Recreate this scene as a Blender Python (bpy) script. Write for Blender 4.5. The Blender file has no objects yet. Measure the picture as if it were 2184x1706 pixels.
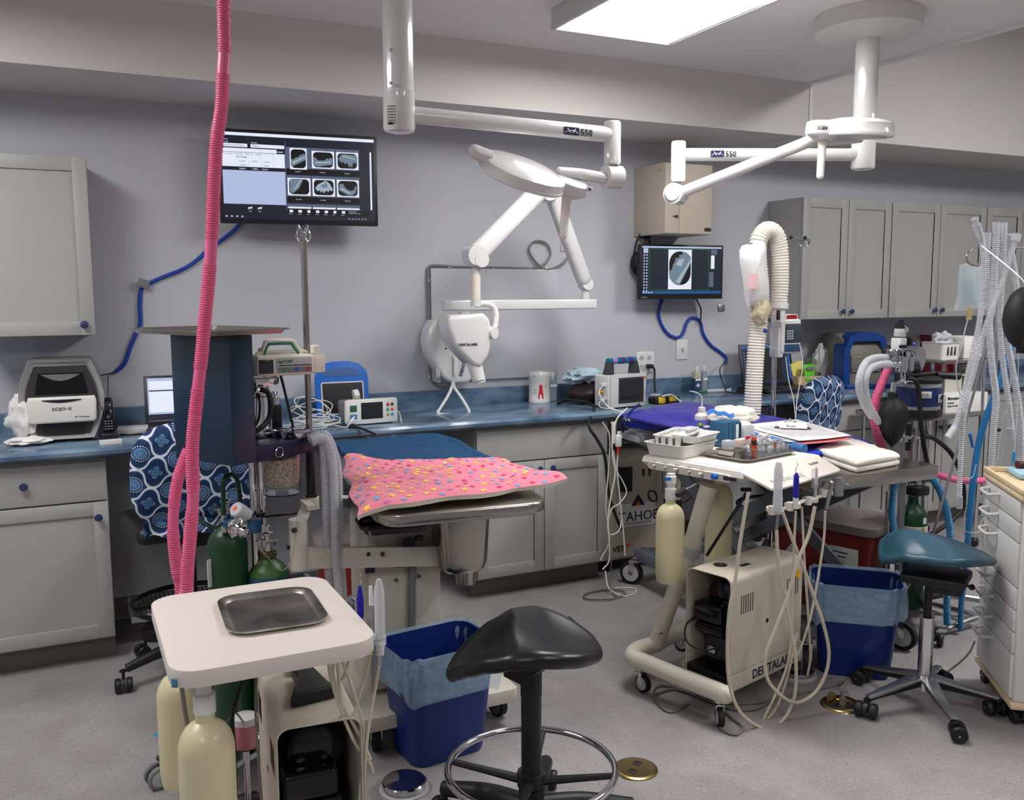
import bpy, bmesh, math, random
from mathutils import Vector as V, Matrix as M
PI = math.pi
R = math.radians
rnd = random.Random(7)
C = bpy.context.scene.collection
F = 1951.2
ROW = ((.899142, -.437632, -.00461), (-.054579, -.101673, -.99332), (.43424, .893387, -.115304))
CAMZ = 1.55
# a direction in the room for a point of the 2184x1706 frame, and the points on it at a known depth / height / side distance
def ray(x, y):
    c = ((x-1092)/F, (y-853)/F, 1)
    return V([sum(ROW[i][j]*c[i] for i in range(3)) for j in range(3)])
def aY(x, y, Y):
    d = ray(x, y); return V((0, 0, CAMZ)) + d*(Y/d.y)
def aZ(x, y, z):
    d = ray(x, y); return V((0, 0, CAMZ)) + d*((z-CAMZ)/d.z)

# ---------------------------------------------------------------- materials
def lin(c):
    return tuple(((v/255)/12.92 if v/255 <= .04045 else ((v/255+.055)/1.055)**2.4) for v in c) + (1,)
MATS = {}
def mat(name, rgb, rough=.5, metal=0, trans=0, alpha=1, emit=None, bump=None, noise=None, coat=0, ior=1.45, sheen=0):
    m = bpy.data.materials.new(name); m.use_nodes = True
    nt = m.node_tree; b = nt.nodes['Principled BSDF']
    b.inputs['Base Color'].default_value = lin(rgb)
    b.inputs['Roughness'].default_value = rough
    b.inputs['Metallic'].default_value = metal
    b.inputs['Transmission Weight'].default_value = trans
    b.inputs['Alpha'].default_value = alpha
    b.inputs['Coat Weight'].default_value = coat
    b.inputs['IOR'].default_value = ior
    if sheen: b.inputs['Sheen Weight'].default_value = sheen
    if emit:
        b.inputs['Emission Color'].default_value = lin(emit[0]); b.inputs['Emission Strength'].default_value = emit[1]
    tc = None
    if bump or noise:
        tc = nt.nodes.new('ShaderNodeTexCoord')
    if bump:
        n = nt.nodes.new('ShaderNodeTexNoise'); n.inputs['Scale'].default_value = bump[0]; n.inputs['Detail'].default_value = 4
        bp = nt.nodes.new('ShaderNodeBump'); bp.inputs['Strength'].default_value = bump[1]; bp.inputs['Distance'].default_value = bump[2] if len(bump) > 2 else .002
        nt.links.new(tc.outputs['Object'], n.inputs['Vector']); nt.links.new(n.outputs['Fac'], bp.inputs['Height']); nt.links.new(bp.outputs['Normal'], b.inputs['Normal'])
    if noise:
        n = nt.nodes.new('ShaderNodeTexNoise'); n.inputs['Scale'].default_value = noise[0]; n.inputs['Detail'].default_value = 6
        r = nt.nodes.new('ShaderNodeValToRGB')
        r.color_ramp.elements[0].position = noise[2] if len(noise) > 2 else .35; r.color_ramp.elements[1].position = noise[3] if len(noise) > 3 else .65
        r.color_ramp.elements[0].color = lin(rgb); r.color_ramp.elements[1].color = lin(noise[1])
        nt.links.new(tc.outputs['Object'], n.inputs['Vector']); nt.links.new(n.outputs['Fac'], r.inputs['Fac']); nt.links.new(r.outputs['Color'], b.inputs['Base Color'])
    MATS[name] = m
    return m
class N:
    """small node-math expression helper"""
    nt = None
    def __init__(s, sock): s.s = sock
    @staticmethod
    def op(o, *a):
        n = N.nt.nodes.new('ShaderNodeMath'); n.operation = o
        for i, v in enumerate(a):
            if isinstance(v, N): N.nt.links.new(v.s, n.inputs[i])
            else: n.inputs[i].default_value = v
        return N(n.outputs[0])
    def __add__(s, o): return N.op('ADD', s, o)
    def __sub__(s, o): return N.op('SUBTRACT', s, o)
    def __mul__(s, o): return N.op('MULTIPLY', s, o)
    def cos(s): return N.op('COSINE', s)
    def sin(s): return N.op('SINE', s)
    def abs(s): return N.op('ABSOLUTE', s)
    def lt(s, o): return N.op('LESS_THAN', s, o)
    def gt(s, o): return N.op('GREATER_THAN', s, o)
def mix(a, b, fac):
    n = N.nt.nodes.new('ShaderNodeMix'); n.data_type = 'RGBA'
    N.nt.links.new(fac.s, n.inputs[0])
    for i, v in ((6, a), (7, b)):
        if isinstance(v, tuple): n.inputs[i].default_value = v
        else: N.nt.links.new(v, n.inputs[i])
    return n.outputs[2]

# ---------------------------------------------------------------- mesh builder
_cache = {}
def _bbox(sx, sy, sz, bev, seg):
    k = (round(sx, 5), round(sy, 5), round(sz, 5), bev, seg)
    if k not in _cache:
        b = bmesh.new(); bmesh.ops.create_cube(b, size=1)
        bmesh.ops.scale(b, vec=(sx, sy, sz), verts=b.verts)
        if bev: bmesh.ops.bevel(b, geom=b.edges[:], offset=min(bev, .49*min(sx, sy, sz)), segments=seg, profile=.5, affect='EDGES')
        b.verts.index_update()
        _cache[k] = ([v.co.copy() for v in b.verts], [[v.index for v in f.verts] for f in b.faces]); b.free()
    return _cache[k]
def basis(d, up=None):
    z = V(d).normalized(); u = V(up) if up else (V((0, 0, 1)) if abs(z.z) < .95 else V((1, 0, 0)))
    x = u.cross(z).normalized(); y = z.cross(x)
    return x, y, z
def spline(P, res=8, closed=False):
    P = [V(p) for p in P]; n = len(P)
    if n < 3: return P
    out = []
    for i in range(n if closed else n-1):
        p0 = P[(i-1) % n] if closed or i > 0 else P[0]*2-P[1]
        p1 = P[i]; p2 = P[(i+1) % n]
        p3 = P[(i+2) % n] if closed or i+2 < n else P[-1]*2-P[-2]
        for k in range(res):
            t = k/res
            out.append(.5*((2*p1)+(p2-p0)*t+(2*p0-5*p1+4*p2-p3)*t*t+(3*p1-p0-3*p2+p3)*t**3))
    if not closed: out.append(P[-1])
    return out
class MB:
    def __init__(s, m=None): s.v = []; s.f = []; s.fm = []; s.mats = [m] if m else []; s.mi = 0
    def use(s, m):
        if m not in s.mats: s.mats.append(m)
        s.mi = s.mats.index(m); return s
    def add(s, vs, fs):
        o = len(s.v); s.v += [V(v) for v in vs]
        for f in fs: s.f.append([i+o for i in f]); s.fm.append(s.mi)
        return s
    def box(s, c, d, bev=0, seg=2, rz=0, rot=None):
        vs, fs = _bbox(d[0], d[1], d[2], bev, seg)
        m = M.Translation(V(c)) @ (rot if rot else M.Rotation(rz, 4, 'Z'))
        return s.add([m @ v for v in vs], fs)
    def box2(s, a, b, bev=0, seg=2):
        return s.box([(a[i]+b[i])/2 for i in range(3)], [abs(a[i]-b[i]) for i in range(3)], bev, seg)
    def cyl(s, a, b, r0, r1=None, n=20, cap=True):
        r1 = r0 if r1 is None else r1
        a, b = V(a), V(b); x, y, z = basis(b-a)
        vs = []
        for p, r in ((a, r0), (b, r1)):
            vs += [p+(x*math.cos(2*PI*i/n)+y*math.sin(2*PI*i/n))*r for i in range(n)]
        fs = [[i, (i+1) % n, n+(i+1) % n, n+i] for i in range(n)]
        if cap: fs += [list(range(n))[::-1], list(range(n, 2*n))]
        return s.add(vs, fs)
    def lathe(s, prof, base=(0, 0, 0), d=(0, 0, 1), n=28, sq=1, up=None):
        """prof: list of (radius, height)"""
        x, y, z = basis(d, up) if V(d).normalized() != V((0, 0, 1)) or up else (V((1, 0, 0)), V((0, 1, 0)), V((0, 0, 1)))
        base = V(base); vs = []; fs = []
        for r, h in prof:
            vs += [base+z*h+(x*math.cos(2*PI*i/n)+y*sq*math.sin(2*PI*i/n))*max(r, 1e-4) for i in range(n)]
        for k in range(len(prof)-1):
            fs += [[k*n+i, k*n+(i+1) % n, (k+1)*n+(i+1) % n, (k+1)*n+i] for i in range(n)]
        fs += [list(range(n))[::-1], list(range((len(prof)-1)*n, len(prof)*n))]
        return s.add(vs, fs)
    def ball(s, c, r, sc=(1, 1, 1), n=16):
        prof = [(math.sin(PI*k/10), -math.cos(PI*k/10)) for k in range(11)]
        vs = []; fs = []
        for a, h in prof:
            vs += [V(c)+V((math.cos(2*PI*i/n)*max(a, .01)*sc[0], math.sin(2*PI*i/n)*max(a, .01)*sc[1], h*sc[2]))*r for i in range(n)]
        for k in range(10): fs += [[k*n+i, k*n+(i+1) % n, (k+1)*n+(i+1) % n, (k+1)*n+i] for i in range(n)]
        fs += [list(range(n))[::-1], list(range(10*n, 11*n))]
        return s.add(vs, fs)
    def tube(s, P, r, n=8, res=6, closed=False, rib=None, smooth=True, r1=None):
        """swept round tube; rib=(pitch, depth) gives a corrugated hose; r may be a list per point"""
        pts = spline(P, res, closed) if smooth else [V(p) for p in P]
        if rib:
            L = [0]
            for a, b in zip(pts, pts[1:]): L.append(L[-1]+(b-a).length)
            m = max(4, int(L[-1]/rib[0]*4)); q = []; j = 0
            for k in range(m+1):
                t = L[-1]*k/m
                while j < len(L)-2 and L[j+1] < t: j += 1
                q.append(pts[j].lerp(pts[j+1], (t-L[j])/max(L[j+1]-L[j], 1e-9)))
            pts = q
        k = len(pts); up = None; vs = []; fs = []
        T = []
        for i in range(k):
            a = pts[i-1] if i > 0 else (pts[-1] if closed else pts[0]); b = pts[i+1] if i < k-1 else (pts[0] if closed else pts[-1])
            T.append((b-a).normalized() if (b-a).length > 1e-9 else V((0, 0, 1)))
        nx, ny, _ = basis(T[0])
        for i in range(k):
            nx = (nx-T[i]*nx.dot(T[i])).normalized(); ny = T[i].cross(nx)
            rr = r if r1 is None else r+(r1-r)*i/(k-1)
            if isinstance(r, (list, tuple)):
                u = i/(k-1)*(len(r)-1); a = min(int(u), len(r)-2); rr = r[a]+(r[a+1]-r[a])*(u-a)
            if rib: rr = rr*1.0 if i % 4 in (0, 1) else rr-rib[1]
            vs += [pts[i]+(nx*math.cos(2*PI*j/n)+ny*math.sin(2*PI*j/n))*rr for j in range(n)]
        for i in range(k if closed else k-1):
            a = i*n; b = ((i+1) % k)*n
            fs += [[a+j, a+(j+1) % n, b+(j+1) % n, b+j] for j in range(n)]
        if not closed: fs += [list(range(n))[::-1], list(range((k-1)*n, k*n))]
        return s.add(vs, fs)
    def bars(s, P, r, n=8, closed=False): return s.tube(P, r, n, closed=closed, smooth=False)
    def prism(s, poly, o, ux, uy, dep, bev=0, seg=2):
        """polygon given in the plane (o, ux, uy) pushed along dep"""
        o, ux, uy, dep = V(o), V(ux), V(uy), V(dep); n = len(poly)
        vs = [o+ux*p[0]+uy*p[1] for p in poly]; vs += [v+dep for v in vs]
        fs = [list(range(n))[::-1], list(range(n, 2*n))]+[[i, (i+1) % n, n+(i+1) % n, n+i] for i in range(n)]
        if bev:
            b = bmesh.new(); bv = [b.verts.new(v) for v in vs]
            for f in fs: b.faces.new([bv[i] for i in f])
            bmesh.ops.recalc_face_normals(b, faces=b.faces)
            cap = set()
            for f in list(b.faces)[:2]: cap |= set(f.edges)
            bmesh.ops.bevel(b, geom=list(cap), offset=bev, segments=seg, profile=.5, affect='EDGES', clamp_overlap=True)
            b.verts.index_update(); vs = [v.co.copy() for v in b.verts]; fs = [[v.index for v in f.verts] for f in b.faces]; b.free()
        return s.add(vs, fs)
    def rrect(s, w, h, r, o, ux, uy, dep, bev=0, n=5, seg=2):
        return s.prism(rr2(w, h, r, n), o, ux, uy, dep, bev, seg)
    def quad(s, a, b, c, d): return s.add([a, b, c, d], [[0, 1, 2, 3]])
    def sheet(s, fn, nu, nv, th=0, under=None):
        """surface fn(u, v), u and v in 0..1, given a thickness below"""
        g = [[V(fn(i/nu, j/nv)) for j in range(nv+1)] for i in range(nu+1)]
        W = nv+1; top = [g[i][j] for i in range(nu+1) for j in range(W)]
        fs = [[i*W+j, (i+1)*W+j, (i+1)*W+j+1, i*W+j+1] for i in range(nu) for j in range(nv)]
        s.add(top, fs)
        if th:
            nor = []
            for i in range(nu+1):
                for j in range(W):
                    a = g[min(i+1, nu)][j]-g[max(i-1, 0)][j]; b = g[i][min(j+1, nv)]-g[i][max(j-1, 0)]
                    nor.append(a.cross(b).normalized())
            bot = [t-nn*th for t, nn in zip(top, nor)]
            if under: s.use(under)
            s.add(bot, [f[::-1] for f in fs])
            o = len(s.v)-2*len(top); m = len(top)
            ring = [i*W for i in range(nu+1)]+[nu*W+j for j in range(1, W)]+[i*W+nv for i in range(nu-1, -1, -1)]+[j for j in range(nv-1, 0, -1)]
            for a, b in zip(ring, ring[1:]+ring[:1]):
                s.f.append([o+b, o+a, o+m+a, o+m+b]); s.fm.append(s.mi)
        return s
    def text(s, txt, size, o, ux, uy, align='LEFT', ext=.0004, bold=False):
        cu = bpy.data.curves.new('t', 'FONT'); cu.body = txt; cu.size = size; cu.extrude = ext; cu.align_x = align; cu.resolution_u = 2
        if bold: cu.offset = size*.02
        ob = bpy.data.objects.new('t', cu); C.objects.link(ob)
        dg = bpy.context.evaluated_depsgraph_get(); me = ob.evaluated_get(dg).to_mesh()
        ux, uy = V(ux).normalized(), V(uy).normalized(); uz = ux.cross(uy)
        s.add([V(o)+ux*v.co.x+uy*v.co.y+uz*(v.co.z+ext) for v in me.vertices], [list(p.vertices) for p in me.polygons])
        ob.evaluated_get(dg).to_mesh_clear(); bpy.data.objects.remove(ob); bpy.data.curves.remove(cu)
        return s
    def xf(s, m, start=0):
        for i in range(start, len(s.v)): s.v[i] = m @ s.v[i]
        return s
def rr2(w, h, r, n=5):
    out = []
    for cx, cy, a in ((w/2-r, h/2-r, 0), (-w/2+r, h/2-r, 90), (-w/2+r, -h/2+r, 180), (w/2-r, -h/2+r, 270)):
        out += [(cx+r*math.cos(R(a+90*k/n)), cy+r*math.sin(R(a+90*k/n))) for k in range(n+1)]
    return out
def circ(r, n=24, cx=0, cy=0): return [(cx+r*math.cos(2*PI*i/n), cy+r*math.sin(2*PI*i/n)) for i in range(n)]
MW = {}
def _link(o, parent):
    C.objects.link(o)
    if parent: o.parent = parent
def thing(name, label, cat, loc=(0, 0, 0), rz=0, group=None):
    o = bpy.data.objects.new(name, None); _link(o, None); o.empty_display_size = .05
    o.location = loc; o.rotation_euler = (0, 0, rz); o['label'] = label; o['category'] = cat
    if group: o['group'] = group
    MW[o] = M.Translation(V(loc)) @ M.Rotation(rz, 4, 'Z')
    return o
def part(name, mb, m, parent, label=None, world=False, sharp=35):
    me = bpy.data.meshes.new(name)
    inv = MW[parent].inverted() if (world and parent) else None
    vs = [inv @ v for v in mb.v] if inv else mb.v
    me.from_pydata([tuple(v) for v in vs], [], mb.f)
    mats = list(mb.mats)
    if m is not None:
        if not mats: mats = [m]; idx = [0]*len(mb.f)
        else: idx = mb.fm
    else: idx = mb.fm
    for x in mats: me.materials.append(x)
    me.polygons.foreach_set('material_index', idx)
    me.polygons.foreach_set('use_smooth', [True]*len(mb.f))
    me.update(); me.validate()
    b = bmesh.new(); b.from_mesh(me); bmesh.ops.remove_doubles(b, verts=b.verts, dist=1e-6); bmesh.ops.recalc_face_normals(b, faces=b.faces) if not getattr(mb, 'open', False) else None
    b.to_mesh(me); b.free()
    me.set_sharp_from_angle(angle=R(sharp))
    o = bpy.data.objects.new(name, me); _link(o, parent)
    MW[o] = MW[parent].copy() if parent else M.Identity(4)
    if label: o['label'] = label
    return o
def single(name, mb, m, label, cat, group=None, sharp=35):
    """a thing that is one mesh: its origin goes to the middle of its foot"""
    xs = [v.x for v in mb.v]; ys = [v.y for v in mb.v]; zs = [v.z for v in mb.v]
    c = V(((min(xs)+max(xs))/2, (min(ys)+max(ys))/2, min(zs)))
    for i in range(len(mb.v)): mb.v[i] = mb.v[i]-c
    o = part(name, mb, m, None, sharp=sharp); o.location = c; MW[o] = M.Translation(c)
    o['label'] = label; o['category'] = cat
    if group: o['group'] = group
    return o
def struct(name, mb, m):
    o = part(name, mb, m, None); o['kind'] = 'structure'; return o
def dup(root, loc=None, rz=None, label=None, name=None):
    def cp(o, par):
        c = o.copy(); C.objects.link(c)
        if par: c.parent = par
        for ch in list(o.children): cp(ch, c)
        return c
    c = cp(root, None)
    if loc is not None: c.location = loc
    if rz is not None: c.rotation_euler = (0, 0, rz)
    if label: c['label'] = label
    MW[c] = M.Translation(V(c.location)) @ M.Rotation(c.rotation_euler.z, 4, 'Z')
    return c
X, Y, Z = V((1, 0, 0)), V((0, 1, 0)), V((0, 0, 1))
# ================================================================ camera
cam = bpy.data.cameras.new('camera'); co = bpy.data.objects.new('camera', cam); C.objects.link(co)
cam.sensor_width = 36; cam.sensor_fit = 'HORIZONTAL'; cam.lens = F/2184*36; cam.clip_start = .05
co.matrix_world = M(((ROW[0][0], -ROW[1][0], -ROW[2][0], 0), (ROW[0][1], -ROW[1][1], -ROW[2][1], 0), (ROW[0][2], -ROW[1][2], -ROW[2][2], CAMZ), (0, 0, 0, 1)))
bpy.context.scene.camera = co
vs = bpy.context.scene.view_settings; vs.view_transform = 'Standard'; vs.look = 'None'; vs.gamma = 1; vs.exposure = 0.66; vs.use_curve_mapping = False
w = bpy.data.worlds.new('world'); bpy.context.scene.world = w; w.use_nodes = True; w.node_tree.nodes['Background'].inputs[0].default_value = (0.02, .02, .02, 1)
# ================================================================ materials
wallm = mat('wall_paint', (184, 185, 190), .6, bump=(90, .08, .001))
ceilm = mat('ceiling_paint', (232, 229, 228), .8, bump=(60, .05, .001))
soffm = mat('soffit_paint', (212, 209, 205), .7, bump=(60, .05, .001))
cabm = mat('cabinet_paint', (160, 160, 156), .45, bump=(120, .05, .0008))
toem = mat('toe_kick', (108, 103, 98), .6)
knobm = mat('blue_knob', (38, 50, 92), .25, coat=.5)
white = mat('white_plastic', (214, 213, 209), .35)
gwhite = mat('glossy_white', (216, 216, 213), .18, coat=.5)
enamel = mat('enamel_white', (212, 212, 210), .14, coat=.6)
cream = mat('cream_enamel', (205, 199, 186), .35)
beige = mat('beige_metal', (183, 176, 160), .4)
black = mat('black_plastic', (24, 24, 26), .45)
rubber = mat('black_rubber', (18, 18, 19), .6)
gloss_black = mat('gloss_black', (12, 12, 14), .15)
dgrey = mat('dark_grey', (60, 61, 64), .5)
grey = mat('mid_grey', (120, 121, 124), .5)
lgrey = mat('light_grey', (178, 179, 181), .4)
steel = mat('stainless_steel', (170, 166, 160), .25, 1, bump=(40, .03, .0006))
chrome = mat('chrome', (214, 214, 216), .08, 1)
alu = mat('aluminium', (176, 177, 180), .3, 1)
brass = mat('brass', (186, 164, 112), .25, 1)
# floor: grey vinyl with fine chips
fl = mat('vinyl_floor', (150, 146, 146), .42)
N.nt = fl.node_tree; nt = fl.node_tree; tc = nt.nodes.new('ShaderNodeTexCoord')
def noise(scale, det=4, dist=0, vec=None):
    n = N.nt.nodes.new('ShaderNodeTexNoise'); n.inputs['Scale'].default_value = scale; n.inputs['Detail'].default_value = det; n.inputs['Distortion'].default_value = dist
    N.nt.links.new(vec or tc.outputs['Object'], n.inputs['Vector']); return n.outputs['Fac']
def ramp(src, stops):
    r = N.nt.nodes.new('ShaderNodeValToRGB'); e = r.color_ramp.elements
    while len(e) < len(stops): e.new(.5)
    for k, (p, c) in enumerate(stops): e[k].position = p; e[k].color = lin(c)
    N.nt.links.new(src, r.inputs['Fac']); return r.outputs['Color']
mp = nt.nodes.new('ShaderNodeMapping'); mp.inputs['Rotation'].default_value = (0, 0, .6); mp.inputs['Scale'].default_value = (1, 2.4, 1)
nt.links.new(tc.outputs['Object'], mp.inputs['Vector'])
base = ramp(noise(5, 8, .6), [(.3, (138, 133, 132)), (.5, (147, 143, 142)), (.7, (155, 151, 150))])
chips = N(noise(85, 2, .3, mp.outputs[0])).gt(.665)
dk = N(noise(60, 2, .3, mp.outputs[0])).lt(.345)
pk = N(noise(38, 2, .5, mp.outputs[0])).gt(.69)
c1 = mix(base, lin((184, 182, 182)), chips); c2 = mix(c1, lin((122, 118, 119)), dk); c3 = mix(c2, lin((163, 146, 148)), pk)
nt.links.new(c3, nt.nodes['Principled BSDF'].inputs['Base Color'])
# counter: cloudy blue laminate
ct = mat('blue_laminate', (90, 120, 150), .22, coat=.3)
N.nt = ct.node_tree; nt = ct.node_tree; tc = nt.nodes.new('ShaderNodeTexCoord')
mp = nt.nodes.new('ShaderNodeMapping'); mp.inputs['Scale'].default_value = (1, 1.8, 1.8); nt.links.new(tc.outputs['Object'], mp.inputs['Vector'])
a = ramp(noise(4.2, 10, .25, mp.outputs[0]), [(.32, (58, 80, 104)), (.46, (82, 106, 130)), (.56, (100, 126, 150)), (.72, (132, 152, 170))])
nt.links.new(a, nt.nodes['Principled BSDF'].inputs['Base Color'])
# patterned chair fabric
def pattern_fabric(name, k):
    m = mat(name, (20, 50, 95), .85)
    N.nt = m.node_tree; nt = m.node_tree; uvn = nt.nodes.new('ShaderNodeUVMap'); sp = nt.nodes.new('ShaderNodeSeparateXYZ')
    nt.links.new(uvn.outputs[0], sp.inputs[0])
    u = N(sp.outputs[0])*k; v = N(sp.outputs[1])*k
    def cosp(t, f): return (t*(2*PI*f)).cos()
    def sinp(t, f): return (t*(2*PI*f)).sin()
    pp, qq = u+v, u-v
    pp, qq = pp+sinp(qq, 1)*.075, qq+sinp(pp, 1)*.075
    U = (pp+qq)*.5; W = (pp-qq)*.5
    g = cosp(U, 1)+cosp(W, 1)
    gr_ = N.op('SQRT', (sinp(U, 1)*sinp(U, 1))+(sinp(W, 1)*sinp(W, 1)))
    line = N.op('SUBTRACT', g.abs(), gr_*.17).lt(.025)
    halo = N.op('SUBTRACT', g.abs(), gr_*.42).lt(.05)
    fu = N.op('SUBTRACT', N.op('FRACT', u), .5); fv = N.op('SUBTRACT', N.op('FRACT', v), .5)
    r = N.op('SQRT', fu*fu+fv*fv); th = N.op('ARCTAN2', fv, fu)
    gu = N.op('SUBTRACT', N.op('FRACT', u+.5), .5); gv = N.op('SUBTRACT', N.op('FRACT', v+.5), .5)
    q = N.op('SQRT', gu*gu+gv*gv); ph = N.op('ARCTAN2', gv, gu)
    navy, mid, lt_, wh = lin((15, 45, 84)), lin((23, 62, 110)), lin((84, 124, 164)), lin((214, 220, 226))
    c = mix(mid, navy, N.op('MULTIPLY', halo, 1.0)) if False else mix(navy, mid, halo)
    c = mix(c, lt_, r.lt(.185)); ring = ((r-.10).abs()).lt(.012)*((th*10).sin().gt(0)); c = mix(c, navy, ring)
    dots = ((r-.232).abs()).lt(.016)*((th*22).sin().gt(.1)); c = mix(c, wh, dots)
    fl_ = (q-((ph*4).cos()*.035)).lt(.17); c = mix(c, lt_, fl_)
    det = (((q-.11).abs()).lt(.018)*((ph*8).sin().gt(0))); c = mix(c, navy, det)
    det2 = q.lt(.055)*((ph*8).cos().gt(0)); c = mix(c, navy, det2)
    c = mix(c, wh, line)
    nt.links.new(c, nt.nodes['Principled BSDF'].inputs['Base Color'])
    return m
# ================================================================ room shell
XL, XR, YB, YW = -2.3, 7.6, -3.2, 4.69
CH, SH, SY, XC = 2.745, 2.445, 4.13, 3.93
struct('floor', MB().box2((XL, YB, -.1), (XR, YW, 0)), fl)
struct('wall_back', MB().box2((XL, YW, -.1), (XR, YW+.12, 3.6)), wallm)
struct('wall_left', MB().box2((XL-.12, YB, -.1), (XL, YW+.12, 3.6)), wallm)
struct('wall_right', MB().box2((XR, YB, -.1), (XR+.12, YW+.12, 3.6)), wallm)
struct('wall_rear', MB().box2((XL-.12, YB-.12, -.1), (XR+.12, YB, 3.6)), wallm)
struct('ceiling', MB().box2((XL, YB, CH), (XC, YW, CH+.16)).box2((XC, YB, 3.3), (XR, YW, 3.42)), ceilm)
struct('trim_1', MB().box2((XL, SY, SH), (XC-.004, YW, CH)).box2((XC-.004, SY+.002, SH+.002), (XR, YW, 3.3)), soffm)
# old partition seam: a thin rough strip where the two ceilings meet
struct('trim_2', MB().prism([(0, 0), (.05, .0), (.055, .012), (.0, .03)], (XC-.03, YB, CH-.012), X, Z, (0, SY-YB, 0)).box2((XC-.012, SY-.006, SH), (XC+.012, SY, CH)).box2((XC-.05, SY, SH-.004), (XC-.02, YW, SH)), ceilm)
# dark vinyl base along the back wall inside the knee spaces and a cable raceway above it
struct('baseboard_back', MB().box2((.13, YW-.012, 0), (1.79, YW, .1)).box2((2.57, YW-.012, 0), (4.19, YW, .1)), toem)
for i, (x0, x1, y0, y1) in enumerate(((1.917, 2.527, 2.33, 3.55), (-1.15, -.54, 2.33, 3.55), (1.917, 2.527, -.9, .32), (-1.15, -.54, -.9, .32), (4.6, 5.21, .9, 2.12))):
    zc = CH if x1 < XC else 3.3
    labels = ['bright rectangular ceiling light panel in a deep white frame beside the round ceiling mount'] + ['rectangular ceiling light panel over the %s' % s for s in ('left end of the long blue countertop', 'open floor in the middle of the room', 'open floor by the left wall')] + ['rectangular ceiling light panel high above the right side of the room']
    t = thing('ceiling_light', labels[i], 'ceiling light', ((x0+x1)/2, (y0+y1)/2, zc), group='ceiling light panels')
    hx, hy = (x1-x0)/2, (y1-y0)/2
    f = MB()
    for sx in (-1, 1):
        f.box((sx*(hx-.008), 0, -.043), (.016, 2*hy, .086), .002); f.box((0, sx*(hy-.008), -.043), (2*hx-.032, .016, .086), .002)
    part('frame', f, white, t)
    em = mat('light_diffuser%d' % i, (255, 255, 255), .5, emit=((253, 251, 251), (13, 15, 9, 9, 34)[i]))
    part('diffuser', MB().box((0, 0, -.077), (2*hx-.034, 2*hy-.034, .006)), em, t)
# ================================================================ cabinets
FY, CT = 4.11, .935
def shaker(mb, x0, x1, z0, z1, y, st=.057, t=.019):
    """a framed door: four rails and a recessed panel"""
    mb.box2((x0, y, z0), (x0+st, y+t, z1), .0012); mb.box2((x1-st, y, z0), (x1, y+t, z1), .0012)
    mb.box2((x0+st, y, z1-st), (x1-st, y+t, z1), .0012); mb.box2((x0+st, y, z0), (x1-st, y+t, z0+st), .0012)
    mb.box2((x0+st-.002, y+.008, z0+st-.002), (x1-st+.002, y+t, z1-st+.002))
    return mb
def knob(par, x, z, y):
    k = MB().lathe([(.005, 0), (.005, .014), (.0155, .017), (.0165, .022), (.013, .028), (.004, .030)], (x, y, z), (0, -1, 0), 16)
    return part('knob', k, knobm, par, world=True)
def base_unit(label, x0, x1, doors, drawers, knobs=True, toe0=None):
    t = thing('base_cabinet', label, 'cabinet', ((x0+x1)/2, 4.4, 0), group='grey base cabinets')
    part('body', MB().box2((x0, FY+.02, .105), (x1, YW-.002, .885), .001), cabm, t, world=True)
    part('toe_kick', MB().box2((x0+.001, FY+.09, 0), (x1-.001, FY+.105, .105)), toem, t, world=True)
    for (a, b, kx) in drawers:
        d = part('drawer', MB().box2((a, FY, .705), (b, FY+.019, .868), .002), cabm, t, world=True)
        if kx is not None: knob(d, kx, .79, FY)
    for (a, b, z1, kx, kz) in doors:
        d = part('door', shaker(MB(), a, b, .115, z1, FY), cabm, t, world=True)
        if kx: knob(d, kx, kz, FY)
    return t
base_unit('grey base cabinet with one drawer and a door under the boxy scanner', -.495, .121, [(-.492, .118, .698, .079, .635)], [(-.492, .118, -.187)])
base_unit('grey base cabinet with a blank drawer front and two doors, behind the pink mat', 1.80, 2.565, [(1.803, 2.180, .698, 2.149, .655), (2.184, 2.562, .698, 2.223, .655)], [(1.803, 2.562, None)])
base_unit('grey base cabinet with one drawer and a door under the blue scanner', 4.20, 4.675, [(4.203, 4.672, .698, 4.24, .64)], [(4.203, 4.672, 4.442)])
base_unit('grey base cabinet with two narrow doors behind the hanging clear hoses', 4.685, 5.62, [(4.688, 5.142, .868, 5.105, .67), (5.148, 5.617, .868, 5.19, .67)], [])
base_unit('grey base cabinet with two doors at the far right end of the counter', 5.63, 6.5, [(5.633, 6.06, .868, 6.02, .67), (6.066, 6.497, .868, 6.1, .67)], [])
# blue countertop with rolled front edge and short backsplash, one continuous run
t = thing('countertop', 'long cloudy blue laminate countertop running along the back wall', 'countertop', (2.3, 4.4, .885))
pf = [(4.075, .895), (4.055, .905), (4.052, .920), (4.062, .932), (4.08, .935), (4.668, .935), (4.668, 1.022), (4.674, 1.026), (YW-.001, 1.026), (YW-.001, .888), (4.09, .888)]
part('worktop', MB().prism([(p[0], p[1]) for p in pf], (XL+.02, 0, 0), Y, Z, X*(XR-.01-XL), ), ct, t, world=True)
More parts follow.
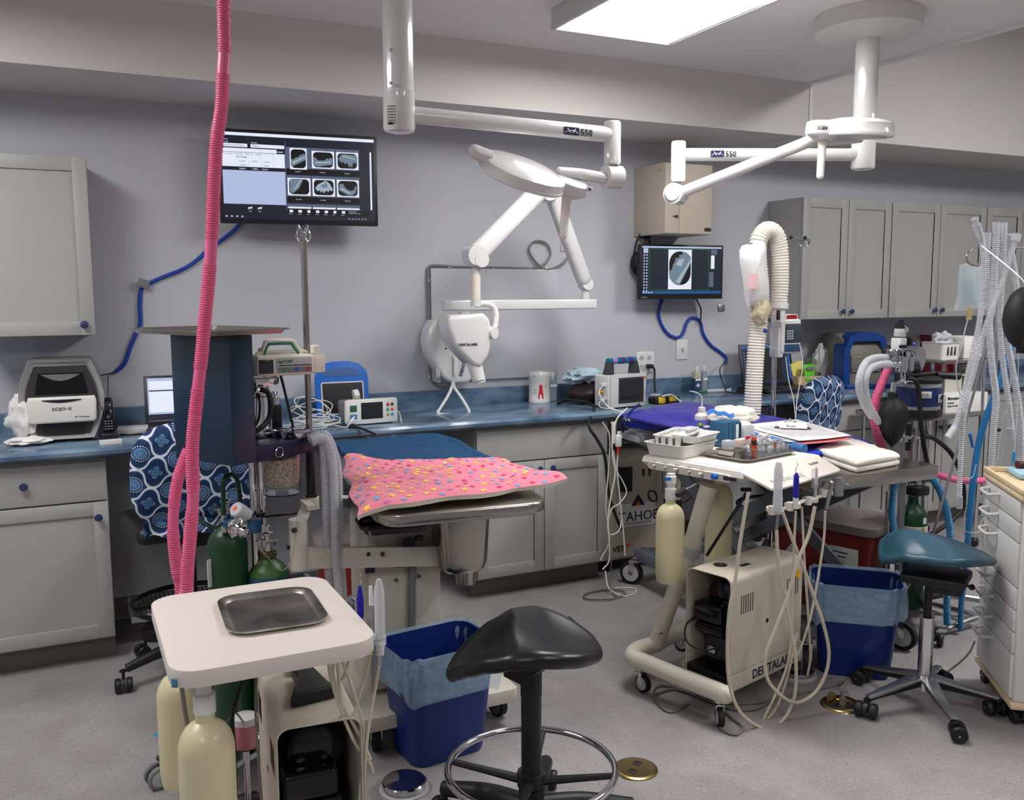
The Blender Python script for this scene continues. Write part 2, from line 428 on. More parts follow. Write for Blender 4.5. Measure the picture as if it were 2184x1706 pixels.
# wall cabinets
UY = 4.37
def wall_unit(label, x0, x1, doors, grp=True):
    t = thing('wall_cabinet', label, 'cabinet', ((x0+x1)/2, 4.5, 1.378), group='grey wall cabinets')
    part('body', MB().box2((x0, UY+.02, 1.380), (x1, YW-.001, 2.134), .001), cabm, t, world=True)
    for a, b, kx in doors:
        d = part('door', shaker(MB(), a, b, 1.382, 2.132, UY), cabm, t, world=True)
        knob(d, kx, 1.382+.045, UY)
    return t
wall_unit('grey wall cabinet with a framed door above the boxy scanner', -.345, .117, [(-.343, .115, .073)])
wall_unit('grey two-door wall cabinet nearest the white corrugated hose', 4.128, 4.889, [(4.131, 4.506, 4.472), (4.511, 4.886, 4.548)])
wall_unit('grey two-door wall cabinet beside the hanging fluid bag', 4.893, 5.805, [(4.896, 5.346, 5.315), (5.352, 5.802, 5.385)])
wall_unit('grey wall cabinet behind the clear hoses at the far right', 5.812, 6.57, [(5.815, 6.19, 6.155), (6.196, 6.567, 6.235)])
# ================================================================ shared materials 2
navy = mat('navy_paint', (6, 38, 62), .35, coat=.25, bump=(260, .25, .0006))
navy2 = mat('dark_navy_paint', (22, 24, 56), .4)
pink = mat('pink_hose', (230, 104, 146), .35, trans=.1)
green = mat('dark_green_paint', (20, 62, 36), .4)
green2 = mat('leaf_green_paint', (52, 88, 36), .4)
clear = mat('clear_plastic', (235, 238, 240), .08, trans=.92, ior=1.2)
frost = mat('frosted_tube', (214, 217, 220), .3, alpha=.5)
frost2 = mat('milky_plastic', (206, 209, 214), .35, alpha=.66)
glassy = mat('glass', (240, 244, 246), .03, trans=1, ior=1.3)
tank = mat('cream_bottle', (214, 205, 165), .42, coat=.2, trans=.08)
lam = mat('cream_laminate', (212, 203, 195), .45)
scr = mat('dark_screen', (34, 36, 39), .2, coat=.5)
labelm = mat('paper_label', (220, 220, 216), .6)
ink = mat('black_ink', (20, 20, 24), .6)
orange = mat('orange_mark', (222, 88, 30), .5)
yellow = mat('yellow_label', (230, 165, 20), .5)
blueplast = mat('blue_plastic', (20, 98, 190), .45)
binblue = mat('bin_blue', (10, 40, 112), .4)
red_m = mat('red_mark', (200, 40, 45), .5)
cable_w = mat('white_cable', (214, 213, 208), .45)
cable_t = mat('tan_cable', (196, 186, 166), .45)
cable_g = mat('grey_cable', (118, 114, 108), .5)
bluecab = mat('blue_sleeve', (20, 62, 158), .55, bump=(500, .4, .001))

def ribbed(P, r, segs, pitch=.0065, dep=.0024, n=14, res=8):
    """corrugated hose with plain cuffs; segs: list of (from, to) fractions that are plain"""
    mb = MB(); pts = spline(P, res); L = [0]
    for a, b in zip(pts, pts[1:]): L.append(L[-1]+(b-a).length)
    T = L[-1]
    def at(t):
        t = max(0, min(t, T)); j = 0
        while j < len(L)-2 and L[j+1] < t: j += 1
        return pts[j].lerp(pts[j+1], (t-L[j])/max(L[j+1]-L[j], 1e-9))
    cur = 0; cuts = []
    for a, b in segs:
        if a > cur: cuts.append((cur, a, 1))
        cuts.append((a, b, 0)); cur = b
    if cur < 1: cuts.append((cur, 1, 1))
    for a, b, rb in cuts:
        m = max(3, int((b-a)*T/.02)); q = [at((a+(b-a)*k/m)*T) for k in range(m+1)]
        if rb: mb.tube(q, r, n, res=2, rib=(pitch, dep))
        else: mb.tube(q, r*.86, n, res=2)
    return mb
# ---------------------------------------------------------------- pink scavenging hoses
P = [aY(x, y, 2.58) for x, y in ((479, -14), (478, 60), (476, 150), (472, 230), (462, 300), (456, 400), (452, 500), (446, 590), (437, 680), (430, 760), (420, 850), (411, 940), (411, 1010), (412, 1060), (406, 1140), (400, 1210), (398, 1262))]
P = [V((P[0].x, 2.58, CH-.002))]+P[1:]+[aY(396, 1300, 2.6), V((P[-1].x, 2.62, .42)), V((P[-1].x+.03, 2.66, .12)), V((P[-1].x+.12, 2.72, .022))]
single('pink_hose', ribbed(P, .0185, [(.068, .092), (.2, .22), (.375, .40), (.5, .52), (.62, .64)]), pink, 'long pink corrugated hose hanging from the ceiling in front of the navy box', 'hose', 'pink corrugated hoses of the left machine')
P = [aY(x, y, 2.72) for x, y in ((402, 960), (392, 985), (380, 1020), (372, 1070), (369, 1130), (374, 1190), (380, 1230), (386, 1262))]+[V((.245, 2.68, .42)), V((.24, 2.66, .15)), V((.22, 2.60, .022))]
single('pink_hose', ribbed(P, .0175, [(.15, .21), (.40, .45)]), pink, 'short pink corrugated hose coming from under the navy box to the cream cart', 'hose', 'pink corrugated hoses of the left machine')

# ---------------------------------------------------------------- castor helper (added to a parent as a part with a wheel sub-part)
def caster(par, x, y, r=.037, w=.022, ang=0, top=None, twin=False, fork=None, tyre=None, disc=None, name='caster'):
    top = top or r*2+.03; ca, sa = math.cos(ang), math.sin(ang); off = r*.45
    c = V((x+ca*off, y+sa*off, r)); ax = V((-sa, ca, 0))
    b = MB()
    b.cyl((x, y, top-.006), (x, y, top), r*.5, n=14); b.cyl((x, y, r*2-.004), (x, y, top-.004), r*.22, n=10)
    if twin:
        b.prism([(r*1.02*math.cos(R(a)), r*1.02*math.sin(R(a))) for a in range(-10, 200, 15)], c-ax*w*.2, V((ca, sa, 0)), Z, ax*w*.4)
    else:
        for s in (-1, 1):
            b.prism([(-r*.45, r*1.12), (r*.1, r*1.15), (r*.22, 0), (-.05*r, -r*.15), (-r*.2, 0)], c+ax*s*(w*.5+.003)-ax*.0012, V((ca, sa, 0)), Z, ax*.0025)
        b.box((x+ca*off*.2, y+sa*off*.2, r*2+.006), (r*.9, w+.01, .004), rz=ang)
    k = part(name, b, fork or chrome, par, world=True)
    wv = MB()
    for s in ((-1, 1) if twin else (0,)):
        a = c+ax*(s*w*.62)-ax*(w*.32 if twin else w*.5); q = a+ax*(w*.64 if twin else w)
        wv.use(tyre or rubber).lathe([(r*.55, 0), (r*.9, 0), (r, w*.12), (r, (w*.64 if twin else w)-w*.12), (r*.9, (w*.64 if twin else w)), (r*.55, (w*.64 if twin else w))], a, ax, 22)
        wv.use(disc or grey).cyl(a-ax*.001, q+ax*.001, r*.72, n=18)
        wv.use(chrome).cyl(a-ax*.004, q+ax*.004, r*.13, n=8)
    part('wheel', wv, None, k, world=True)
    return k

# ---------------------------------------------------------------- navy anesthesia machine on the left
A0 = V((.424, 2.761, 0)); ra = R(31)
am = thing('anesthesia_machine', 'navy blue anesthesia machine with a tall box housing below a steel tray', 'anesthesia machine', A0, ra)
part('housing', MB().box2((0, 0, 1.045), (.09, .268, 1.432), .004), navy, am)
part('shelf', MB().box2((.09, 0, 1.043), (.36, .262, 1.048)).box2((.088, 0, 1.048), (.36, .012, 1.093), .0015).box2((.348, .012, 1.048), (.36, .262, 1.093)).box2((.088, .25, 1.048), (.348, .262, 1.093)).box2((.09, .012, 1.082), (.348, .25, 1.0915), .001), navy2, am)
part('drawer_ring', MB().tube([(.175+.0155*math.cos(a*PI/8), -.006, 1.063+.0155*math.sin(a*PI/8)) for a in range(16)], .0018, 6, res=2, closed=True), chrome, am, world=False)
# steel tray balanced on the housing
tr = MB(); w_, d_ = .30, .44
mt = M.Translation(V((.392, 2.925, 1.436))) @ M.Rotation(R(24), 4, 'Z')
tr.rrect(w_-.03, d_-.03, .03, (0, 0, 0), X, Y, (0, 0, .0016))
def rim(mb, w, d, r, z0, z1, out, lip, n=6):
    """sloping wall and flat lip of a tray"""
    a = rr2(w, d, r, n); b = rr2(w+2*out, d+2*out, r+out, n); c = rr2(w+2*out+2*lip, d+2*out+2*lip, r+out+lip, n); k = len(a)
    rings = [[(p[0], p[1], z0) for p in a], [(p[0], p[1], z1) for p in b], [(p[0], p[1], z1+.001) for p in c], [(p[0], p[1], z1-.003) for p in c], [(p[0], p[1], z1-.003) for p in b], [(p[0]*1.0, p[1]*1.0, z0-.0008) for p in a]]
    vs = [v for rg in rings for v in rg]; fs = []
    for j in range(len(rings)): 
        o, q = j*k, ((j+1) % len(rings))*k
        fs += [[o+i, o+(i+1) % k, q+(i+1) % k, q+i] for i in range(k)]
    return mb.add(vs, fs)
rim(tr, w_-.03, d_-.03, .03, 0, .014, .012, .012)
tr.xf(mt)
single('instrument_tray', tr, steel, 'shallow stainless steel tray lying on top of the navy box housing', 'tray')
# chrome column, canisters and valves
f = MB()
for px in (541, 560): q = aY(px, 1060, 2.98); f.cyl((q.x, 2.98, .10), (q.x, 2.98, 1.043), .0125, n=16)
f.cyl((aY(550, 1060, 3.0).x, 3.02, .10), (aY(550, 1060, 3.0).x, 3.02, 1.043), .009)
part('column', f, chrome, am, world=True)
cx, cy = .540, 3.03
part('absorber', MB().lathe([(.058, 0), (.062, .006), (.062, .012), (.054, .016), (.052, .13), (.056, .135), (.056, .142), (.052, .147), (.05, .166), (.078, .170), (.08, .176), (.08, .192), (.074, .196), (.074, .203), (.03, .206)], (cx, cy, 1.092), n=32), chrome, am, world=True)
part('glass_dome', MB().lathe([(.056, 0), (.056, .045), (.052, .052), (.046, .045), (.046, 0)], (cx, cy, 1.296), n=28), glassy, am, world=True)
part('inner_valve', MB().lathe([(.03, 0), (.03, .012), (.012, .016), (.012, .028), (.018, .03), (.0, .04)], (cx+.01, cy, 1.296)).lathe([(.02, 0), (.02, .03), (.005, .035)], (cx-.02, cy-.01, 1.296)), chrome, am, world=True)
part('black_cap', MB().box((.502, 2.955, 1.262), (.062, .04, .042), .012, 3), black, am, world=True)
part('hose', MB().tube([aY(555, 830, 2.94), aY(572, 838, 2.93), aY(578, 865, 2.92), aY(572, 895, 2.92), aY(553, 915, 2.9), aY(530, 925, 2.9)], .0085, 10).tube([aY(548, 838, 2.94), aY(554, 860, 2.94), aY(551, 895, 2.93), aY(535, 918, 2.92)], .004, 8), rubber, am, world=True)
q = aY(589, 905, 3.1)
part('black_module', MB().box((q.x, 3.1, 1.139), (.034, .034, .09), .003), black, am, world=True)
part('module_valve', MB().lathe([(.014, 0), (.014, .012), (.018, .014), (.018, .022), (.008, .026), (.008, .034), (.012, .036), (.01, .045)], (q.x-.002, 3.1, 1.184)), chrome, am, world=True)
for px, py, yy in ((606, 920, 2.98), (637, 925, 2.93)):
    q = aY(px, py, yy)
    part('valve_disc', MB().lathe([(.022, 0), (.022, .008), (.036, .010), (.037, .014), (.037, .022), (.033, .025), (.033, .027), (.012, .031), (.006, .031)], (q.x, yy, 1.0915), n=32), chrome, am, world=True)
q = aY(600, 1010, 2.93); jx = q.x
part('soda_lime_canister', MB().lathe([(.060, 0), (.060, .128), (.057, .128), (.057, .003)], (jx, 2.93, .915), n=36), glassy, am, 'clear canister of beige granules', world=True)
gr = mat('soda_lime_granules', (222, 206, 184), .9, bump=(160, 1.0, .006), noise=(150, (168, 146, 122), .42, .58))
part('granules', MB().lathe([(.0555, 0), (.0555, .088), (.02, .094)], (jx, 2.93, .943), n=36), gr, am, world=True)
part('canister_base', MB().lathe([(.0565, .0), (.0565, .004), (.01, .004)], (jx, 2.93, .937)).lathe([(.02, -.018), (.022, -.004), (.02, 0)], (jx, 2.93, .937)), lgrey, am, world=True)
# gas cylinder yoke, gauge and regulator
g = MB()
c = aY(496, 1075, 2.86); gd = V((.55, -.55, -.55)).normalized()
yk = MB().box(aY(540, 1120, 2.93), (.03, .05, .045), .004, rz=ra)
part('yoke', yk.box(aY(505, 1112, 2.95), (.10, .02, .022), .004, rz=ra), mat('yoke_blue', (16, 74, 122), .4, coat=.3), am, world=True)
gp = aY(515, 1092, 2.86)
part('pressure_gauge', MB().use(lgrey).lathe([(.016, -.03), (.021, -.026), (.024, 0), (.024, .024), (.021, .028), (.01, .029)], gp, (-.72, -.45, .55), 28).use(orange).cyl(gp+V((-.72, -.45, .55)).normalized()*.029, gp+V((-.72, -.45, .55)).normalized()*.0295, .008, n=12).use(dgrey).box(aY(524, 1104, 2.86), (.05, .012, .014), .003, rot=M.Rotation(R(35), 4, 'Y')), None, am, world=True)
rg = aY(510, 1128, 2.82)
part('regulator', MB().lathe([(.012, -.05), (.012, -.02), (.03, -.018), (.032, -.004), (.028, 0), (.022, .004), (.02, .014), (.012, .016), (.012, .024), (.016, .026), (.014, .038), (.004, .042)], rg, (.35, -.93, -.15), 28), chrome, am, world=True)
# tanks
def gas_cylinder(label, x, y, r, z0, z1, m, neck=True):
    t = thing('gas_cylinder', label, 'gas cylinder', (x, y, z0), group='green gas cylinders')
    h = z1-z0
    prof = [(r*.9, 0), (r, .01), (r, h-r*1.05)]+[(r*math.cos(R(a)), h-r*1.05+r*.95*math.sin(R(a))) for a in (15, 30, 45, 60)]+[(r*.34, h-r*.08), (r*.30, h)]
    part('tank', MB().lathe(prof, n=36), m, t)
    part('collar', MB().lathe([(r*.38, 0), (r*.40, .004), (r*.40, .016), (r*.34, .02)], (0, 0, h)), mat('collar%s' % label[:4], (96, 92, 50), .4, .6), t)
    part('valve', MB().lathe([(.012, 0), (.017, .004), (.017, .03), (.013, .034), (.013, .052), (.018, .055), (.018, .062), (.009, .066), (.009, .085)], (0, 0, h+.018)).cyl((-.04, -.012, h+.055), (.05, -.012, h+.055), .0035).box((0, 0, h+.045), (.05, .026, .018), .004, rz=.3), chrome, t)
    return t
g1 = gas_cylinder('dark green gas cylinder standing below the patterned chair cover', .432, 3.0, .0625, .12, .815, green)
part('paper_label', MB().box((-.058, -.028, .55), (.002, .03, .09), .0004, rz=-.9), labelm, g1)
g2 = gas_cylinder('leaf green gas cylinder with a bead chain hanging in front of it', .555, 2.97, .067, .12, .70, green2)
part('paper_label', MB().box((.02, -.066, .43), (.03, .002, .045), .0004, rz=.25), labelm, g2)
q0 = aY(553, 1152, 2.9)
part('blue_band', MB().lathe([(.0674, 0), (.0676, .004), (.0676, .02), (.0672, .024)], (0, 0, .50), n=36), mat('blue_smudge', (34, 70, 92), .5), g2)
part('lever', MB().box(aY(595, 1098, 2.95), (.115, .012, .008), .003).box(aY(553, 1098, 2.95), (.02, .016, .014), .003), gloss_black, am, world=True)
ch = MB(); pts = spline([aY(x, y, 2.82) for x, y in ((553, 1150), (556, 1170), (575, 1192), (592, 1212), (608, 1214), (622, 1190), (628, 1150), (634, 1105))], 14)
for p in pts[::1]: ch.ball(p, .0017, n=6)
part('bead_chain', ch, chrome, am, world=True)
part('green_hose', MB().tube([aY(477, 1100, 2.96), aY(476, 1060, 2.96), aY(478, 1024, 2.96), aY(492, 1012, 2.98), aY(505, 1022, 3.0), aY(511, 1055, 3.02), aY(512, 1080, 3.02)], .0075, 10).tube([aY(470, 1118, 2.95), aY(455, 1124, 2.95), aY(430, 1112, 2.96), aY(415, 1100, 2.98)], .007, 10), mat('green_rubber', (12, 62, 44), .3), am, world=True)
part('hose_connector', MB().cyl(aY(477, 1098, 2.96), aY(478, 1135, 2.96), .009, n=14).cyl(aY(478, 1110, 2.96), aY(478, 1118, 2.96), .013, n=14), chrome, am, world=True)
# base with grey twin castors
part('base', MB().box((.47, 2.96, .108), (.34, .24, .02), .004, rz=ra).box((.42, 3.0, .125), (.18, .16, .02), .004), chrome, am, world=True)
for x, y, a in ((.20, 2.97, 3.4), (.34, 2.73, 4.2), (.60, 2.80, 5.6), (.66, 3.14, .4)):
    part('leg', MB().tube([(.47, 2.96, .105), ((x+.47)/2, (y+2.96)/2, .10), (x, y, .098)], [.016, .013, .011], 10, res=4), alu, am, world=True)
    caster(am, x, y, .036, .03, a, .094, True, dgrey, grey, lgrey)
# clear hoses falling from the shelf's end
hs = thing('breathing_hose', 'bundle of clear corrugated hoses falling from the end of the navy shelf', 'hose', aY(715, 1262, 2.86))
for k, (o, rr_) in enumerate(((0, .0145), (-.022, .013), (.022, .013))):
    Pq = [aY(668, 938, 2.88), aY(690, 934-3*k, 2.86), aY(704, 958, 2.85), aY(711, 1010, 2.84), aY(714, 1100, 2.84), aY(716, 1190, 2.85), aY(722, 1262, 2.86), aY(724, 1330, 2.86)]
    Pq = [p+V((o*(.2+.8*min(i/3, 1)), abs(o)*1.1, 0)) for i, p in enumerate(Pq)]
    part('tube', MB().tube(Pq, rr_, 14, res=10, rib=(.006, .0016)), frost2, hs, world=True)
part('cuff', MB().tube([aY(664, 940, 2.86), aY(676, 936, 2.86), aY(690, 936, 2.86)], .017, 14).tube([aY(664, 944, 2.9), aY(680, 938, 2.9), aY(694, 945, 2.88)], .014, 14), frost2, hs, world=True)

# ---------------------------------------------------------------- pole with drip hooks and the infusion pump clamped to it
px_, py_ = .711, 3.01
ip = thing('drip_stand', 'thin steel drip stand pole with four hooks rising in front of the large wall monitor', 'drip stand', (px_, py_, 0))
part('pole', MB().cyl((0, 0, .90), (0, 0, 1.75), .0105, n=18), steel, ip)
part('lower_pole', MB().cyl((0, 0, .885), (0, 0, 1.09), .0155, n=18).cyl((0, 0, .87), (0, 0, .885), .02), black, ip)
hk = MB()
for k in range(4):
    a = k*PI/2+.5; u = V((math.cos(a), math.sin(a), 0))
    hk.tube([V((0, 0, 1.745)), u*.014+Z*1.765, u*.026+Z*1.755, u*.03+Z*1.735, u*.018+Z*1.722, u*.01+Z*1.738, u*.022+Z*1.775], .0026, 6, res=5)
part('hook', hk, chrome, ip)
dp = thing('infusion_pump', 'cream infusion pump with a green-trimmed carry handle clamped on the steel pole', 'infusion pump', (.622, 2.985, 1.29), R(4))
cre = mat('pump_cream', (226, 222, 206), .35)
part('body', MB().box((0, 0, .036), (.185, .09, .066), .009, 3).box((.118, .025, .036), (.05, .075, .064), .006), cre, dp)
part('handle', MB().tube([(-.066, 0, .066), (-.052, 0, .100), (-.04, 0, .112), (.03, 0, .112), (.044, 0, .102), (.066, 0, .066)], .0075, 10, res=6).tube([(-.076, 0, .066), (-.066, 0, .076), (.07, 0, .076), (.08, 0, .066)], .006, 8), cre, dp)
part('handle_trim', MB().tube([(-.058, -.004, .07), (-.045, -.004, .097), (-.036, -.004, .103), (.028, -.004, .103), (.038, -.004, .095), (.056, -.004, .07)], .0045, 8), mat('green_trim', (28, 118, 88), .4), dp, 'green trim inside the handle')
part('front_panel', MB().use(lgrey).box((.028, -.0462, .036), (.118, .002, .05), .0008).use(grey).box((.03, -.0474, .022), (.11, .001, .017)).use(ink).box((.03, -.0474, .036), (.105, .001, .003)).use(mat('green_key', (40, 140, 90), .4)).box((-.005, -.0485, .022), (.012, .002, .01)).use(blueplast).cyl((.036, -.0470, .022), (.036, -.0495, .022), .006, n=14).use(red_m).box((.072, -.0485, .022), (.012, .002, .01)), None, dp)
part('display', MB().box((-.062, -.0462, .034), (.046, .002, .045), .0008), scr, dp)
part('lettering', MB().text('digiPUMP', .0135, (-.028, -.0476, .044), X, Z, bold=True), mat('green_ink', (52, 122, 58), .5), dp)
part('clamp', MB().lathe([(.014, 0), (.014, .02), (.008, .024)], (.112, .0, .072)).lathe([(.012, 0), (.012, .02), (.006, .024)], (-.055, .03, .068)), cre, dp)
part('power_cord', MB().tube([(.0, .02, .002), (.008, .02, -.03), (.02, .02, -.09), (.04, .02, -.19)], .0045, 8), rubber, dp)

# ---------------------------------------------------------------- cream dental cart in front (left)
ct1 = thing('dental_cart', 'cream topped dental cart with rounded corners and a sunken steel tray, nearest the viewpoint', 'dental cart', (.367, 2.126, 0))
top = MB().rrect(.434, .522, .062, (0, 0, .762), X, Y, (0, 0, .038), .003, 8)
part('top', top, lam, ct1)
part('sticker', MB().box((-.209, -.235, .772), (.004, .012, .018), .0005, rz=.8), mat('blue_sticker', (70, 120, 150), .5), ct1)
tm = MB(); tm.rrect(.186, .236, .03, (0, 0, .0012), X, Y, (0, 0, .0008)); rim(tm, .186, .236, .03, .0012, .0105, .012, .009, 8)
tm.xf(M.Translation(V((.403, 2.142, .8003))) @ M.Rotation(R(-2.5), 4, 'Z'))
scuff = mat('scuffed_steel', (205, 200, 192), .34, 1, bump=(14, .12, .002), noise=(7, (120, 116, 112)))
single('steel_tray', tm, scuff, 'scuffed rectangular steel tray with rounded corners set on the cream cart top', 'tray')
def saline_bottle(par, x, y, ztop, zbot, r, capz):
    h = ztop-zbot
    b = part('bottle', MB().lathe([(r*.5, 0), (r*.9, .004), (r*.985, .03), (r, .05), (r, h-r*1.25), (r*.98, h-r*1.05), (r*.9, h-r*.75), (r*.72, h-r*.45), (r*.5, h-r*.28), (r*.36, h-r*.2), (r*.34, h+.012)], (x, y, zbot), n=36), tank, par, world=True)
    part('cap', MB().lathe([(r*.36, 0), (r*.40, .002), (r*.40, .042), (r*.28, .045), (r*.28, .06), (r*.37, .062), (r*.37, .09), (r*.3, .093), (r*.3, capz)], (x, y, ztop+.006), n=24), gwhite, b, world=True)
saline_bottle(ct1, .2235, 1.975, .655, .30, .059, .1)
saline_bottle(ct1, .205, 2.3, .64, .34, .056, .1)
# compressor housing below the top
def compressor(t, dark=True):
    """sheet-metal tunnel, open at the front (local -Y), black motor inside. local size .20 x .48 x .40"""
    w, l, h, r = .20, .46, .40, .028
    arc = [(w/2-r+r*math.cos(R(a)), h-r+r*math.sin(R(a))) for a in range(0, 91, 15)]+[(-w/2+r+r*math.cos(R(a)), h-r+r*math.sin(R(a))) for a in range(90, 181, 15)]
    out = [(w/2, 0)]+arc+[(-w/2, 0)]; k = .003
    inn = [(x*(1-2*k/w), z-(k if z > .1 else 0)) for x, z in out][::-1]
    ho = part('housing', MB().prism(out+inn, (0, -l/2, 0), X, Z, (0, l, 0)).box((0, l/2-.002, h/2), (w-.01, .004, h-.01)), beige, t)
    for s in (1, -1):
        for y0, n in ((-.165, 6), (.13, 6)):
            sl = MB()
            for i in range(n): sl.box((s*w/2, y0+i*.014, h*.72+(.0 if y0 < 0 else .0)), (.0016, .005, .07), .0006)
            part('slat_row', sl, ink, ho)
        part('hole', MB().cyl((s*(w/2-.002), .0, h*.48), (s*(w/2+.0012), .0, h*.48), .009, n=14), ink, ho)
    m = part('motor', MB().box((0, 0, .015), (w-.012, l-.01, .028)).lathe([(.06, 0), (.075, .02), (.075, .30), (.06, .32)], (0, -.17, .09), (0, 1, 0), 28).lathe([(.05, 0), (.066, .01), (.066, .26), (.04, .29)], (.0, -.15, .29), (0, 1, 0), 28).box((-.02, -.165, .235), (.13, .09, .07), .012, 3).cyl((-.07, -.19, .175), (.05, -.19, .175), .024, n=18), gloss_black, t)
    part('bolt', MB().lathe([(.02, 0), (.02, .006), (.014, .009), (.004, .01)], (-.02, -.172, .085), (0, -1, 0), 6), alu, m)
    part('voltage_label', MB().use(yellow).box((-.036, -.2015, .238), (.026, .002, .052), .0008).use(alu).box((-.054, -.2015, .238), (.008, .002, .05)), None, m)
    part('lettering', MB().text('volt. 110', .0155, (-.0405, -.2029, .264), (0, 0, -1), (1, 0, 0), bold=True), ink, m)
    return ho
cp = thing('compressor', 'beige compressor housing with yellow volt. 110 label, under the nearest cream cart', 'compressor', (.505, 2.27, .15), R(-5))
compressor(cp)
fp = MB()
fp.prism([(-.06, -.06), (.06, -.045), (.035, .05), (.03, .11), (-.02, .11), (-.02, .05)], (.5, 2.2, .552), X, Y, (0, 0, .03), .006)
fp.add([(.45, 2.15, .58), (.55, 2.165, .58), (.525, 2.26, .58), (.485, 2.26, .58), (.49, 2.22, .615), (.515, 2.225, .615)], [[0, 1, 5, 4], [1, 2, 5], [2, 3, 4, 5], [3, 0, 4], [0, 3, 2, 1]])
single('foot_pedal', fp, black, 'black wedge shaped foot pedal lying on the compressor under the cream cart', 'foot pedal')
# hand pieces on the right edge of the cart
part('handpiece_rail', MB().box((.232, -.03, .752), (.03, .20, .014), .003), gwhite, ct1)
def wp(x, y, yy): return aY(x, y, yy)
hp = part('handpiece', MB().use(gwhite).cyl(wp(811, 1372, 2.02), wp(811, 1396, 2.02), .011, .009, n=16).use(alu).cyl(wp(809, 1397, 2.02), wp(809, 1418, 2.02), .006, n=12), None, ct1, world=True)
part('sleeve', MB().lathe([(.0145, 0), (.0145, .02), (.0125, .022), (.0125, .13), (.006, .158), (.005, .160)], wp(811, 1374, 2.02), n=20), frost, hp, 'clear plastic sleeve', world=True)
part('handpiece', MB().use(gwhite).cyl(wp(792, 1290, 2.12), wp(790, 1250, 2.12), .0065, .004, n=12).use(alu).cyl(wp(791, 1345, 2.12), wp(792, 1290, 2.12), .0085, n=12), None, ct1, world=True)
bp = part('handpiece', MB().lathe([(.0075, 0), (.009, .01), (.009, .05), (.004, .085)], wp(769, 1318, 2.2), n=16), mat('royal_blue', (28, 22, 150), .35), ct1, 'royal blue scaler handle with a hooked tip', world=True)
part('scaler_tip', MB().tube([wp(769, 1247, 2.2), wp(769, 1236, 2.2), wp(771, 1228, 2.2), wp(768, 1222, 2.2)], .0012, 6), chrome, bp, world=True)
part('handpiece', MB().cyl(wp(752, 1284, 2.22), wp(744, 1276, 2.22), .011, n=12).cyl(wp(748, 1280, 2.22), wp(752, 1300, 2.22), .007).cyl(wp(756, 1277, 2.22), wp(776, 1277, 2.22), .002), alu, ct1, world=True)
hl = MB()
for a in (((700, 1405), (705, 1440), (722, 1500), (755, 1580), (788, 1625), (796, 1650)), ((712, 1402), (712, 1445), (730, 1500), (768, 1570), (790, 1620)), ((726, 1400), (745, 1450), (765, 1510), (775, 1560), (772, 1640), (766, 1720)), ((790, 1395), (780, 1440), (765, 1490), (750, 1540)), ((808, 1420), (800, 1470), (785, 1560), (778, 1640), (776, 1720)), ((720, 1400), (722, 1440), (730, 1520)), ((748, 1395), (738, 1430), (730, 1450))):
    hl.tube([wp(x, y, 2.04+.004*i) for i, (x, y) in enumerate(a)], .0042, 8)
part('tubing', hl, cable_t, ct1, world=True)
part('black_cable', MB().tube([wp(x, y, 2.05) for x, y in ((523, 1432), (508, 1480), (496, 1530), (500, 1600), (504, 1720))], .0045, 8), rubber, ct1, world=True)
part('grey_cable', MB().tube([wp(x, y, 2.08) for x, y in ((386, 1450), (392, 1500), (402, 1560))], .005, 8).tube([wp(x, y, 2.1) for x, y in ((548, 1440), (545, 1510), (550, 1600), (558, 1710))], .003, 8).tube([wp(x, y, 2.1) for x, y in ((520, 1540), (500, 1520), (480, 1545), (470, 1560))], .0022, 8), cable_g, ct1, world=True)
part('post', MB().cyl((.12, .235, .1), (.12, .22, .765), .02), beige, ct1)
part('base', MB().box((0, 0, .09), (.36, .42, .025), .006).box((.0, .2, .13), (.1, .05, .07), .006), cream, ct1)
for x, y in ((.2, 1.93), (.53, 1.93), (.2, 2.32), (.53, 2.32)): caster(ct1, x, y, .034, .02, 4.3, .078)
q = aZ(523, 1540, .26)
jr = thing('cream_jar', 'small jar with white lid and pink label standing behind the nearest cart', 'jar', (q.x, q.y, .26-.075))
part('jar', MB().use(mat('jar_pink', (200, 130, 140), .5)).lathe([(.034, 0), (.036, .004), (.036, .075)], n=24), None, jr)
part('lid', MB().lathe([(.038, 0), (.038, .02), (.034, .022)], (0, 0, .075), n=24), gwhite, jr)
part('stand', MB().lathe([(.05, -.185), (.05, -.175), (.01, -.17), (.01, -.004), (.036, -.002)]), chrome, jr)

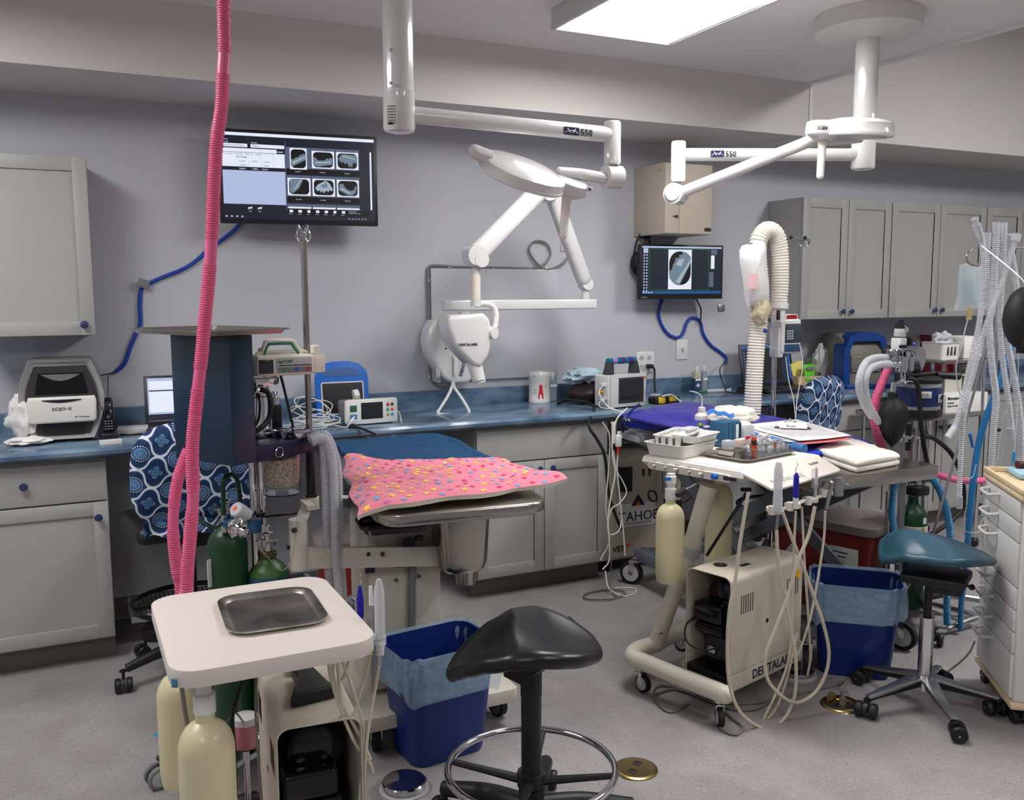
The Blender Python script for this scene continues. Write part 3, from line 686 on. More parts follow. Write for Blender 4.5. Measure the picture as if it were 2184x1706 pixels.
# ---------------------------------------------------------------- patterned office chair at the left desk gap
def set_uv(o, ax, s=8.3, rot=0, off=(0, 0)):
    me = o.data; uv = me.uv_layers.new(name='UVMap'); c_, s_ = math.cos(rot), math.sin(rot)
    for l in me.loops:
        v = me.vertices[l.vertex_index].co
        a, b = v[ax[0]], v[ax[1]]
        uv.data[l.index].uv = (a*c_-b*s_+off[0], a*s_+b*c_+off[1])
fabm = pattern_fabric('lattice_fabric_cover', 8.3)
def cushion(w, h, th, nu=26, nv=26, sq=3.2, seed=0, wr=.006):
    """upright pillow: x across, z up, y thick; superellipse outline with a few soft folds"""
    r = random.Random(seed); ph = [r.uniform(0, 6) for _ in range(6)]
    vs = []; fs = []; mb = MB()
    for s in (-1, 1):
        base = len(vs)
        for i in range(nu+1):
            for j in range(nv+1):
                u, v = i/nu*2-1, j/nv*2-1
                # square to superellipse
                m = max(abs(u), abs(v)); d = (abs(u)**sq+abs(v)**sq)**(1/sq) or 1
                x, z = u*m/d, v*m/d
                t = max(0, 1-m**4)**.5
                wv = wr*(math.sin(7*u+ph[0]+2*v)*math.sin(5*v+ph[1])+.5*math.sin(13*u+ph[2]))*(1 if s < 0 else .3)*min(1, (1-m)*5)
                vs.append((x*w/2, s*(th/2*t)+wv*s, z*h/2))
        for i in range(nu):
            for j in range(nv):
                q = [base+i*(nv+1)+j, base+(i+1)*(nv+1)+j, base+(i+1)*(nv+1)+j+1, base+i*(nv+1)+j+1]
                fs.append(q if s < 0 else q[::-1])
    return mb.add(vs, fs)
def office_chair(label, x, y, rz, ring_r=.23):
    t = thing('office_chair', label, 'office chair', (x, y, 0), rz, 'office chairs with patterned covers')
    cv = cushion(.50, .42, .11, seed=3)
    cv.xf(M.Translation(V((0, -.24, .875))) @ M.Rotation(R(9), 4, 'X'))
    b = part('backrest_cover', cv, fabm, t, 'blue and white lattice patterned cloth cover'); set_uv(b, (0, 2), rot=.22)
    hem = MB().sheet(lambda u, v: ((u-.5)*.42, -.235+.02*math.sin(u*22)-.03*(1-abs(u-.5)*2), .70-.06*v+.012*math.sin(u*17)), 30, 4, .004)
    h = part('cover_skirt', hem, fabm, t); set_uv(h, (0, 2), rot=.22)
    part('back_bracket', MB().box((0, -.205, .70), (.07, .02, .24), .006).box((0, -.1, .59), (.06, .24, .02), .006), black, t)
    part('seat', MB().box((0, .03, .63), (.45, .42, .07), .033, 4), black, t)
    part('post', MB().cyl((0, 0, .12), (0, 0, .59), .026).cyl((0, 0, .10), (0, 0, .30), .036).box((0, 0, .585), (.2, .22, .04), .01), black, t)
    part('foot_ring', MB().tube([(ring_r*math.cos(a*PI/10), ring_r*math.sin(a*PI/10), .30) for a in range(20)], .011, 10, res=3, closed=True).bars([(-ring_r, 0, .30), (ring_r, 0, .30)], .007), gloss_black, t)
    for k in range(5):
        a = 3.35+k*2*PI/5; ex, ey = .29*math.cos(a), .29*math.sin(a)
        lg = part('leg', MB().tube([(0, 0, .13), (ex*.5, ey*.5, .115), (ex*.95, ey*.95, .088)], [.032, .024, .017], 10, res=5), black, t)
        M0 = MW[t]; q = M0 @ V((ex, ey, 0)); caster(t, q.x, q.y, .029, .034, a+1.2+rz, .085, True, black, black, black)
    return t
office_chair('office chair with patterned blue lattice cover, tucked under the counter gap on the left', .405, 3.87, R(6))
office_chair('office chair with patterned blue lattice cover, at the desk gap by the blue scanner', 3.74, 4.10, R(20))
# ribbed foot rest on the floor in the knee gap
fr = MB().use(lgrey).box((.62, 4.42, .115), (.86, .30, .03), .004)
fr.use(dgrey)
for i in range(42): fr.box((.215+i*.0195, 4.42, .135), (.009, .27, .012))
fr.use(lgrey).box((.25, 4.5, .05), (.03, .03, .1)).box((.98, 4.5, .05), (.03, .03, .1))
single('footrest', fr, None, 'low foot rest with black ribbed surface on the floor below the left knee gap', 'footrest')

# ---------------------------------------------------------------- waste bins with clear liners
linm = mat('bin_liner', (168, 200, 226), .2, alpha=.42, bump=(22, .9, .02))
def waste_bin(label, x, y, rz):
    t = thing('waste_bin', label, 'waste bin', (x, y, 0), rz, 'blue waste bins')
    w0, d0, w1, d1, h = .265, .19, .355, .262, .385
    def ring(w, d, z, r): return [(p[0], p[1], z) for p in rr2(w, d, r, 5)]
    rs = [ring(w0, d0, 0, .05), ring(w0+.01, d0+.01, .012, .05), ring(w1-.014, d1-.014, h-.02, .05), ring(w1, d1, h-.012, .055), ring(w1, d1, h, .055), ring(w1-.012, d1-.012, h, .05), ring(w0-.006, d0-.006, .008, .045)]
    k = len(rs[0]); mb = MB(); fs = [list(range(k))[::-1]]
    for j in range(len(rs)-1): fs += [[j*k+i, j*k+(i+1) % k, (j+1)*k+(i+1) % k, (j+1)*k+i] for i in range(k)]
    fs.append([6*k+i for i in range(k)])
    mb.add([v for q in rs for v in q], fs); part('bin', mb, binblue, t)
    r = random.Random(int(x*100)); lm = MB(); n = 72; ph = [r.uniform(0, 6) for _ in range(5)]
    rows = []
    def per(k_, sc):  # perimeter point
        pts = rr2(w1*sc, d1*sc, .055, 17); return pts[k_ % len(pts)]
    for zi, (z, sc) in enumerate(((h-.14, 1.055), (h-.11, 1.075), (h-.06, 1.07), (h-.015, 1.055), (h+.008, 1.04), (h+.004, .99), (h-.03, .95), (h-.08, .93), (h-.15, .90))):
        row = []
        for i in range(n):
            p = per(i, sc); a = i/n*2*PI
            dz = (.022*math.sin(2*a+ph[0])+.012*math.sin(5*a+ph[1])) if zi == 0 else (.01*math.sin(2*a+ph[0]) if zi == 1 else .004*math.sin(9*a+ph[2]))
            g_ = 1+.012*math.sin(11*a+ph[3]+zi*.4)*(1 if zi < 3 or zi > 5 else .4)
            row.append((p[0]*g_, p[1]*g_, z+dz))
        rows.append(row)
    fs = []
    for j in range(len(rows)-1): fs += [[j*n+i, j*n+(i+1) % n, (j+1)*n+(i+1) % n, (j+1)*n+i] for i in range(n)]
    lm.open = True; lm.add([v for q in rows for v in q], fs); part('liner', lm, linm, t, 'crumpled clear plastic liner folded over the rim', sharp=80)
    return t
waste_bin('blue waste bin with a clear liner behind the black saddle stool', 1.075, 2.80, R(7))
waste_bin('blue waste bin with a clear liner behind the teal saddle stool', 2.86, 2.66, R(-44))

def rloft(mb, rings, cap0=True, cap1=True):
    k = len(rings[0]); fs = []
    for j in range(len(rings)-1): fs += [[j*k+i, j*k+(i+1) % k, (j+1)*k+(i+1) % k, (j+1)*k+i] for i in range(k)]
    if cap0: fs.append(list(range(k))[::-1])
    if cap1: fs.append([(len(rings)-1)*k+i for i in range(k)])
    return mb.add([v for r_ in rings for v in r_], fs)
# ---------------------------------------------------------------- saddle stools
def saddle(par, m, xs, ridge, near, half, C0, th):
    """saddle pad: outline and ridge line measured along the seat, flaps curving down to both sides, rolled rim"""
    D = V((.899, -.4376, 0)); E = V((.4376, .899, 0)); C0 = V(C0); inv = MW[par].inverted()
    def hit(px, py, off):
        d = ray(px, py); k = (C0+E*off-V((0, 0, CAMZ))).dot(E)/d.dot(E); return V((0, 0, CAMZ))+d*k
    S = []; Rz = []; Nz = []
    for x, r_, n_, h_ in zip(xs, ridge, near, half):
        p = hit(x, r_, 0); S.append((p-C0).dot(D)); Rz.append(p.z-th*.12); Nz.append(hit(x, n_, -h_).z+th*.5)
    def ip(a, t):
        k = 0
        while k < len(S)-2 and S[k+1] < t: k += 1
        f = max(0, min(1, (t-S[k])/(S[k+1]-S[k]))); f = f*f*(3-2*f)*.5+f*.5
        return a[k]+(a[k+1]-a[k])*f
    s0, s1 = S[0], S[-1]; mid = (s0+s1)/2; L = (s1-s0)/2
    hm = max(half)
    def wid(t):
        return ip(half, t)
    n = 72; ring = []
    for i in range(n):
        a = 2*PI*i/n; c_, s_ = math.cos(a), math.sin(a); t = mid+L*c_*.985
        ring.append((t, math.copysign(abs(s_)**.8, s_)))
    def P(i, rho, dz, grow=0):
        t, q = ring[i]; tt = mid+(t-mid)*rho; w0 = wid(t)*abs(q)
        y = math.copysign(w0, q)*rho; hh = max(wid(tt), .02)
        k = min(1, abs(y)/hh)
        z = ip(Rz, tt)+(ip(Nz, tt)-ip(Rz, tt))*k**2.0
        dirn = V((t-mid, y, 0)); dirn = dirn.normalized() if dirn.length > 1e-6 else dirn
        return inv @ (C0*1-Z*C0.z+D*(tt+dirn.x*grow)+E*(y+dirn.y*grow)+Z*(z+dz))
    rings = []
    for rho in (.02, .15, .3, .45, .6, .72, .82, .9, .96): rings.append([P(i, rho, 0) for i in range(n)])
    for a in (15, 45, 75, 105, 135, 165): rings.append([P(i, .97, -th/2+th/2*math.cos(R(a)), th*.5*math.sin(R(a))) for i in range(n)])
    for rho in (.96, .8, .5, .2, .02): rings.append([P(i, rho, -th) for i in range(n)])
    return part('seat', rloft(MB(), rings), m, par, sharp=80)
leather = mat('black_leather', (20, 20, 22), .33, bump=(180, .12, .0008))
teal = mat('teal_vinyl', (40, 76, 92), .36, bump=(160, .06, .0006))
st = thing('saddle_stool', 'black saddle stool with a chrome foot ring, nearest the viewpoint', 'stool', (1.11, 2.17, 0), R(28), 'saddle stools')
saddle(st, leather, [962, 985, 1010, 1050, 1095, 1140, 1180, 1220, 1255, 1274], [1420, 1394, 1370, 1338, 1315, 1330, 1353, 1361, 1364, 1372], [1452, 1450, 1444, 1428, 1414, 1410, 1410, 1410, 1406, 1396], [.07, .10, .125, .15, .17, .175, .17, .155, .125, .09], (1.09, 2.13, 0), .048)
part('seat_bracket', MB().prism([(-.055, 0), (.06, 0), (.06, -.12), (.0, -.13), (-.055, -.08)], (-.05, .0, .615), Y, Z, (.1, 0, 0), .004).cyl((0, 0, .44), (0, 0, .52), .03), black, st)
kn = part('tilt_rod', MB().cyl((.04, 0, .555), (.165, -.005, .575), .0055), chrome, st)
kb = MB().cyl((.15, -.004, .573), (.175, -.005, .577), .011, .014)
kb.prism([((.03+.005*(i % 2))*math.cos(i*PI/6), (.03+.005*(i % 2))*math.sin(i*PI/6)) for i in range(12)], (.172, -.005, .577), Y, Z, (.022, 0, 0), .004)
part('tilt_knob', kb, black, kn)
part('lever', MB().box((.07, -.01, .53), (.07, .012, .012), .004), black, st)
part('post', MB().cyl((0, 0, .10), (0, 0, .46), .0285, n=24).cyl((0, 0, .09), (0, 0, .17), .036, n=24), black, st)
fr_ = part('foot_ring', MB().tube([(.235*math.cos(a*PI/12), .235*math.sin(a*PI/12), .225) for a in range(24)], .0105, 12, res=3, closed=True), chrome, st)
fs_ = MB().cyl((0, 0, .175), (0, 0, .215), .04, n=20)
for k in range(4):
    a = .45+k*PI/2; u = V((math.cos(a), math.sin(a), 0)); fs_.tube([u*.03+Z*.19, u*.12+Z*.205, u*.228+Z*.223], [.014, .011, .009], 8, res=3)
part('ring_spokes', fs_, black, fr_)
for k in range(5):
    a = R(54-28)+k*2*PI/5; ex, ey = .285*math.cos(a), .285*math.sin(a)
    part('leg', MB().tube([(0, 0, .105), (ex*.5, ey*.5, .11), (ex*1.03, ey*1.03, .088)], [.035, .030, .022], 12, res=5), black, st)
    q = MW[st] @ V((ex, ey, 0)); caster(st, q.x, q.y, .029, .036, a+.5+k, .085, True, black, black, black)
s2 = thing('saddle_stool', 'teal saddle stool with a polished five-star base beside the white drawer chest', 'stool', (2.82, 2.28, 0), R(30), 'saddle stools')
saddle(s2, teal, [1882, 1892, 1912, 1940, 1970, 2005, 2045, 2080, 2105, 2119], [1205, 1172, 1143, 1129, 1134, 1149, 1162, 1172, 1180, 1188], [1240, 1238, 1228, 1214, 1206, 1202, 1201, 1201, 1200, 1198], [.10, .14, .17, .19, .20, .19, .165, .13, .09, .05], (2.84, 2.30, 0), .034)
part('seat_mechanism', MB().box((.02, -.02, .505), (.2, .22, .035), .01).box((.02, -.06, .475), (.10, .11, .05), .012).cyl((.06, -.08, .48), (.17, -.12, .44), .006).ball((.175, -.122, .438), .012).box((.12, .0, .50), (.2, .12, .02), .006), black, s2)
part('post', MB().cyl((0, 0, .30), (0, 0, .49), .014, n=16), gloss_black, s2)
part('gas_lift', MB().cyl((0, 0, .07), (0, 0, .345), .0255, n=24).cyl((0, 0, .345), (0, 0, .352), .0265, n=24), chrome, s2)
for k in range(5):
    a = R(27-30)+k*2*PI/5; ex, ey = .25*math.cos(a), .25*math.sin(a); u = V((math.cos(a), math.sin(a), 0)); n_ = V((-u.y, u.x, 0))
    lg = part('leg', MB().prism([(.02, .03), (.02, -.03), (.25, -.012), (.25, .012)], (0, 0, .122), u, n_, (0, 0, .012), .003), alu, s2)
    for i, v in enumerate(lg.data.vertices): v.co.z -= .055*min(1, max(0, (V(v.co).dot(u))/.25))
    part('leg_underside', MB().prism([(.02, .118), (.245, .066), (.245, .06), (.02, .085)], -n_*.008, u, Z, n_*.016), black, lg)
    q = MW[s2] @ V((ex, ey, 0)); caster(s2, q.x, q.y, .029, .04, a+.6*k, .065, True, black, black, black)

# ---------------------------------------------------------------- floor fittings
ou = thing('floor_outlet', 'round brass floor outlet cover with two dark square flaps beside the black stool', 'floor outlet', (1.60, 2.378, 0), .6, 'brass floor outlets')
part('cover', MB().lathe([(.074, 0), (.072, .004), (.064, .008), (.06, .0075), (.01, .0078)], n=40), brass, ou)
part('flap', MB().box((-.026, 0, .0085), (.024, .024, .002), .0006).box((.026, .006, .0085), (.024, .024, .002), .0006), black, ou)
o2 = thing('floor_outlet', 'round brass floor outlet with open lid and a cord plugged in, by the blue bin', 'floor outlet', (2.56, 2.43, 0), .2, 'brass floor outlets')
part('cover', MB().lathe([(.078, 0), (.075, .004), (.066, .009), (.045, .009), (.044, .004), (.01, .004)], n=40), brass, o2)
part('lid', MB().prism([(.03*math.cos(R(a)), .03*math.sin(R(a))+.0) for a in range(0, 181, 15)], (-.005, .035, .008), (1, 0, 0), (.0, .25, .97), (0, .004, -.001)), brass, o2)
part('plug', MB().cyl((.0, -.005, .004), (.0, -.005, .03), .012).cyl((0, -.005, .03), (.0, 0, .06), .006), cable_g, o2)
pd = thing('foot_switch', 'round chrome foot switch disc on the floor between the cart and black stool', 'foot switch', (.88, 2.60, 0), 0, group='chrome foot switches')
part('base', MB().lathe([(.078, 0), (.078, .006), (.07, .010)], n=40), lgrey, pd)
part('disc', MB().lathe([(.066, .010), (.07, .014), (.07, .028), (.066, .032), (.0, .0345)], n=48), chrome, pd)
single('painter_tape', MB().box((*aZ(344, 1565, .0005).xy, .0005), (.05, .03, .0006), rz=-.2), mat('tape_blue', (60, 140, 180), .6), 'small strip of blue painter tape stuck on the floor at the left', 'tape')
from mathutils import noise as MN
def nz(p, s=1): return MN.noise(V(p)*s)
# ================================================================ exam table with mats
xt = thing('exam_table', 'wheeled steel exam table with a beige column, carrying the pink star mat', 'exam table', (1.157, 3.28, 0), R(-6.2))
hw, hl, tz = .277, .77, .90
tb = MB().rrect(2*hw, 2*hl, .085, (0, 0, tz-.034), X, Y, (0, 0, .034), .008, 9, 3)
part('tabletop', tb, steel, xt)
part('under_tray', MB().rrect(2*hw-.05, 2*hl-.06, .06, (0, 0, tz-.046), X, Y, (0, 0, .012)), alu, xt)
part('seam_rail', MB().box((-.02, .735, tz+.001), (.012, .05, .002)).box((.10, .735, tz+.001), (.012, .05, .002)), alu, xt)
part('side_bracket', MB().prism([(-.30, 0), (-.62, 0), (-.58, -.06), (-.34, -.10)], (-hw+.002, .35, tz-.036), Y, Z, (.004, 0, 0)).prism([(.0, 0), (.45, 0), (.4, -.085), (.06, -.085)], (-hw+.01, .05, tz-.036), Y, Z, (.01, 0, 0)), dgrey, xt)
cl_ = aY(848, 1200, 3.05)
col = MB().box((cl_.x, 3.08, .50), (.265, .22, .66), .003).box((cl_.x+.02, 3.1, .24), (.23, .2, .14), .003)
part('column', col, cream, xt, world=True)
part('column_rod', MB().cyl(aY(878, 1175, 2.955), aY(878, 1345, 2.955), .013, n=14).cyl(aY(850, 1170, 2.955), aY(850, 1208, 2.955), .02, n=14), grey, xt, world=True)
part('bolt', MB().cyl(aY(845, 1237, 2.97), aY(845, 1237, 2.955), .007).cyl(aY(894, 1229, 2.97), aY(894, 1229, 2.955), .007), dgrey, xt, world=True)
part('logo_plate', MB().box(aY(789, 1213, 2.966), (.034, .003, .03), .0006, rz=.0), navy2, xt, world=True)
part('height_knob', MB().cyl(aY(872, 1158, 2.90), aY(872, 1158, 2.955), .022, n=18).box(aY(893, 1148, 2.9), (.03, .02, .02), .004), black, xt, world=True)
part('base_plate', MB().rrect(.58, .68, .02, (1.093, 3.14, .105), X, Y, (0, 0, .05), .004), cream, xt, world=True)
for x, y, a in ((.885, 2.90, 4.4), (1.355, 2.95, 5.0), (.86, 3.43, 2), (1.33, 3.43, 1)): caster(xt, x, y, .042, .03, a, .105)
am_ = MB()
a0, a1 = aY(642, 1190, 2.86), aY(1030, 1183, 2.93)
dv = (a1-a0).normalized(); sd = V((-dv.y, dv.x, 0)).normalized()
am_.prism([(-.012, -.034), (.012, -.034), (.012, .034), (-.012, .034)], a0, sd, Z, a1-a0)
part('side_arm', am_, cream, xt, world=True)
jn = aY(637, 1160, 2.86)
part('arm_joint', MB().cyl((jn.x, 2.86, jn.z-.082), (jn.x, 2.86, jn.z+.082), .029, n=24).cyl((jn.x, 2.86, jn.z+.0), (jn.x, 2.86, jn.z+.002), .0295, n=24), cream, xt, world=True)
part('upper_arm', MB().prism([(-.014, -.02), (.014, -.02), (.014, .02), (-.014, .02)], aY(640, 1116, 2.86), X, Y, aY(655, 1078, 2.96)-aY(640, 1116, 2.86)).cyl((.711, 3.01, .835), (.711, 3.01, .875), .026, n=20).box2((.672, 2.9, .855), (.70, 3.01, .87)), cream, xt, world=True)
part('arm_knob', MB().cyl(aY(628, 1131, 2.83), aY(627, 1131, 2.815), .009, n=12).cyl(aY(620, 1167, 2.86), aY(612, 1167, 2.86), .007, n=10).cyl(aY(786, 1182, 2.88), aY(786, 1182, 2.868), .0075, n=12).cyl(aY(816, 1182, 2.88), aY(816, 1182, 2.868), .0075, n=12), black, xt, world=True)
# dark drip pan and steel waste pot under the front edge
pn = MB().rrect(.20, .17, .03, (0, 0, 0), X, Y, (0, 0, .002)); rim(pn, .20, .17, .03, 0, .02, .01, .008)
pn.xf(M.Translation(aY(838, 1118, 2.86)-Z*.01) @ M.Rotation(R(-8), 4, 'Z'))
single('drip_pan', pn, mat('dark_steel', (70, 66, 66), .25, 1), 'dark shiny rectangular pan tucked under the front left corner of the exam table', 'pan')
pc = aY(1000, 1165, 2.82)
pt_ = thing('waste_pot', 'deep tapered steel pot hanging under the front edge of the exam table', 'steel pot', (pc.x, 2.90, pc.z-.10), R(-6))
def rloft(mb, rings, cap0=True, cap1=True):
    k = len(rings[0]); fs = []
    for j in range(len(rings)-1): fs += [[j*k+i, j*k+(i+1) % k, (j+1)*k+(i+1) % k, (j+1)*k+i] for i in range(k)]
    if cap0: fs.append(list(range(k))[::-1])
    if cap1: fs.append([(len(rings)-1)*k+i for i in range(k)])
    return mb.add([v for r_ in rings for v in r_], fs)
def rg(w, d, r, z, cx=0, cy=0): return [(p[0]+cx, p[1]+cy, z) for p in rr2(w, d, r, 5)]
part('pot', rloft(MB(), [rg(.12, .12, .03, .0), rg(.155, .14, .035, .012), rg(.17, .15, .035, .04), rg(.185, .16, .03, .205), rg(.205, .18, .03, .207), rg(.205, .18, .03, .212), rg(.175, .15, .03, .212), rg(.16, .14, .03, .03)]), steel, pt_)
part('drain', MB().cyl((.02, 0, -.055), (.02, 0, .005), .034, .04, n=24).cyl((.05, -.03, .0), (.056, -.045, .0), .008), steel, pt_)
part('bracket', MB().use(black).box((.02, -.02, .235), (.23, .14, .04), .002).use(lgrey).box((.02, -.085, .215), (.21, .006, .006)).prism([(0, 0), (.016, 0), (.016, -.07), (-.0, -.05)], (.125, -.1, .26), Y, Z, (.003, 0, 0)), None, pt_)
# ---- blue quilted mat
def q4(p00, p10, p11, p01, u, v): return (p00*(1-u)*(1-v)+p10*u*(1-v)+p11*u*v+p01*(1-u)*v)
B = [V((.93, 3.12, 0)), V((1.50, 3.02, 0)), V((1.60, 3.90, 0)), V((1.015, 3.86, 0))]
def bfn(u, v):
    p = q4(*B, u, v); e = min(u, 1-u, v, 1-v)
    wr = .010*nz((u*3, v*14, 1.3))+.007*nz((u*6+3, v*26, .2))+.004*nz((u*30, v*34, 5))
    seam = -.009*math.exp(-((e-.14)/.02)**2); puff = .006*math.sin(max(0, min(1, e/.13))*PI)
    quilt = -.003*abs(math.sin(u*9+v*4))*abs(math.sin(v*9-u*4))
    edge = 1-math.exp(-(e/.02))
    w = math.sin(v*40+u*3)*.002
    ov = max(0, p.x-(1.157+hw+(p.y-3.28)*.108)); zz = tz+.016+wr*edge+(seam+quilt)*1+puff-.35*ov
    return V((p.x+.006*math.sin(v*25)*(1 if u in (0, 1) else 0), p.y+.006*math.sin(u*21)*(1 if v in (0, 1) else 0), max(zz, tz+.0165+.002*nz((u*9, v*9, 0)) if ov <= 0 else 0)))
mbm = MB().sheet(bfn, 80, 110, .014)
bluefab = mat('petrol_blue_cloth', (8, 60, 98), .95, bump=(320, .25, .0008))
single('quilted_mat', mbm, bluefab, 'wrinkled petrol blue quilted mat spread over the rear of the steel exam table', 'mat', sharp=80)
# ---- pink star mat with cream fleece underside
PK = [V((.735, 2.545, 0)), V((1.455, 2.585, 0)), V((1.45, 3.09, 0)), V((.90, 3.30, 0))]
def pfn(u, v):
    p = q4(*PK, u, v); e = min(u, 1-u, v, 1-v)
    rr_ = .012*nz((u*5, v*5, 3.1))+.006*nz((u*12, v*12, .7))+.004*nz((u*28, v*24, 2))
    puf = .010*(1-math.exp(-e/.035))
    lift = .028*max(0, v-.82)/.18*math.exp(-((u-.07)/.10)**2)+.022*math.exp(-((u-1)/.10)**2)*math.exp(-((v-.12)/.16)**2)
    wob = .009*math.sin(u*17+1)*max(0, 1-min(v, 1-v)*12)
    wobx = .009*math.sin(v*15)*max(0, 1-min(u, 1-u)*12)
    L = 1.157-hw+(p.y-3.28)*.108; F_ = 2.515+(1.157-p.x)*-.108
    ov = max(0, L+.03-p.x)*.22+max(0, 2.53+(1.157-p.x)*.11-p.y)*.15
    return V((p.x+wobx, p.y+wob-.01*math.sin(u*PI), max(tz+.0315 if ov == 0 else 0, tz+.034+rr_*min(1, e*12)+puf+lift-ov)))
pkf = mat('pink_fleece', (240, 128, 152), .95, bump=(420, .7, .003), sheen=.3)
cfl = mat('cream_fleece', (228, 218, 200), .95, bump=(260, .8, .004), sheen=.3)
mp_ = MB(pkf).sheet(pfn, 110, 90, .016, cfl)
starm = [mat('star_yellow', (252, 214, 90), .9), mat('star_blue', (104, 176, 214), .9), mat('star_red', (222, 56, 88), .9), mat('star_lilac', (206, 118, 178), .9)]
r_ = random.Random(5); pts_ = []
for _ in range(2600):
    a, b = r_.uniform(.02, .98), r_.uniform(.02, .98)
    if all((a-c)**2*1.9+(b-d)**2 < 0 or math.hypot((a-c)*1.35, b-d) > .064 for c, d, _k in pts_):
        pts_.append((a, b, r_.random()))
for a, b, k in pts_:
    mp_.use(starm[0 if k < .34 else 1 if k < .62 else 2 if k < .84 else 3]); s_ = .0155 if k < .34 else .0135; ph = r_.uniform(0, 6)
    def sp_(q, rad, up):
        uu, vv = a+math.cos(q)*rad/.70, b+math.sin(q)*rad/.60
        return pfn(min(1, max(0, uu)), min(1, max(0, vv)))+V((0, 0, up))
    vs = [sp_(0, 0, .0028)]+[sp_(ph+i*PI/5, s_ if i % 2 == 0 else s_*.42, .0016) for i in range(10)]
    mp_.add(vs, [[0, 1+i, 1+(i+1) % 10] for i in range(10)])
mp_.open = True
pm_ = single('star_mat', mp_, pkf, 'pink fleece mat printed with small yellow, blue and red stars on the exam table', 'mat', sharp=80)
single('tag', MB().box(aY(735, 1060, 2.66), (.022, .006, .01), .002, rz=-.4), gwhite, 'small white tag on the left edge of the pink star mat', 'tag')

# ================================================================ wall mounted x-ray unit
board = MB().box2((1.787, 4.668, 1.074), (2.567, 4.689, 1.689), .0015)
single('mounting_board', board, wallm, 'pale rectangular board on the wall behind the dental x-ray arm', 'board')
xr = thing('dental_x_ray', 'white wall-mounted dental x-ray machine with a long horizontal bar and folding arm', 'x-ray machine', (1.84, 4.66, 1.08))
out = [(927, 683), (957, 676), (990, 668), (1012, 690), (1022, 740), (1018, 795), (1000, 817), (965, 818), (946, 806), (935, 788), (917, 757), (911, 728), (917, 700)]
oo = [aY(x, y, 4.55) for x, y in out]
part('control_unit', MB().prism([(p.x, p.z) for p in oo][::-1], (0, 4.55, 0), X, Z, (0, .131, 0), .022, 4), gwhite, xr, world=True)
part('display', MB().box(aY(961, 716, 4.545), (.022, .006, .07), .002), navy2, xr, world=True)
kb = MB()
for py in (716, 732): kb.use(ink).cyl(aY(949, py, 4.553), aY(949, py, 4.548), .0125, n=20).use(gwhite).cyl(aY(949, py, 4.549), aY(949, py, 4.5465), .0105, n=20).use(ink).cyl(aY(949, py, 4.547), aY(949, py, 4.5455), .004, n=8)
part('button', kb.use(ink).box(aY(951, 743, 4.547), (.01, .002, .008)), None, xr, world=True)
part('rating_label', MB().use(lgrey).box(aY(930, 800, 4.556)+X*.012, (.024, .003, .08), .0004).use(ink).text('|||||', .03, aY(926, 812, 4.553)+X*.012, X, Z), None, xr, world=True)
part('lettering', MB().text('DENTALAIRE', .026, aY(985, 803, 4.547), aY(997, 765, 4.547)-aY(985, 803, 4.547), aY(970, 798, 4.547)-aY(985, 803, 4.547), bold=True), navy2, xr, world=True)
part('horizontal_bar', MB().box2((1.686, 4.22, 1.468), (2.562, 4.27, 1.520), .008, 3).cyl((1.80, 4.245, 1.46), (1.80, 4.245, 1.36), .03, n=20).box2((1.775, 4.24, 1.37), (1.825, 4.56, 1.42), .01), enamel, xr, world=True)
def arm(name, a, b, w, d, m=enamel):
    a, b = V(a), V(b); x, y, z = basis(b-a, (0, 1, 0)); mb = MB()
    # rounded rectangular tube with rounded ends
    rr = rr2(w, d, min(w, d)*.42, 5); L = (b-a).length; rs = []
    for t, s_ in ((-.0, .75), (.012, .93), (.03, 1), (L-.03, 1), (L-.012, .93), (L, .75)):
        rs.append([a+z*t+x*p[0]*s_+y*p[1]*s_ for p in rr])
    return part(name, rloft(mb, rs), m, xr, world=True)
apx = aY(1163, 408, 4.12)
arm('lower_arm', aY(1247, 603, 4.24), aY(1172, 398, 4.16), .082, .07)
arm('upper_arm', aY(1006, 553, 3.97), aY(1156, 400, 4.08), .098, .08)
part('apex_joint', MB().cyl(apx-Y*.05, apx+Y*.05, .05, n=28).box(apx-Z*.03, (.10, .07, .05), .012), gwhite, xr, world=True)
e1_ = aY(1012, 545, 3.97); e2_ = aY(1249, 606, 4.245)
part('elbow', MB().cyl(e1_-Y*.042, e1_+Y*.042, .048, n=28).cyl(e1_+V((.02, -.044, -.02)), e1_+V((.02, .044, -.02)), .036, n=28), enamel, xr, world=True)
part('elbow', MB().cyl(e2_-Y*.03, e2_+Y*.03, .032, n=28).cyl((e2_.x, e2_.y, 1.52), (e2_.x, e2_.y, e2_.z), .021, n=20), enamel, xr, world=True)
n0 = aY(1014, 572, 3.97); n1 = aY(1014, 652, 3.97)
part('neck', MB().use(enamel).cyl(n0, (n0.x, n0.y, n1.z), .0225, n=24).use(mat('ivory_sleeve', (222, 214, 198), .45)).cyl((n0.x, n0.y, n1.z+.03), (n0.x, n0.y, n0.z-.03), .0232, n=24).use(enamel).cyl((n0.x, n0.y, n1.z-.004), (n0.x, n0.y, n1.z+.02), .025, n=24), None, xr, world=True)
part('yoke', MB().tube([aY(1014, 650, 3.97), aY(1036, 648, 3.96), aY(1052, 655, 3.95), aY(1058, 672, 3.94), aY(1056, 695, 3.93), aY(1050, 706, 3.92)], .0145, 14), enamel, xr, world=True)
hd = [aY(x, y, 3.90) for x, y in ((960, 673), (1034, 668), (1046, 680), (1050, 700), (1049, 742), (1044, 760), (1026, 786), (1010, 780), (992, 762), (968, 735), (957, 700), (956, 684))]
part('tube_head', MB().prism([(p.x, p.z) for p in hd][::-1], (0, 3.90, 0), X, Z, (0, .14, 0), .022, 4), enamel, xr, world=True)
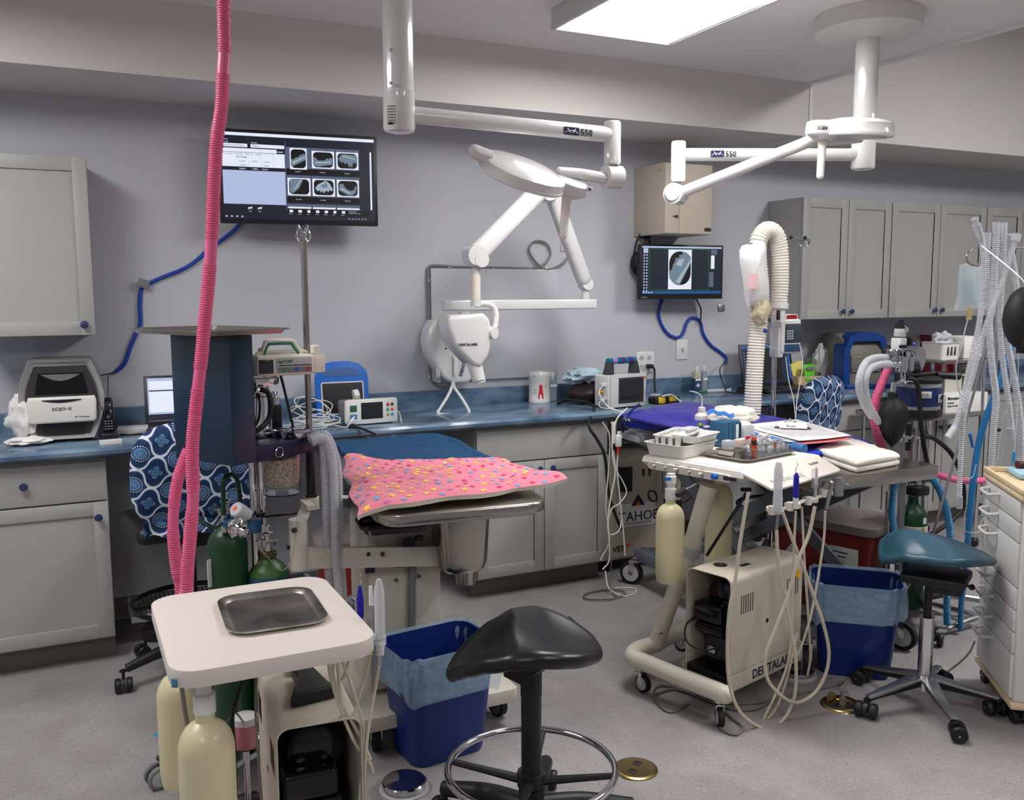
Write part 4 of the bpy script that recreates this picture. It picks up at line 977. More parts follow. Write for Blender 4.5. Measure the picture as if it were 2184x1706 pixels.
part('lettering', MB().text('DENTALAIRE', .0165, aY(978, 738, 3.899), X, Z+X*-.05, bold=True), navy2, xr, world=True)
part('collimator_cone', MB().cyl(aY(1010, 768, 3.95), aY(1022, 812, 3.93), .0365, .031, n=32).cyl(aY(1022, 811, 3.93), aY(1023, 815, 3.93), .0315, .030, n=32), enamel, xr, world=True)
part('head_knob', MB().cyl(aY(1044, 709, 3.93), aY(1056, 710, 3.90), .03, .028, n=28), gwhite, xr, world=True)
hsw = part('hand_switch', MB().lathe([(.02, 0), (.022, .003), (.022, .012), (.016, .016), (.008, .017)], aY(972, 762, 4.548), (0, -1, 0), 24).prism([(-.012, 0), (.012, 0), (.013, -.06), (.009, -.1), (-.007, -.1), (-.013, -.06)], aY(972, 766, 4.54)+Z*.01, V((1, 0, .1)), V((.05, 0, 1)), (0, -.014, 0), .004), gwhite, xr, world=True)
cc = MB(); base = spline([aY(967, 812, 4.5), aY(962, 830, 4.5), aY(952, 850, 4.46), aY(938, 872, 4.42), aY(934, 880, 4.40), aY(944, 884, 4.38), aY(985, 884, 4.38), aY(1000, 880, 4.38), aY(996, 868, 4.4), aY(982, 845, 4.46), aY(970, 828, 4.5), aY(966, 815, 4.5)], 26)
cc.tube(base, .0085, 10, res=2, rib=(.0045, .0012), smooth=False)
part('coiled_cord', cc, gwhite, hsw, world=True)
cb = MB(cable_g).tube([aY(x, y, 4.672) for x, y in ((1214, 546), (1200, 562), (1180, 572), (1160, 573), (1140, 556), (1128, 533), (1136, 517), (1152, 514), (1168, 522), (1174, 543), (1162, 562), (1144, 571), (1110, 572), (1040, 570), (975, 569), (940, 566), (920, 566), (913, 575), (913, 620), (914, 700), (916, 780), (920, 812), (935, 824), (955, 824), (965, 812))], .0062, 8)
for x, y in ((958, 569), (1052, 571), (1130, 572), (1164, 572), (913, 598), (916, 803)): cb.use(white).box(aY(x, y, 4.674), (.014, .014, .014), .003); cb.use(cable_g)
single('wall_cable', cb, None, 'dark grey cable with one loop clipped to the wall around the pale board', 'cable')

# ================================================================ surgical lamps on ceiling posts
rolabel = mat('lamp_logo', (26, 26, 70), .4)
def lamp_post(t, x, y, zb, flange=True):
    part('post', MB().cyl((x, y, zb+.13), (x, y, CH-.001), .0495, n=40), enamel, t, world=True)
    part('post_end', MB().lathe([(.03, -.004), (.046, 0), (.0515, .01), (.0515, .128), (.0495, .13)], (x, y, zb), n=40), enamel, t, world=True)
    if flange: part('ceiling_flange', MB().lathe([(.06, 0), (.20, .012), (.222, .03), (.225, .098)], (x, y, CH-.099), n=56), white, t, world=True)
def bar(t, a, b, z0, zl, m=enamel, r=.0275):
    a, b = V(a), V(b)
    part('upper_bar', MB().cyl(a, b, r, n=28), m, t, world=True)
    part('drop_tube', MB().lathe([(.024, 0), (.031, .006), (.031, a.z-zl+.03), (.027, a.z-zl+.036)], (b.x, b.y, zl), n=32).prism([(0, 0), (-.05, 0), (0, -.05)], V((b.x, b.y, b.z-r+.004))+(a-b).normalized()*.02, -(a-b).normalized()*-1, Z, (0, .012, 0)), m, t, world=True)
def logo(t, o, d, zz):
    n_ = d.cross(Z).normalized()
    o = V(o)
    lm_ = MB(rolabel).rrect(.062, .028, .004, o+d*.03, d, Z, n_*.0012)
    lm_.use(enamel)
    for k in (-1, 1):
        lm_.prism([(k*.002, -.006), (k*.014, .009), (k*.018, .009), (k*.006, -.006)], o+d*.03+n_*.0013, d, Z, n_*.0006)
    lm_.bars([o+d*(.03+.028*math.cos(R(a)))+Z*(-.012+.014*math.sin(R(a)))+n_*.0014 for a in range(20, 161, 10)], .001, 5)
    part('logo', lm_, None, t, world=True)
    part('lettering', MB().text('550', .033, o+d*.066-Z*.012+n_*.0004, d, Z, bold=True), ink, t, world=True)
Y1 = 2.90; p1 = aY(851, 240, Y1)
L1 = thing('surgical_lamp', 'white surgical lamp on the ceiling post nearest the large monitor, disc head tilted down', 'surgical lamp', (p1.x, Y1, CH), group='ceiling surgical lamps')
lamp_post(L1, p1.x, Y1, aY(851, 281, Y1).z)
ae = aY(1306, 288, Y1); a0 = V((p1.x, Y1, aY(851, 242, Y1).z))
bar(L1, a0, ae, 0, aY(1306, 352, Y1).z)
j1 = aY(1308, 378, Y1)
part('joint', MB().cyl(j1+V((-.035, 0, 0)), j1+V((.028, 0, 0)), .042, n=32).cyl(j1+V((.028, 0, 0)), j1+V((.034, -.002, 0)), .036, .03, n=32), enamel, L1, world=True)
logo(L1, aY(1203, 278, Y1-.028), (ae-a0).normalized(), 0)
lb = part('rating_label', MB(labelm).box(aY(835, 245, Y1-.054)+Z*0, (.034, .002, .06), .0004, rz=-.5), None, L1, world=True)
lt_ = MB(ink)
for k in range(7): lt_.box(aY(835, 226+k*6, Y1-.057), (.028, .0012, .0016), rz=-.5)
for k in range(7): lt_.box(aY(829+k*2, 263, Y1-.057), (.0016+.001*(k % 2), .0012, .010), rz=-.5)
part('label_print', lt_, None, lb, world=True)
sc_ = MB()
for py in (106, 177): sc_.use(ink).cyl(aY(834, py, Y1-.045), aY(834, py, Y1-.0525), .0052, n=14).use(enamel).cyl(aY(834, py, Y1-.052), aY(834, py, Y1-.0532), .0042, n=14).use(ink).cyl(aY(834, py, Y1-.053), aY(834, py, Y1-.0537), .0012, n=6)
part('screw', sc_, None, L1, world=True)
def lamp_head(t, c, u, w, L, Wd, th, tip, hpos, knob_=None):
    """flattened disc body with a smaller pod and a grip; u long axis, w across, n up"""
    u = u.normalized(); n_ = u.cross(w).normalized(); w = n_.cross(u).normalized(); c = V(c)
    def ell(a, b, z, k=40, e=2.3): return [c+u*(a*abs(math.cos(2*PI*i/k))**(2/e)*(1 if math.cos(2*PI*i/k) > 0 else -1))+w*(b*abs(math.sin(2*PI*i/k))**(2/e)*(1 if math.sin(2*PI*i/k) > 0 else -1))+n_*z for i in range(k)]
    a, b = L/2, Wd/2
    part('lamp_head', rloft(MB(), [ell(a*.78, b*.78, -th*.5), ell(a*.97, b*.97, -th*.5), ell(a, b, -th*.42), ell(a, b, -th*.28), ell(a*.985, b*.985, -th*.24), ell(a*.97, b*.97, th*.30), ell(a*.9, b*.9, th*.43), ell(a*.6, b*.6, th*.60), ell(a*.25, b*.25, th*.68)]), enamel, t, world=True)
    part('lens', rloft(MB(), [ell(a*.8, b*.8, -th*.52), ell(a*.8, b*.8, -th*.49)]), lgrey, t, world=True)
    hc = c+u*hpos
    def el2(a, b, z): return [hc+u*(a*math.cos(2*PI*i/28))+w*(b*math.sin(2*PI*i/28))+n_*z for i in range(28)]
    pod = part('control_pod', rloft(MB(), [el2(.035, .04, -th*.72), el2(.07, .055, -th*.42), el2(.074, .058, -th*.3), el2(.07, .055, th*.32), el2(.055, .045, th*.42)]), enamel, t, world=True)
    hb = hc-n_*th*.6
    part('grip', MB().cyl(hb+n_*.02, hb-tip*.03, .024, .017, n=24).cyl(hb-tip*.03, hb-tip*.15, .0165, .0145, n=24).ball(hb-tip*.15, .0143, n=16), mat('grip_ivory%d' % len(MATS), (226, 220, 208), .35), pod, world=True)
    return pod, u, w, n_
u1 = aY(1203, 393, Y1)-aY(1032, 346, Y1); c1 = aY(1116, 368, Y1)
pod, uu, ww, nn = lamp_head(L1, c1, u1, V((.15, .80, .42)), .31, .27, .05, V((.09, .0, .95)).normalized(), .19)
tl = aY(1003, 322, Y1)
part('rear_knob', MB().cyl(aY(1045, 337, Y1), aY(1012, 323, Y1), .026, .024, n=24).ball(aY(1012, 323, Y1), .0245, n=18), enamel, L1, world=True)
part('switch', MB().use(lgrey).box(aY(1258, 403, Y1-.055), (.026, .004, .016), .002).use(black).box(aY(1258, 403, Y1-.058), (.006, .003, .008)), None, pod, world=True)
part('lower_bar', MB().tube([aY(1190, 368, Y1+.03), aY(1240, 372, Y1+.02), aY(1296, 382, Y1)], .0205, 20), enamel, L1, world=True)
# second lamp
Y2 = 3.05; p2 = aY(1841, 330, Y2)
L2 = thing('surgical_lamp', 'white surgical lamp folded beside its own post under the round ceiling flange', 'surgical lamp', (p2.x, Y2, CH), group='ceiling surgical lamps')
lamp_post(L2, p2.x, Y2, aY(1841, 361, Y2).z)
e_ = V((.735*3.28, 3.28, aY(1447, 330, 3.28).z)); e_.x = aY(1447, 330, 3.28).x
a0 = V((p2.x, Y2, aY(1841, 330, Y2).z))
bar(L2, a0, e_, 0, aY(1445, 388, 3.28).z)
j2 = aY(1443, 414, 3.28)
part('joint', MB().cyl(j2+V((-.035, -.02, 0)), j2+V((.03, .02, 0)), .044, n=32).cyl(j2+V((-.035, -.02, 0)), j2+V((-.04, -.024, 0)), .036, .03, n=32), enamel, L2, world=True)
logo(L2, aY(1516, 328, 3.215), (a0-e_).normalized(), 0)
part('lower_bar', MB().tube([aY(1450, 412, 3.26), aY(1560, 368, 3.12), aY(1690, 316, 2.98), aY(1735, 300, 2.95), aY(1790, 297, 2.92), aY(1835, 292, 2.90)], .0245, 22), enamel, L2, world=True)
c2 = aY(1826, 275, 2.80)
pod, uu, ww, nn = lamp_head(L2, c2, V((-.93, .36, .02)), V((-.3, -.9, -.10)), .29, .27, .066, V((.05, 0, 1)).normalized(), .135)
part('switch', MB().use(lgrey).box(aY(1752, 272, 2.74), (.045, .003, .018), .004, rz=-.1).use(black).box(aY(1757, 273, 2.737), (.005, .003, .009)).box(aY(1763, 273, 2.737), (.006, .003, .011)), None, pod, world=True)
part('stub', MB().cyl(aY(1863, 242, 2.82), aY(1863, 256, 2.82), .006), enamel, L2, world=True)

# ================================================================ wall monitors
def emi(name, rgb, st=1.0): return mat(name, (0, 0, 0), .4, emit=(rgb, st*.5))
s_white, s_pale, s_dark, s_mid, s_txt, s_blk, s_bone, s_bone2, s_blue = emi('screen_white', (222, 226, 240), 1.35), emi('screen_pale', (176, 188, 222), 1.25), emi('screen_dark', (28, 32, 50), .9), emi('screen_mid', (98, 112, 142), .9), emi('screen_text', (40, 42, 58), .8), emi('screen_black', (9, 9, 12), .8), emi('screen_bone', (120, 140, 158), 1.0), emi('screen_bone_bright', (176, 194, 206), 1.0), emi('screen_blue', (30, 100, 190), 1.0)
def xray_thumb(mb, cx, cz, w, h, y, kind, r):
    mb.use(s_white).box((cx, y, cz), (w, .0006, h)).use(s_blk).rrect(w*.88, h*.88, min(w, h)*.22, (cx, y-.0004, cz), X, Z, (0, -.0004, 0))
    W, H = w*.86, h*.86
    def P_(pts, m, lay=0): mb.use(m).prism([(a*W/2, b*H/2) for a, b in pts], (cx, y-.0009-.0003*lay, cz), X, Z, (0, -.0002, 0))
    k = kind
    if k == 0: P_([(-.98, -.6), (-.9, -.9), (.98, -.1), (.98, .55), (.7, .5), (.62, .65), (.5, .42), (.3, .35), (.2, .48), (.05, .2), (-.2, .1), (-.3, .25), (-.45, 0), (-.98, -.1)], s_bone); P_([(-.8, -.6), (.9, .15), (.9, .3), (-.8, -.35)], s_bone2, 1)
    elif k == 1: P_([(-.98, .3), (-.98, -.7), (-.6, -.95), (.95, -.6), (.95, .2), (.75, .35), (.6, .1), (.4, .25), (.2, -.05), (-.2, -.1), (-.55, -.1), (-.8, .3)], s_bone); P_([(-.8, -.5), (.8, -.35), (.8, -.2), (-.8, -.3)], s_bone2, 1)
    elif k == 2: P_([(-.95, .2), (-.6, .9), (.95, .8), (.95, -.3), (.6, -.15), (.5, -.9), (.35, -.6), (.2, -.9), (.05, -.3), (-.3, -.4), (-.4, -.1), (-.6, -.3)], s_bone); P_([(-.5, .6), (.9, .2), (.9, .3), (-.4, .75)], s_bone2, 1)
    elif k == 3: P_([(-.95, -.6), (-.7, -.95), (.0, -.2), (.4, .95), (-.95, .95)], s_bone); P_([(-.4, -.4), (.25, .9), (.1, .9), (-.6, -.5)], s_bone2, 1)
    elif k == 4: P_([(-.9, -.1), (-.6, .4), (.2, .95), (.6, .6), (.95, -.2), (.85, -.45), (.6, -.3), (.45, -.6), (.25, -.35), (.0, -.8), (-.1, -.4), (-.3, -.7), (-.4, -.4), (-.7, -.5)], s_bone2); P_([(-.4, .2), (.2, .7), (.5, .2), (.0, -.1)], s_bone, 1)
    else: P_([(-.95, -.3), (-.9, .6), (-.5, .6), (-.35, .2), (.0, -.2), (.3, -.3), (.6, -.2), (.8, .4), (.95, .3), (.85, -.5), (.5, -.95), (.0, -.9)], s_bone); P_([(-.7, .1), (.1, -.55), (.5, -.6), (.0, -.7), (-.8, -.1)], s_bone2, 1)
def monitor(label, c, w, h, rz, tilt=0, bez=.017):
    t = thing('monitor', label, 'monitor', (c.x, c.y, c.z), rz)
    part('case', MB().box((0, .018, 0), (w, .036, h), .004).box((0, .05, 0), (w*.6, .04, h*.6), .012), black, t)
    return t
c_ = aY(641, 381, 4.50)
m1 = monitor('large wall monitor showing a patient list and six dental x-ray thumbnails', c_, .752, .436, R(-5))
part('wall_arm', MB().box((0, .128, 0), (.1, .118, .1), .008), dgrey, m1)
W, H = .722, .400
s = MB(s_dark).box((0, -.0006, .003), (W, .001, H))
L0 = -W/2
s.use(s_white).box((L0+W/2, -.0014, .003+H/2-.008), (W, .0006, .014)); s.box((L0+.115+.0, -.0014, .13), (.0, .0006, .0)) if False else None
s.use(s_white).box2((L0+.003, -.0017, .135), (L0+.118, -.0012, .151)).box2((L0+.133, -.0017, .135), (L0+.288, -.0012, .151)).box2((L0+.003, -.0017, .112), (L0+.252, -.0012, .130))
s.use(s_white).box2((L0+.002, -.0017, .045), (L0+.289, -.0012, .110)).use(s_pale).box2((L0+.002, -.0017, -.128), (L0+.289, -.0012, .028))
s.use(s_mid).box2((L0+.291, -.0015, -.15), (L0+.294, -.0012, .17))
s.use(s_white).box2((W/2-.022, -.0015, -.14), (W/2-.014, -.0012, .14))
for k in range(4): s.use(s_mid).box2((L0+.066+k*.056, -.0019, .045), (L0+.0665+k*.056, -.0016, .110))
r0 = random.Random(2)
for i in range(3):
    for j in range(2):
        cx, cz = L0+.353+i*.118, .085-j*.132
        s.use(s_mid).box((cx, -.0012, cz+.012), (.116, .0006, .100)).use(s_blk).box((cx, -.0013, cz-.052), (.116, .0006, .024))
        xray_thumb(s, cx, cz+.008, (.080, .108, .108)[i] if j == 0 else .108, .100 if (i, j) == (0, 0) else .082, -.0018, (0, 1, 2, 3, 4, 5)[i+3*j], r0)
    s.use(s_mid).box((L0+.353+i*.118, -.0012, -.131), (.116, .0006, .022)); s.use(s_white).box((L0+.353+i*.118, -.0016, -.138), (.11, .0006, .008))
s.use(s_blk).box2((L0+.296, -.0022, -.172), (W/2-.03, -.0012, -.146))
for k in range(7): s.use(s_white).box((L0+.312+k*.042, -.0026, -.155), (.016 if k not in (2, 5) else .014, .0006, .012))
s.use(s_pale).box2((L0+.59, -.0026, -.160), (L0+.65, -.0022, -.158)).use(s_blue).box((L0+.633, -.0028, -.159), (.006, .0006, .005))
for k, x in enumerate((.12, .165)): s.use(s_white).prism([(-.009, -.004), (-.006, .005), (-.002, .003), (.004, .004), (.008, .009), (.010, .003), (.006, -.006), (.004, -.002), (-.004, -.002), (-.006, -.007)], (L0+x, -.0016, -.146), X, Z, (0, -.0006, 0))
for k in range(4): s.use(s_pale).box((L0+.012+k*.024, -.0016, -.186), (.009, .0006, .007))
for k in range(6): s.use(s_pale).box((W/2-.13+k*.016, -.0016, -.186), (.006, .0006, .005))
part('screen', s, None, m1)
tx = MB(s_txt)
def T_(mb, txt, sz, x, z, bold=False): mb.text(txt, sz, (L0+x, -.0021, z), X, Z, ext=.0001, bold=bold)
T_(tx, 'Last Name, Pet Name...', .0105, .008, .140); T_(tx, "Patients", .0105, .14, .140); T_(tx, 'Last Name    First Name    Birth Date    Species', .0085, .014, .100); T_(tx, 'Dr Krista', .0115, .07, .086, True)
T_(tx, 'Casper', .0105, .078, .068); T_(tx, '5/30/2...', .0105, .135, .068); T_(tx, 'Canine', .0105, .19, .068); T_(tx, 'Celeste', .0105, .078, .050); T_(tx, 'Feline', .0105, .19, .050)
part('screen_text', tx, None, m1)
tw = MB(s_white)
T_(tw, 'Patients', .008, .006, .167); T_(tw, 'Find By', .008, .008, .155); T_(tw, 'Provider', .008, .135, .155); T_(tw, 'Search', .0095, .255, .117, True); T_(tw, 'Sophie', .0105, .078, .033); T_(tw, '11/8/2...    Canine', .0105, .135, .033)
for k, n_ in enumerate(('9:16 AM', '9:19 AM', '9:18 AM')): T_(tw, n_, .0075, .336+k*.118, .030); 
for k, n_ in enumerate(('9:16 AM', '9:17 AM', '9:21 AM')): T_(tw, n_, .0075, .336+k*.118, -.102)
for k, n_ in enumerate(('Import', 'Acquire', 'Create', 'Mount', 'Report', 'Print', 'Delete')): T_(tw, n_, .0058, .301+k*.042, -.170)
T_(tw, 'Thumb Size', .008, .59, -.153); T_(tw, 'Add', .007, .115, -.163); T_(tw, 'Edit', .007, .16, -.163)
part('screen_icons', tw, None, m1)
c_ = aY(1455, 580, 4.53)
m2 = monitor('smaller wall monitor showing one large tooth x-ray in a green outline', c_, .580, .322, R(-4))
part('wall_arm', MB().box((0, .108, 0), (.08, .094, .08), .006), dgrey, m2)
W, H = .552, .282; L0 = -W/2
s = MB(emi('screen_navy', (22, 34, 52), .9)).box((0, -.0006, .010), (W, .001, H))
s.use(emi('screen_bar', (24, 96, 160), .9)).box((0, -.0013, -.121), (W, .0006, .016)).use(s_pale).box((0, -.0013, .145), (W, .0006, .010))
s.use(emi('screen_green', (60, 150, 50), .9))
for a, b in (((L0+.048, .133), (L0+.46, .135)), ((L0+.048, -.107), (L0+.46, -.105))): s.box2((a[0], -.0018, a[1]), (b[0], -.0012, b[1]))
for x in (L0+.048, L0+.459): s.box2((x, -.0018, -.106), (x+.0018, -.0012, .134))
s.use(s_white).box2((L0+.178, -.0020, -.103), (L0+.340, -.0013, .132)).use(s_blk).rrect(.150, .20, .07, (L0+.259, -.0022, .022), X, Z, (0, -.0004, 0))
s.use(s_bone).prism([(-.073, -.06), (-.04, -.092), (.0, -.098), (.073, .03), (.073, .07), (.04, .095), (.012, .096), (.018, .082), (-.01, .078), (-.004, .064), (-.032, .06), (-.038, .036), (-.05, .018), (-.056, -.005), (-.073, -.018)], (L0+.259, -.0027, .022), X, Z, (0, -.0003, 0))
s.use(s_bone2).prism([(-.03, -.08), (-.005, -.09), (.07, .03), (.07, .05)], (L0+.259, -.0031, .022), X, Z, (0, -.0002, 0)).prism([(-.03, .02), (-.01, .05), (.03, .06), (.01, .01)], (L0+.259, -.0031, .022), X, Z, (0, -.0002, 0))
for k in range(13):
    for j in (0, 1): s.use(s_pale).box((L0+.014+j*.018, -.0016, .098-k*.0175), (.009, .0006, .009))
s.use(s_pale).box((L0+.024, -.0016, .124), (.03, .0006, .028)); s.use(s_white).box2((W/2-.075, -.0016, .02), (W/2-.05, -.0012, .10)); s.use(s_mid).box2((W/2-.075, -.0016, .105), (W/2-.03, -.0012, .135)).box2((W/2-.085, -.0016, -.09), (W/2-.055, -.0012, 0))
for k in range(4): s.use(s_white).box((L0+.012+k*.018, -.0018, -.121), (.008, .0006, .006))
part('screen', s, None, m2)
part('lettering', MB(lgrey).text('Lenovo', .013, (-W/2-.002, -.0006, -.153), X, Z), None, m2)
# ================================================================ things on the counter, from the left
def cpt(x, y): p = aZ(x, y, CT); return V((p.x, min(p.y, 4.60), CT))
def cloth_blob(name, label, cat, c, sx, sy, sz, m, seed=0, amp=.35, group=None):
    """crumpled cloth or bag: a soft lump with creases, flat below"""
    mb = MB(); n, k = 40, 18; vs = []
    for j in range(k+1):
        ph = -PI/2+PI*j/k
        for i in range(n):
            a = 2*PI*i/n; d = V((math.cos(a)*math.cos(ph), math.sin(a)*math.cos(ph), math.sin(ph)))
            f = 1+amp*(nz(d*2.1+V((seed, 0, 0)))*.8+nz(d*5+V((0, seed, 0)))*.4-abs(nz(d*3.3+V((0, 0, seed))))*.5)
            p = V((d.x*f*sx/2, d.y*f*sy/2, (d.z*f*.5+.5)*sz)); p.z = max(p.z, 0); vs.append(V(c)+p)
    fs = [[j*n+i, j*n+(i+1) % n, (j+1)*n+(i+1) % n, (j+1)*n+i] for j in range(k) for i in range(n)]
    return single(name, mb.add(vs, fs), m, label, cat, group, sharp=50)
tissue = mat('white_tissue', (222, 220, 216), .8, bump=(30, .4, .01))
cloth_blob('cloth', 'crumpled white cloth bunched on the counter beside the boxy grey scanner', 'cloth', (-.175, 4.36, CT), .15, .22, .21, tissue, 3)
cloth_blob('cloth', 'flattened white cloth corner spreading from under the boxy grey scanner', 'cloth', (-.165, 4.26, CT), .17, .12, .035, tissue, 8)
# boxy grey plate scanner
sx0, sy0 = -.031, 4.27
sxn = thing('plate_scanner', 'rounded grey dental plate scanner with a white front band on the counter', 'scanner', (sx0, sy0, CT), R(-2))
sil = mat('silver_plastic', (122, 122, 120), .32, .3); sild = mat('graphite_plastic', (46, 45, 44), .45)
def barrel(w0, w1, h, n=8): # outline bulging in the middle
    L_ = [(-(w0+(w1-w0)*math.sin(PI*k/n)), h*k/n) for k in range(n+1)]; return [(-a, b) for a, b in L_]+[(a, b) for a, b in L_[::-1]]
def bl(w0, w1, h, x0, y0, z0, d, mb, b=.008): return mb.prism([(a, c_) for a, c_ in barrel(w0, w1, h)], (x0, y0, z0), X, Z, (0, d, 0), b)
part('shell', bl(.118, .164, .335, 0, .01, .012, .27, MB(), .012), sil, sxn)
o_ = MB(); A = barrel(.118, .164, .335); Bq = [(a*.86, .02+c_*.885) for a, c_ in A]; k = len(A)
o_.add([(a, .0, .012+c_) for a, c_ in A]+[(a, -.004, .014+c_) for a, c_ in [(a*.985, c_*.99) for a, c_ in A]]+[(a, .012, .012+c_) for a, c_ in Bq]+[(a, .014, .012+c_) for a, c_ in A],
       [[j*k+i, j*k+(i+1) % k, (j+1)*k+(i+1) % k, (j+1)*k+i] for j in range(2) for i in range(k)]+[[i, (i+1) % k, 3*k+(i+1) % k, 3*k+i] for i in range(k)])
part('front_rim', o_, mat('silver_rim', (176, 175, 172), .25, .5), sxn)
part('recess', bl(.099, .138, .29, 0, .0075, .033, .006, MB(), 0), sild, sxn)
part('upper_opening', MB().use(gloss_black).prism([(-.10, 0), (.10, 0), (.085, .088), (-.085, .088)], (0, .0065, .205), X, Z, (0, -.002, 0)).use(sil).prism([(-.075, .07)]+[(-.075+.15*k/10, .07-.028*math.sin(PI*k/10)) for k in range(1, 10)]+[(.075, .07)], (0, .004, .218), X, Z, (0, -.002, 0)), None, sxn)
part('white_band', MB().prism([(-.129, .105), (-.118, .095), (.118, .095), (.129, .105), (.133, .185), (.126, .205), (-.126, .205), (-.133, .185)], (0, .004, -.01), X, Z, (0, -.03, 0), .01, 3), mat('band_white', (214, 211, 204), .35), sxn)
part('control_strip', MB().prism([(-.075+.15*k/10, .193-.010*math.sin(PI*k/10)) for k in range(11)]+[(.075, .196), (-.075, .196)], (0, -.0275, -.012), X, Z, (0, -.0006, 0)), black, sxn)
part('slot', MB().prism([(-.078, 0), (.078, 0), (.084, .055), (-.084, .055)], (0, .0055, .032), X, Z, (0, -.002, 0)), black, sxn)
part('lettering', MB().text('scan-x', .03, (-.04, -.0268, .138), X, Z), mat('grey_ink', (60, 60, 62), .5), sxn)
part('small_lettering', MB().text('Air Techniques', .0095, (.045, -.0268, .106), X, Z), MATS['grey_ink'], sxn)
part('foot', MB().box((0, .14, .006), (.22, .24, .012), .003), black, sxn)
# cordless phone in its cradle
q = cpt(233, 938)
ph = thing('cordless_phone', 'black cordless phone standing upright in its cradle', 'phone', (q.x, q.y+.02, CT), R(4))
part('handset', MB().box((0, 0, .105), (.048, .022, .15), .009, 3, rot=M.Rotation(R(-10), 4, 'X')), gloss_black, ph)
kp = MB(grey)
for r_ in range(4):
    for c_ in range(3): kp.box((-.012+c_*.012, -.0235+.0021*r_, .048+r_*.011), (.008, .002, .005), .0008)
part('keypad', kp.use(alu).cyl((0, -.012, .100), (0, -.0155, .0995), .0075, n=18), None, ph)
part('screen', MB().box((0, -.0035, .145), (.032, .002, .034), .0005, rot=M.Rotation(R(-10), 4, 'X')), scr, ph)
part('cradle', MB().box((0, .0, .016), (.072, .075, .032), .01, 3), black, ph)
q = cpt(236, 948); single('eraser_block', MB().box((q.x, q.y, CT+.011), (.085, .035, .022), .003, rz=.22), gwhite, 'small white plastic block lying in front of the cordless phone', 'plastic block')
q = cpt(284, 925); single('metal_box', MB().box((q.x, 4.40, CT+.016), (.13, .10, .032), .006, rz=-.1), lgrey, 'slim silver box between the cordless phone and the left laptop', 'box')
cb = MB(black).tube([(.20, 4.5, CT+.006), (.14, 4.42, CT+.008), (.11, 4.36, CT+.006), (.13, 4.34, CT+.01), (.17, 4.38, CT+.006), (.22, 4.33, CT+.005), (.28, 4.34, CT+.005)], .0035, 6).tube([aY(196, 804, 4.66), aY(222, 799, 4.66), aY(246, 794, 4.66)], .003, 6).tube([aY(230, 800, 4.66), aY(230, 840, 4.64), (.15, 4.6, CT+.05), (.12, 4.56, CT+.02), (.09, 4.5, CT+.01)], .0022, 6)
single('loose_cable', cb, None, 'thin black cables behind the cordless phone by the boxy scanner', 'cable')
# laptops
def laptop(label, x, y, rz, w, dp, hs, lean, scrf):
    t = thing('laptop', label, 'laptop', (x, y, CT), rz, 'open laptops')
    part('base', MB().box((0, 0, .013), (w, dp, .024), .004), black, t)
    kb = MB(dgrey)
    for r_ in range(5):
        for c_ in range(14): kb.box((-w*.43+c_*w*.0665, -.02+r_*.019, .0255), (w*.055, .015, .002))
    part('keyboard', kb, None, t)
    part('touchpad', MB().box((0, -.075, .0255), (.09, .045, .001)), dgrey, t)
    l = part('lid', MB().box((0, 0, hs/2), (w, .010, hs), .004), black, t)
    l.location = (0, dp/2-.005, .02); l.rotation_euler = (R(-lean), 0, 0); MW[l] = MW[t] @ M.Translation(l.location) @ M.Rotation(R(-lean), 4, 'X')
    s_ = scrf(w-.03, hs-.035, hs); part('screen', s_, None, l)
    return t
def scr_left(w, h, hs):
    z0 = hs/2+.005; s = MB(s_pale).box((0, -.0056, z0), (w, .0008, h))
    s.use(s_white).box((-w*.16, -.0062, z0-.01), (w*.64, .0006, h*.5)).box((-w*.16, -.0062, z0+h*.33), (w*.64, .0006, h*.2)).use(s_dark).box((0, -.0062, z0-h*.42), (w, .0006, h*.15)).box((-w*.16, -.0068, z0+h*.2), (w*.64, .0006, h*.025)).box((w*.34, -.006, z0), (w*.32, .0006, h*.8))
    for j in range(2): xray_thumb(s, w*.30, z0+h*.2-j*h*.4, w*.22, h*.26, -.0075, j, None)
    return s
def scr_right(w, h, hs):
    z0 = hs/2+.005; s = MB(emi('laptop_navy', (12, 36, 66), .9)).box((0, -.0056, z0), (w, .0008, h))
    s.use(s_blk).box((-w*.05, -.0062, z0), (w*.7, .0006, h*.86)).use(s_blue).box((0, -.0062, z0+h*.46), (w, .0006, h*.05)).box((w*.47, -.0064, z0), (w*.03, .0006, h*.8))
    for k in range(9): s.use(s_mid).box((-w*.45, -.0064, z0+h*.32-k*h*.08), (w*.04, .0006, h*.03))
    s.use(s_bone).box((-w*.17, -.0068, z0), (w*.02, .0006, h*.8))
    return s
laptop('open black laptop with a bright screen standing left of the navy box', .468, 4.33, R(-3), .34, .235, .235, 16, scr_left)
laptop('open black laptop with a dark blue screen behind the white corrugated hose', 4.02, 4.40, R(-4), .40, .25, .275, 14, scr_right)
# blue sleeved cable running up the wall to the large monitor
P = [aY(x, y, 4.6795) for x, y in ((518, 470), (500, 490), (478, 508), (450, 528), (420, 555), (390, 574), (350, 590), (318, 604), (302, 615), (298, 650), (299, 690), (290, 712), (278, 740), (270, 765), (262, 780), (246, 793))]
single('sleeved_cable', MB().tube(P, .0095, 10, res=8), bluecab, 'blue sleeved cable running down the wall from the large monitor to the left counter', 'cable')
q = aY(306, 605, 4.66); single('cable_plate', MB().box(q, (.05, .012, .04), .002, rot=M.Rotation(.3, 4, 'Y')), grey, 'small grey square clip holding the blue sleeved cable on the left wall', 'clip')
P = [aY(x, y, 4.6795) for x, y in ((1413, 637), (1405, 665), (1410, 690), (1425, 712), (1444, 720), (1456, 712), (1464, 690), (1474, 678), (1486, 679), (1495, 690), (1500, 712), (1515, 735), (1535, 750), (1548, 762), (1547, 775))]
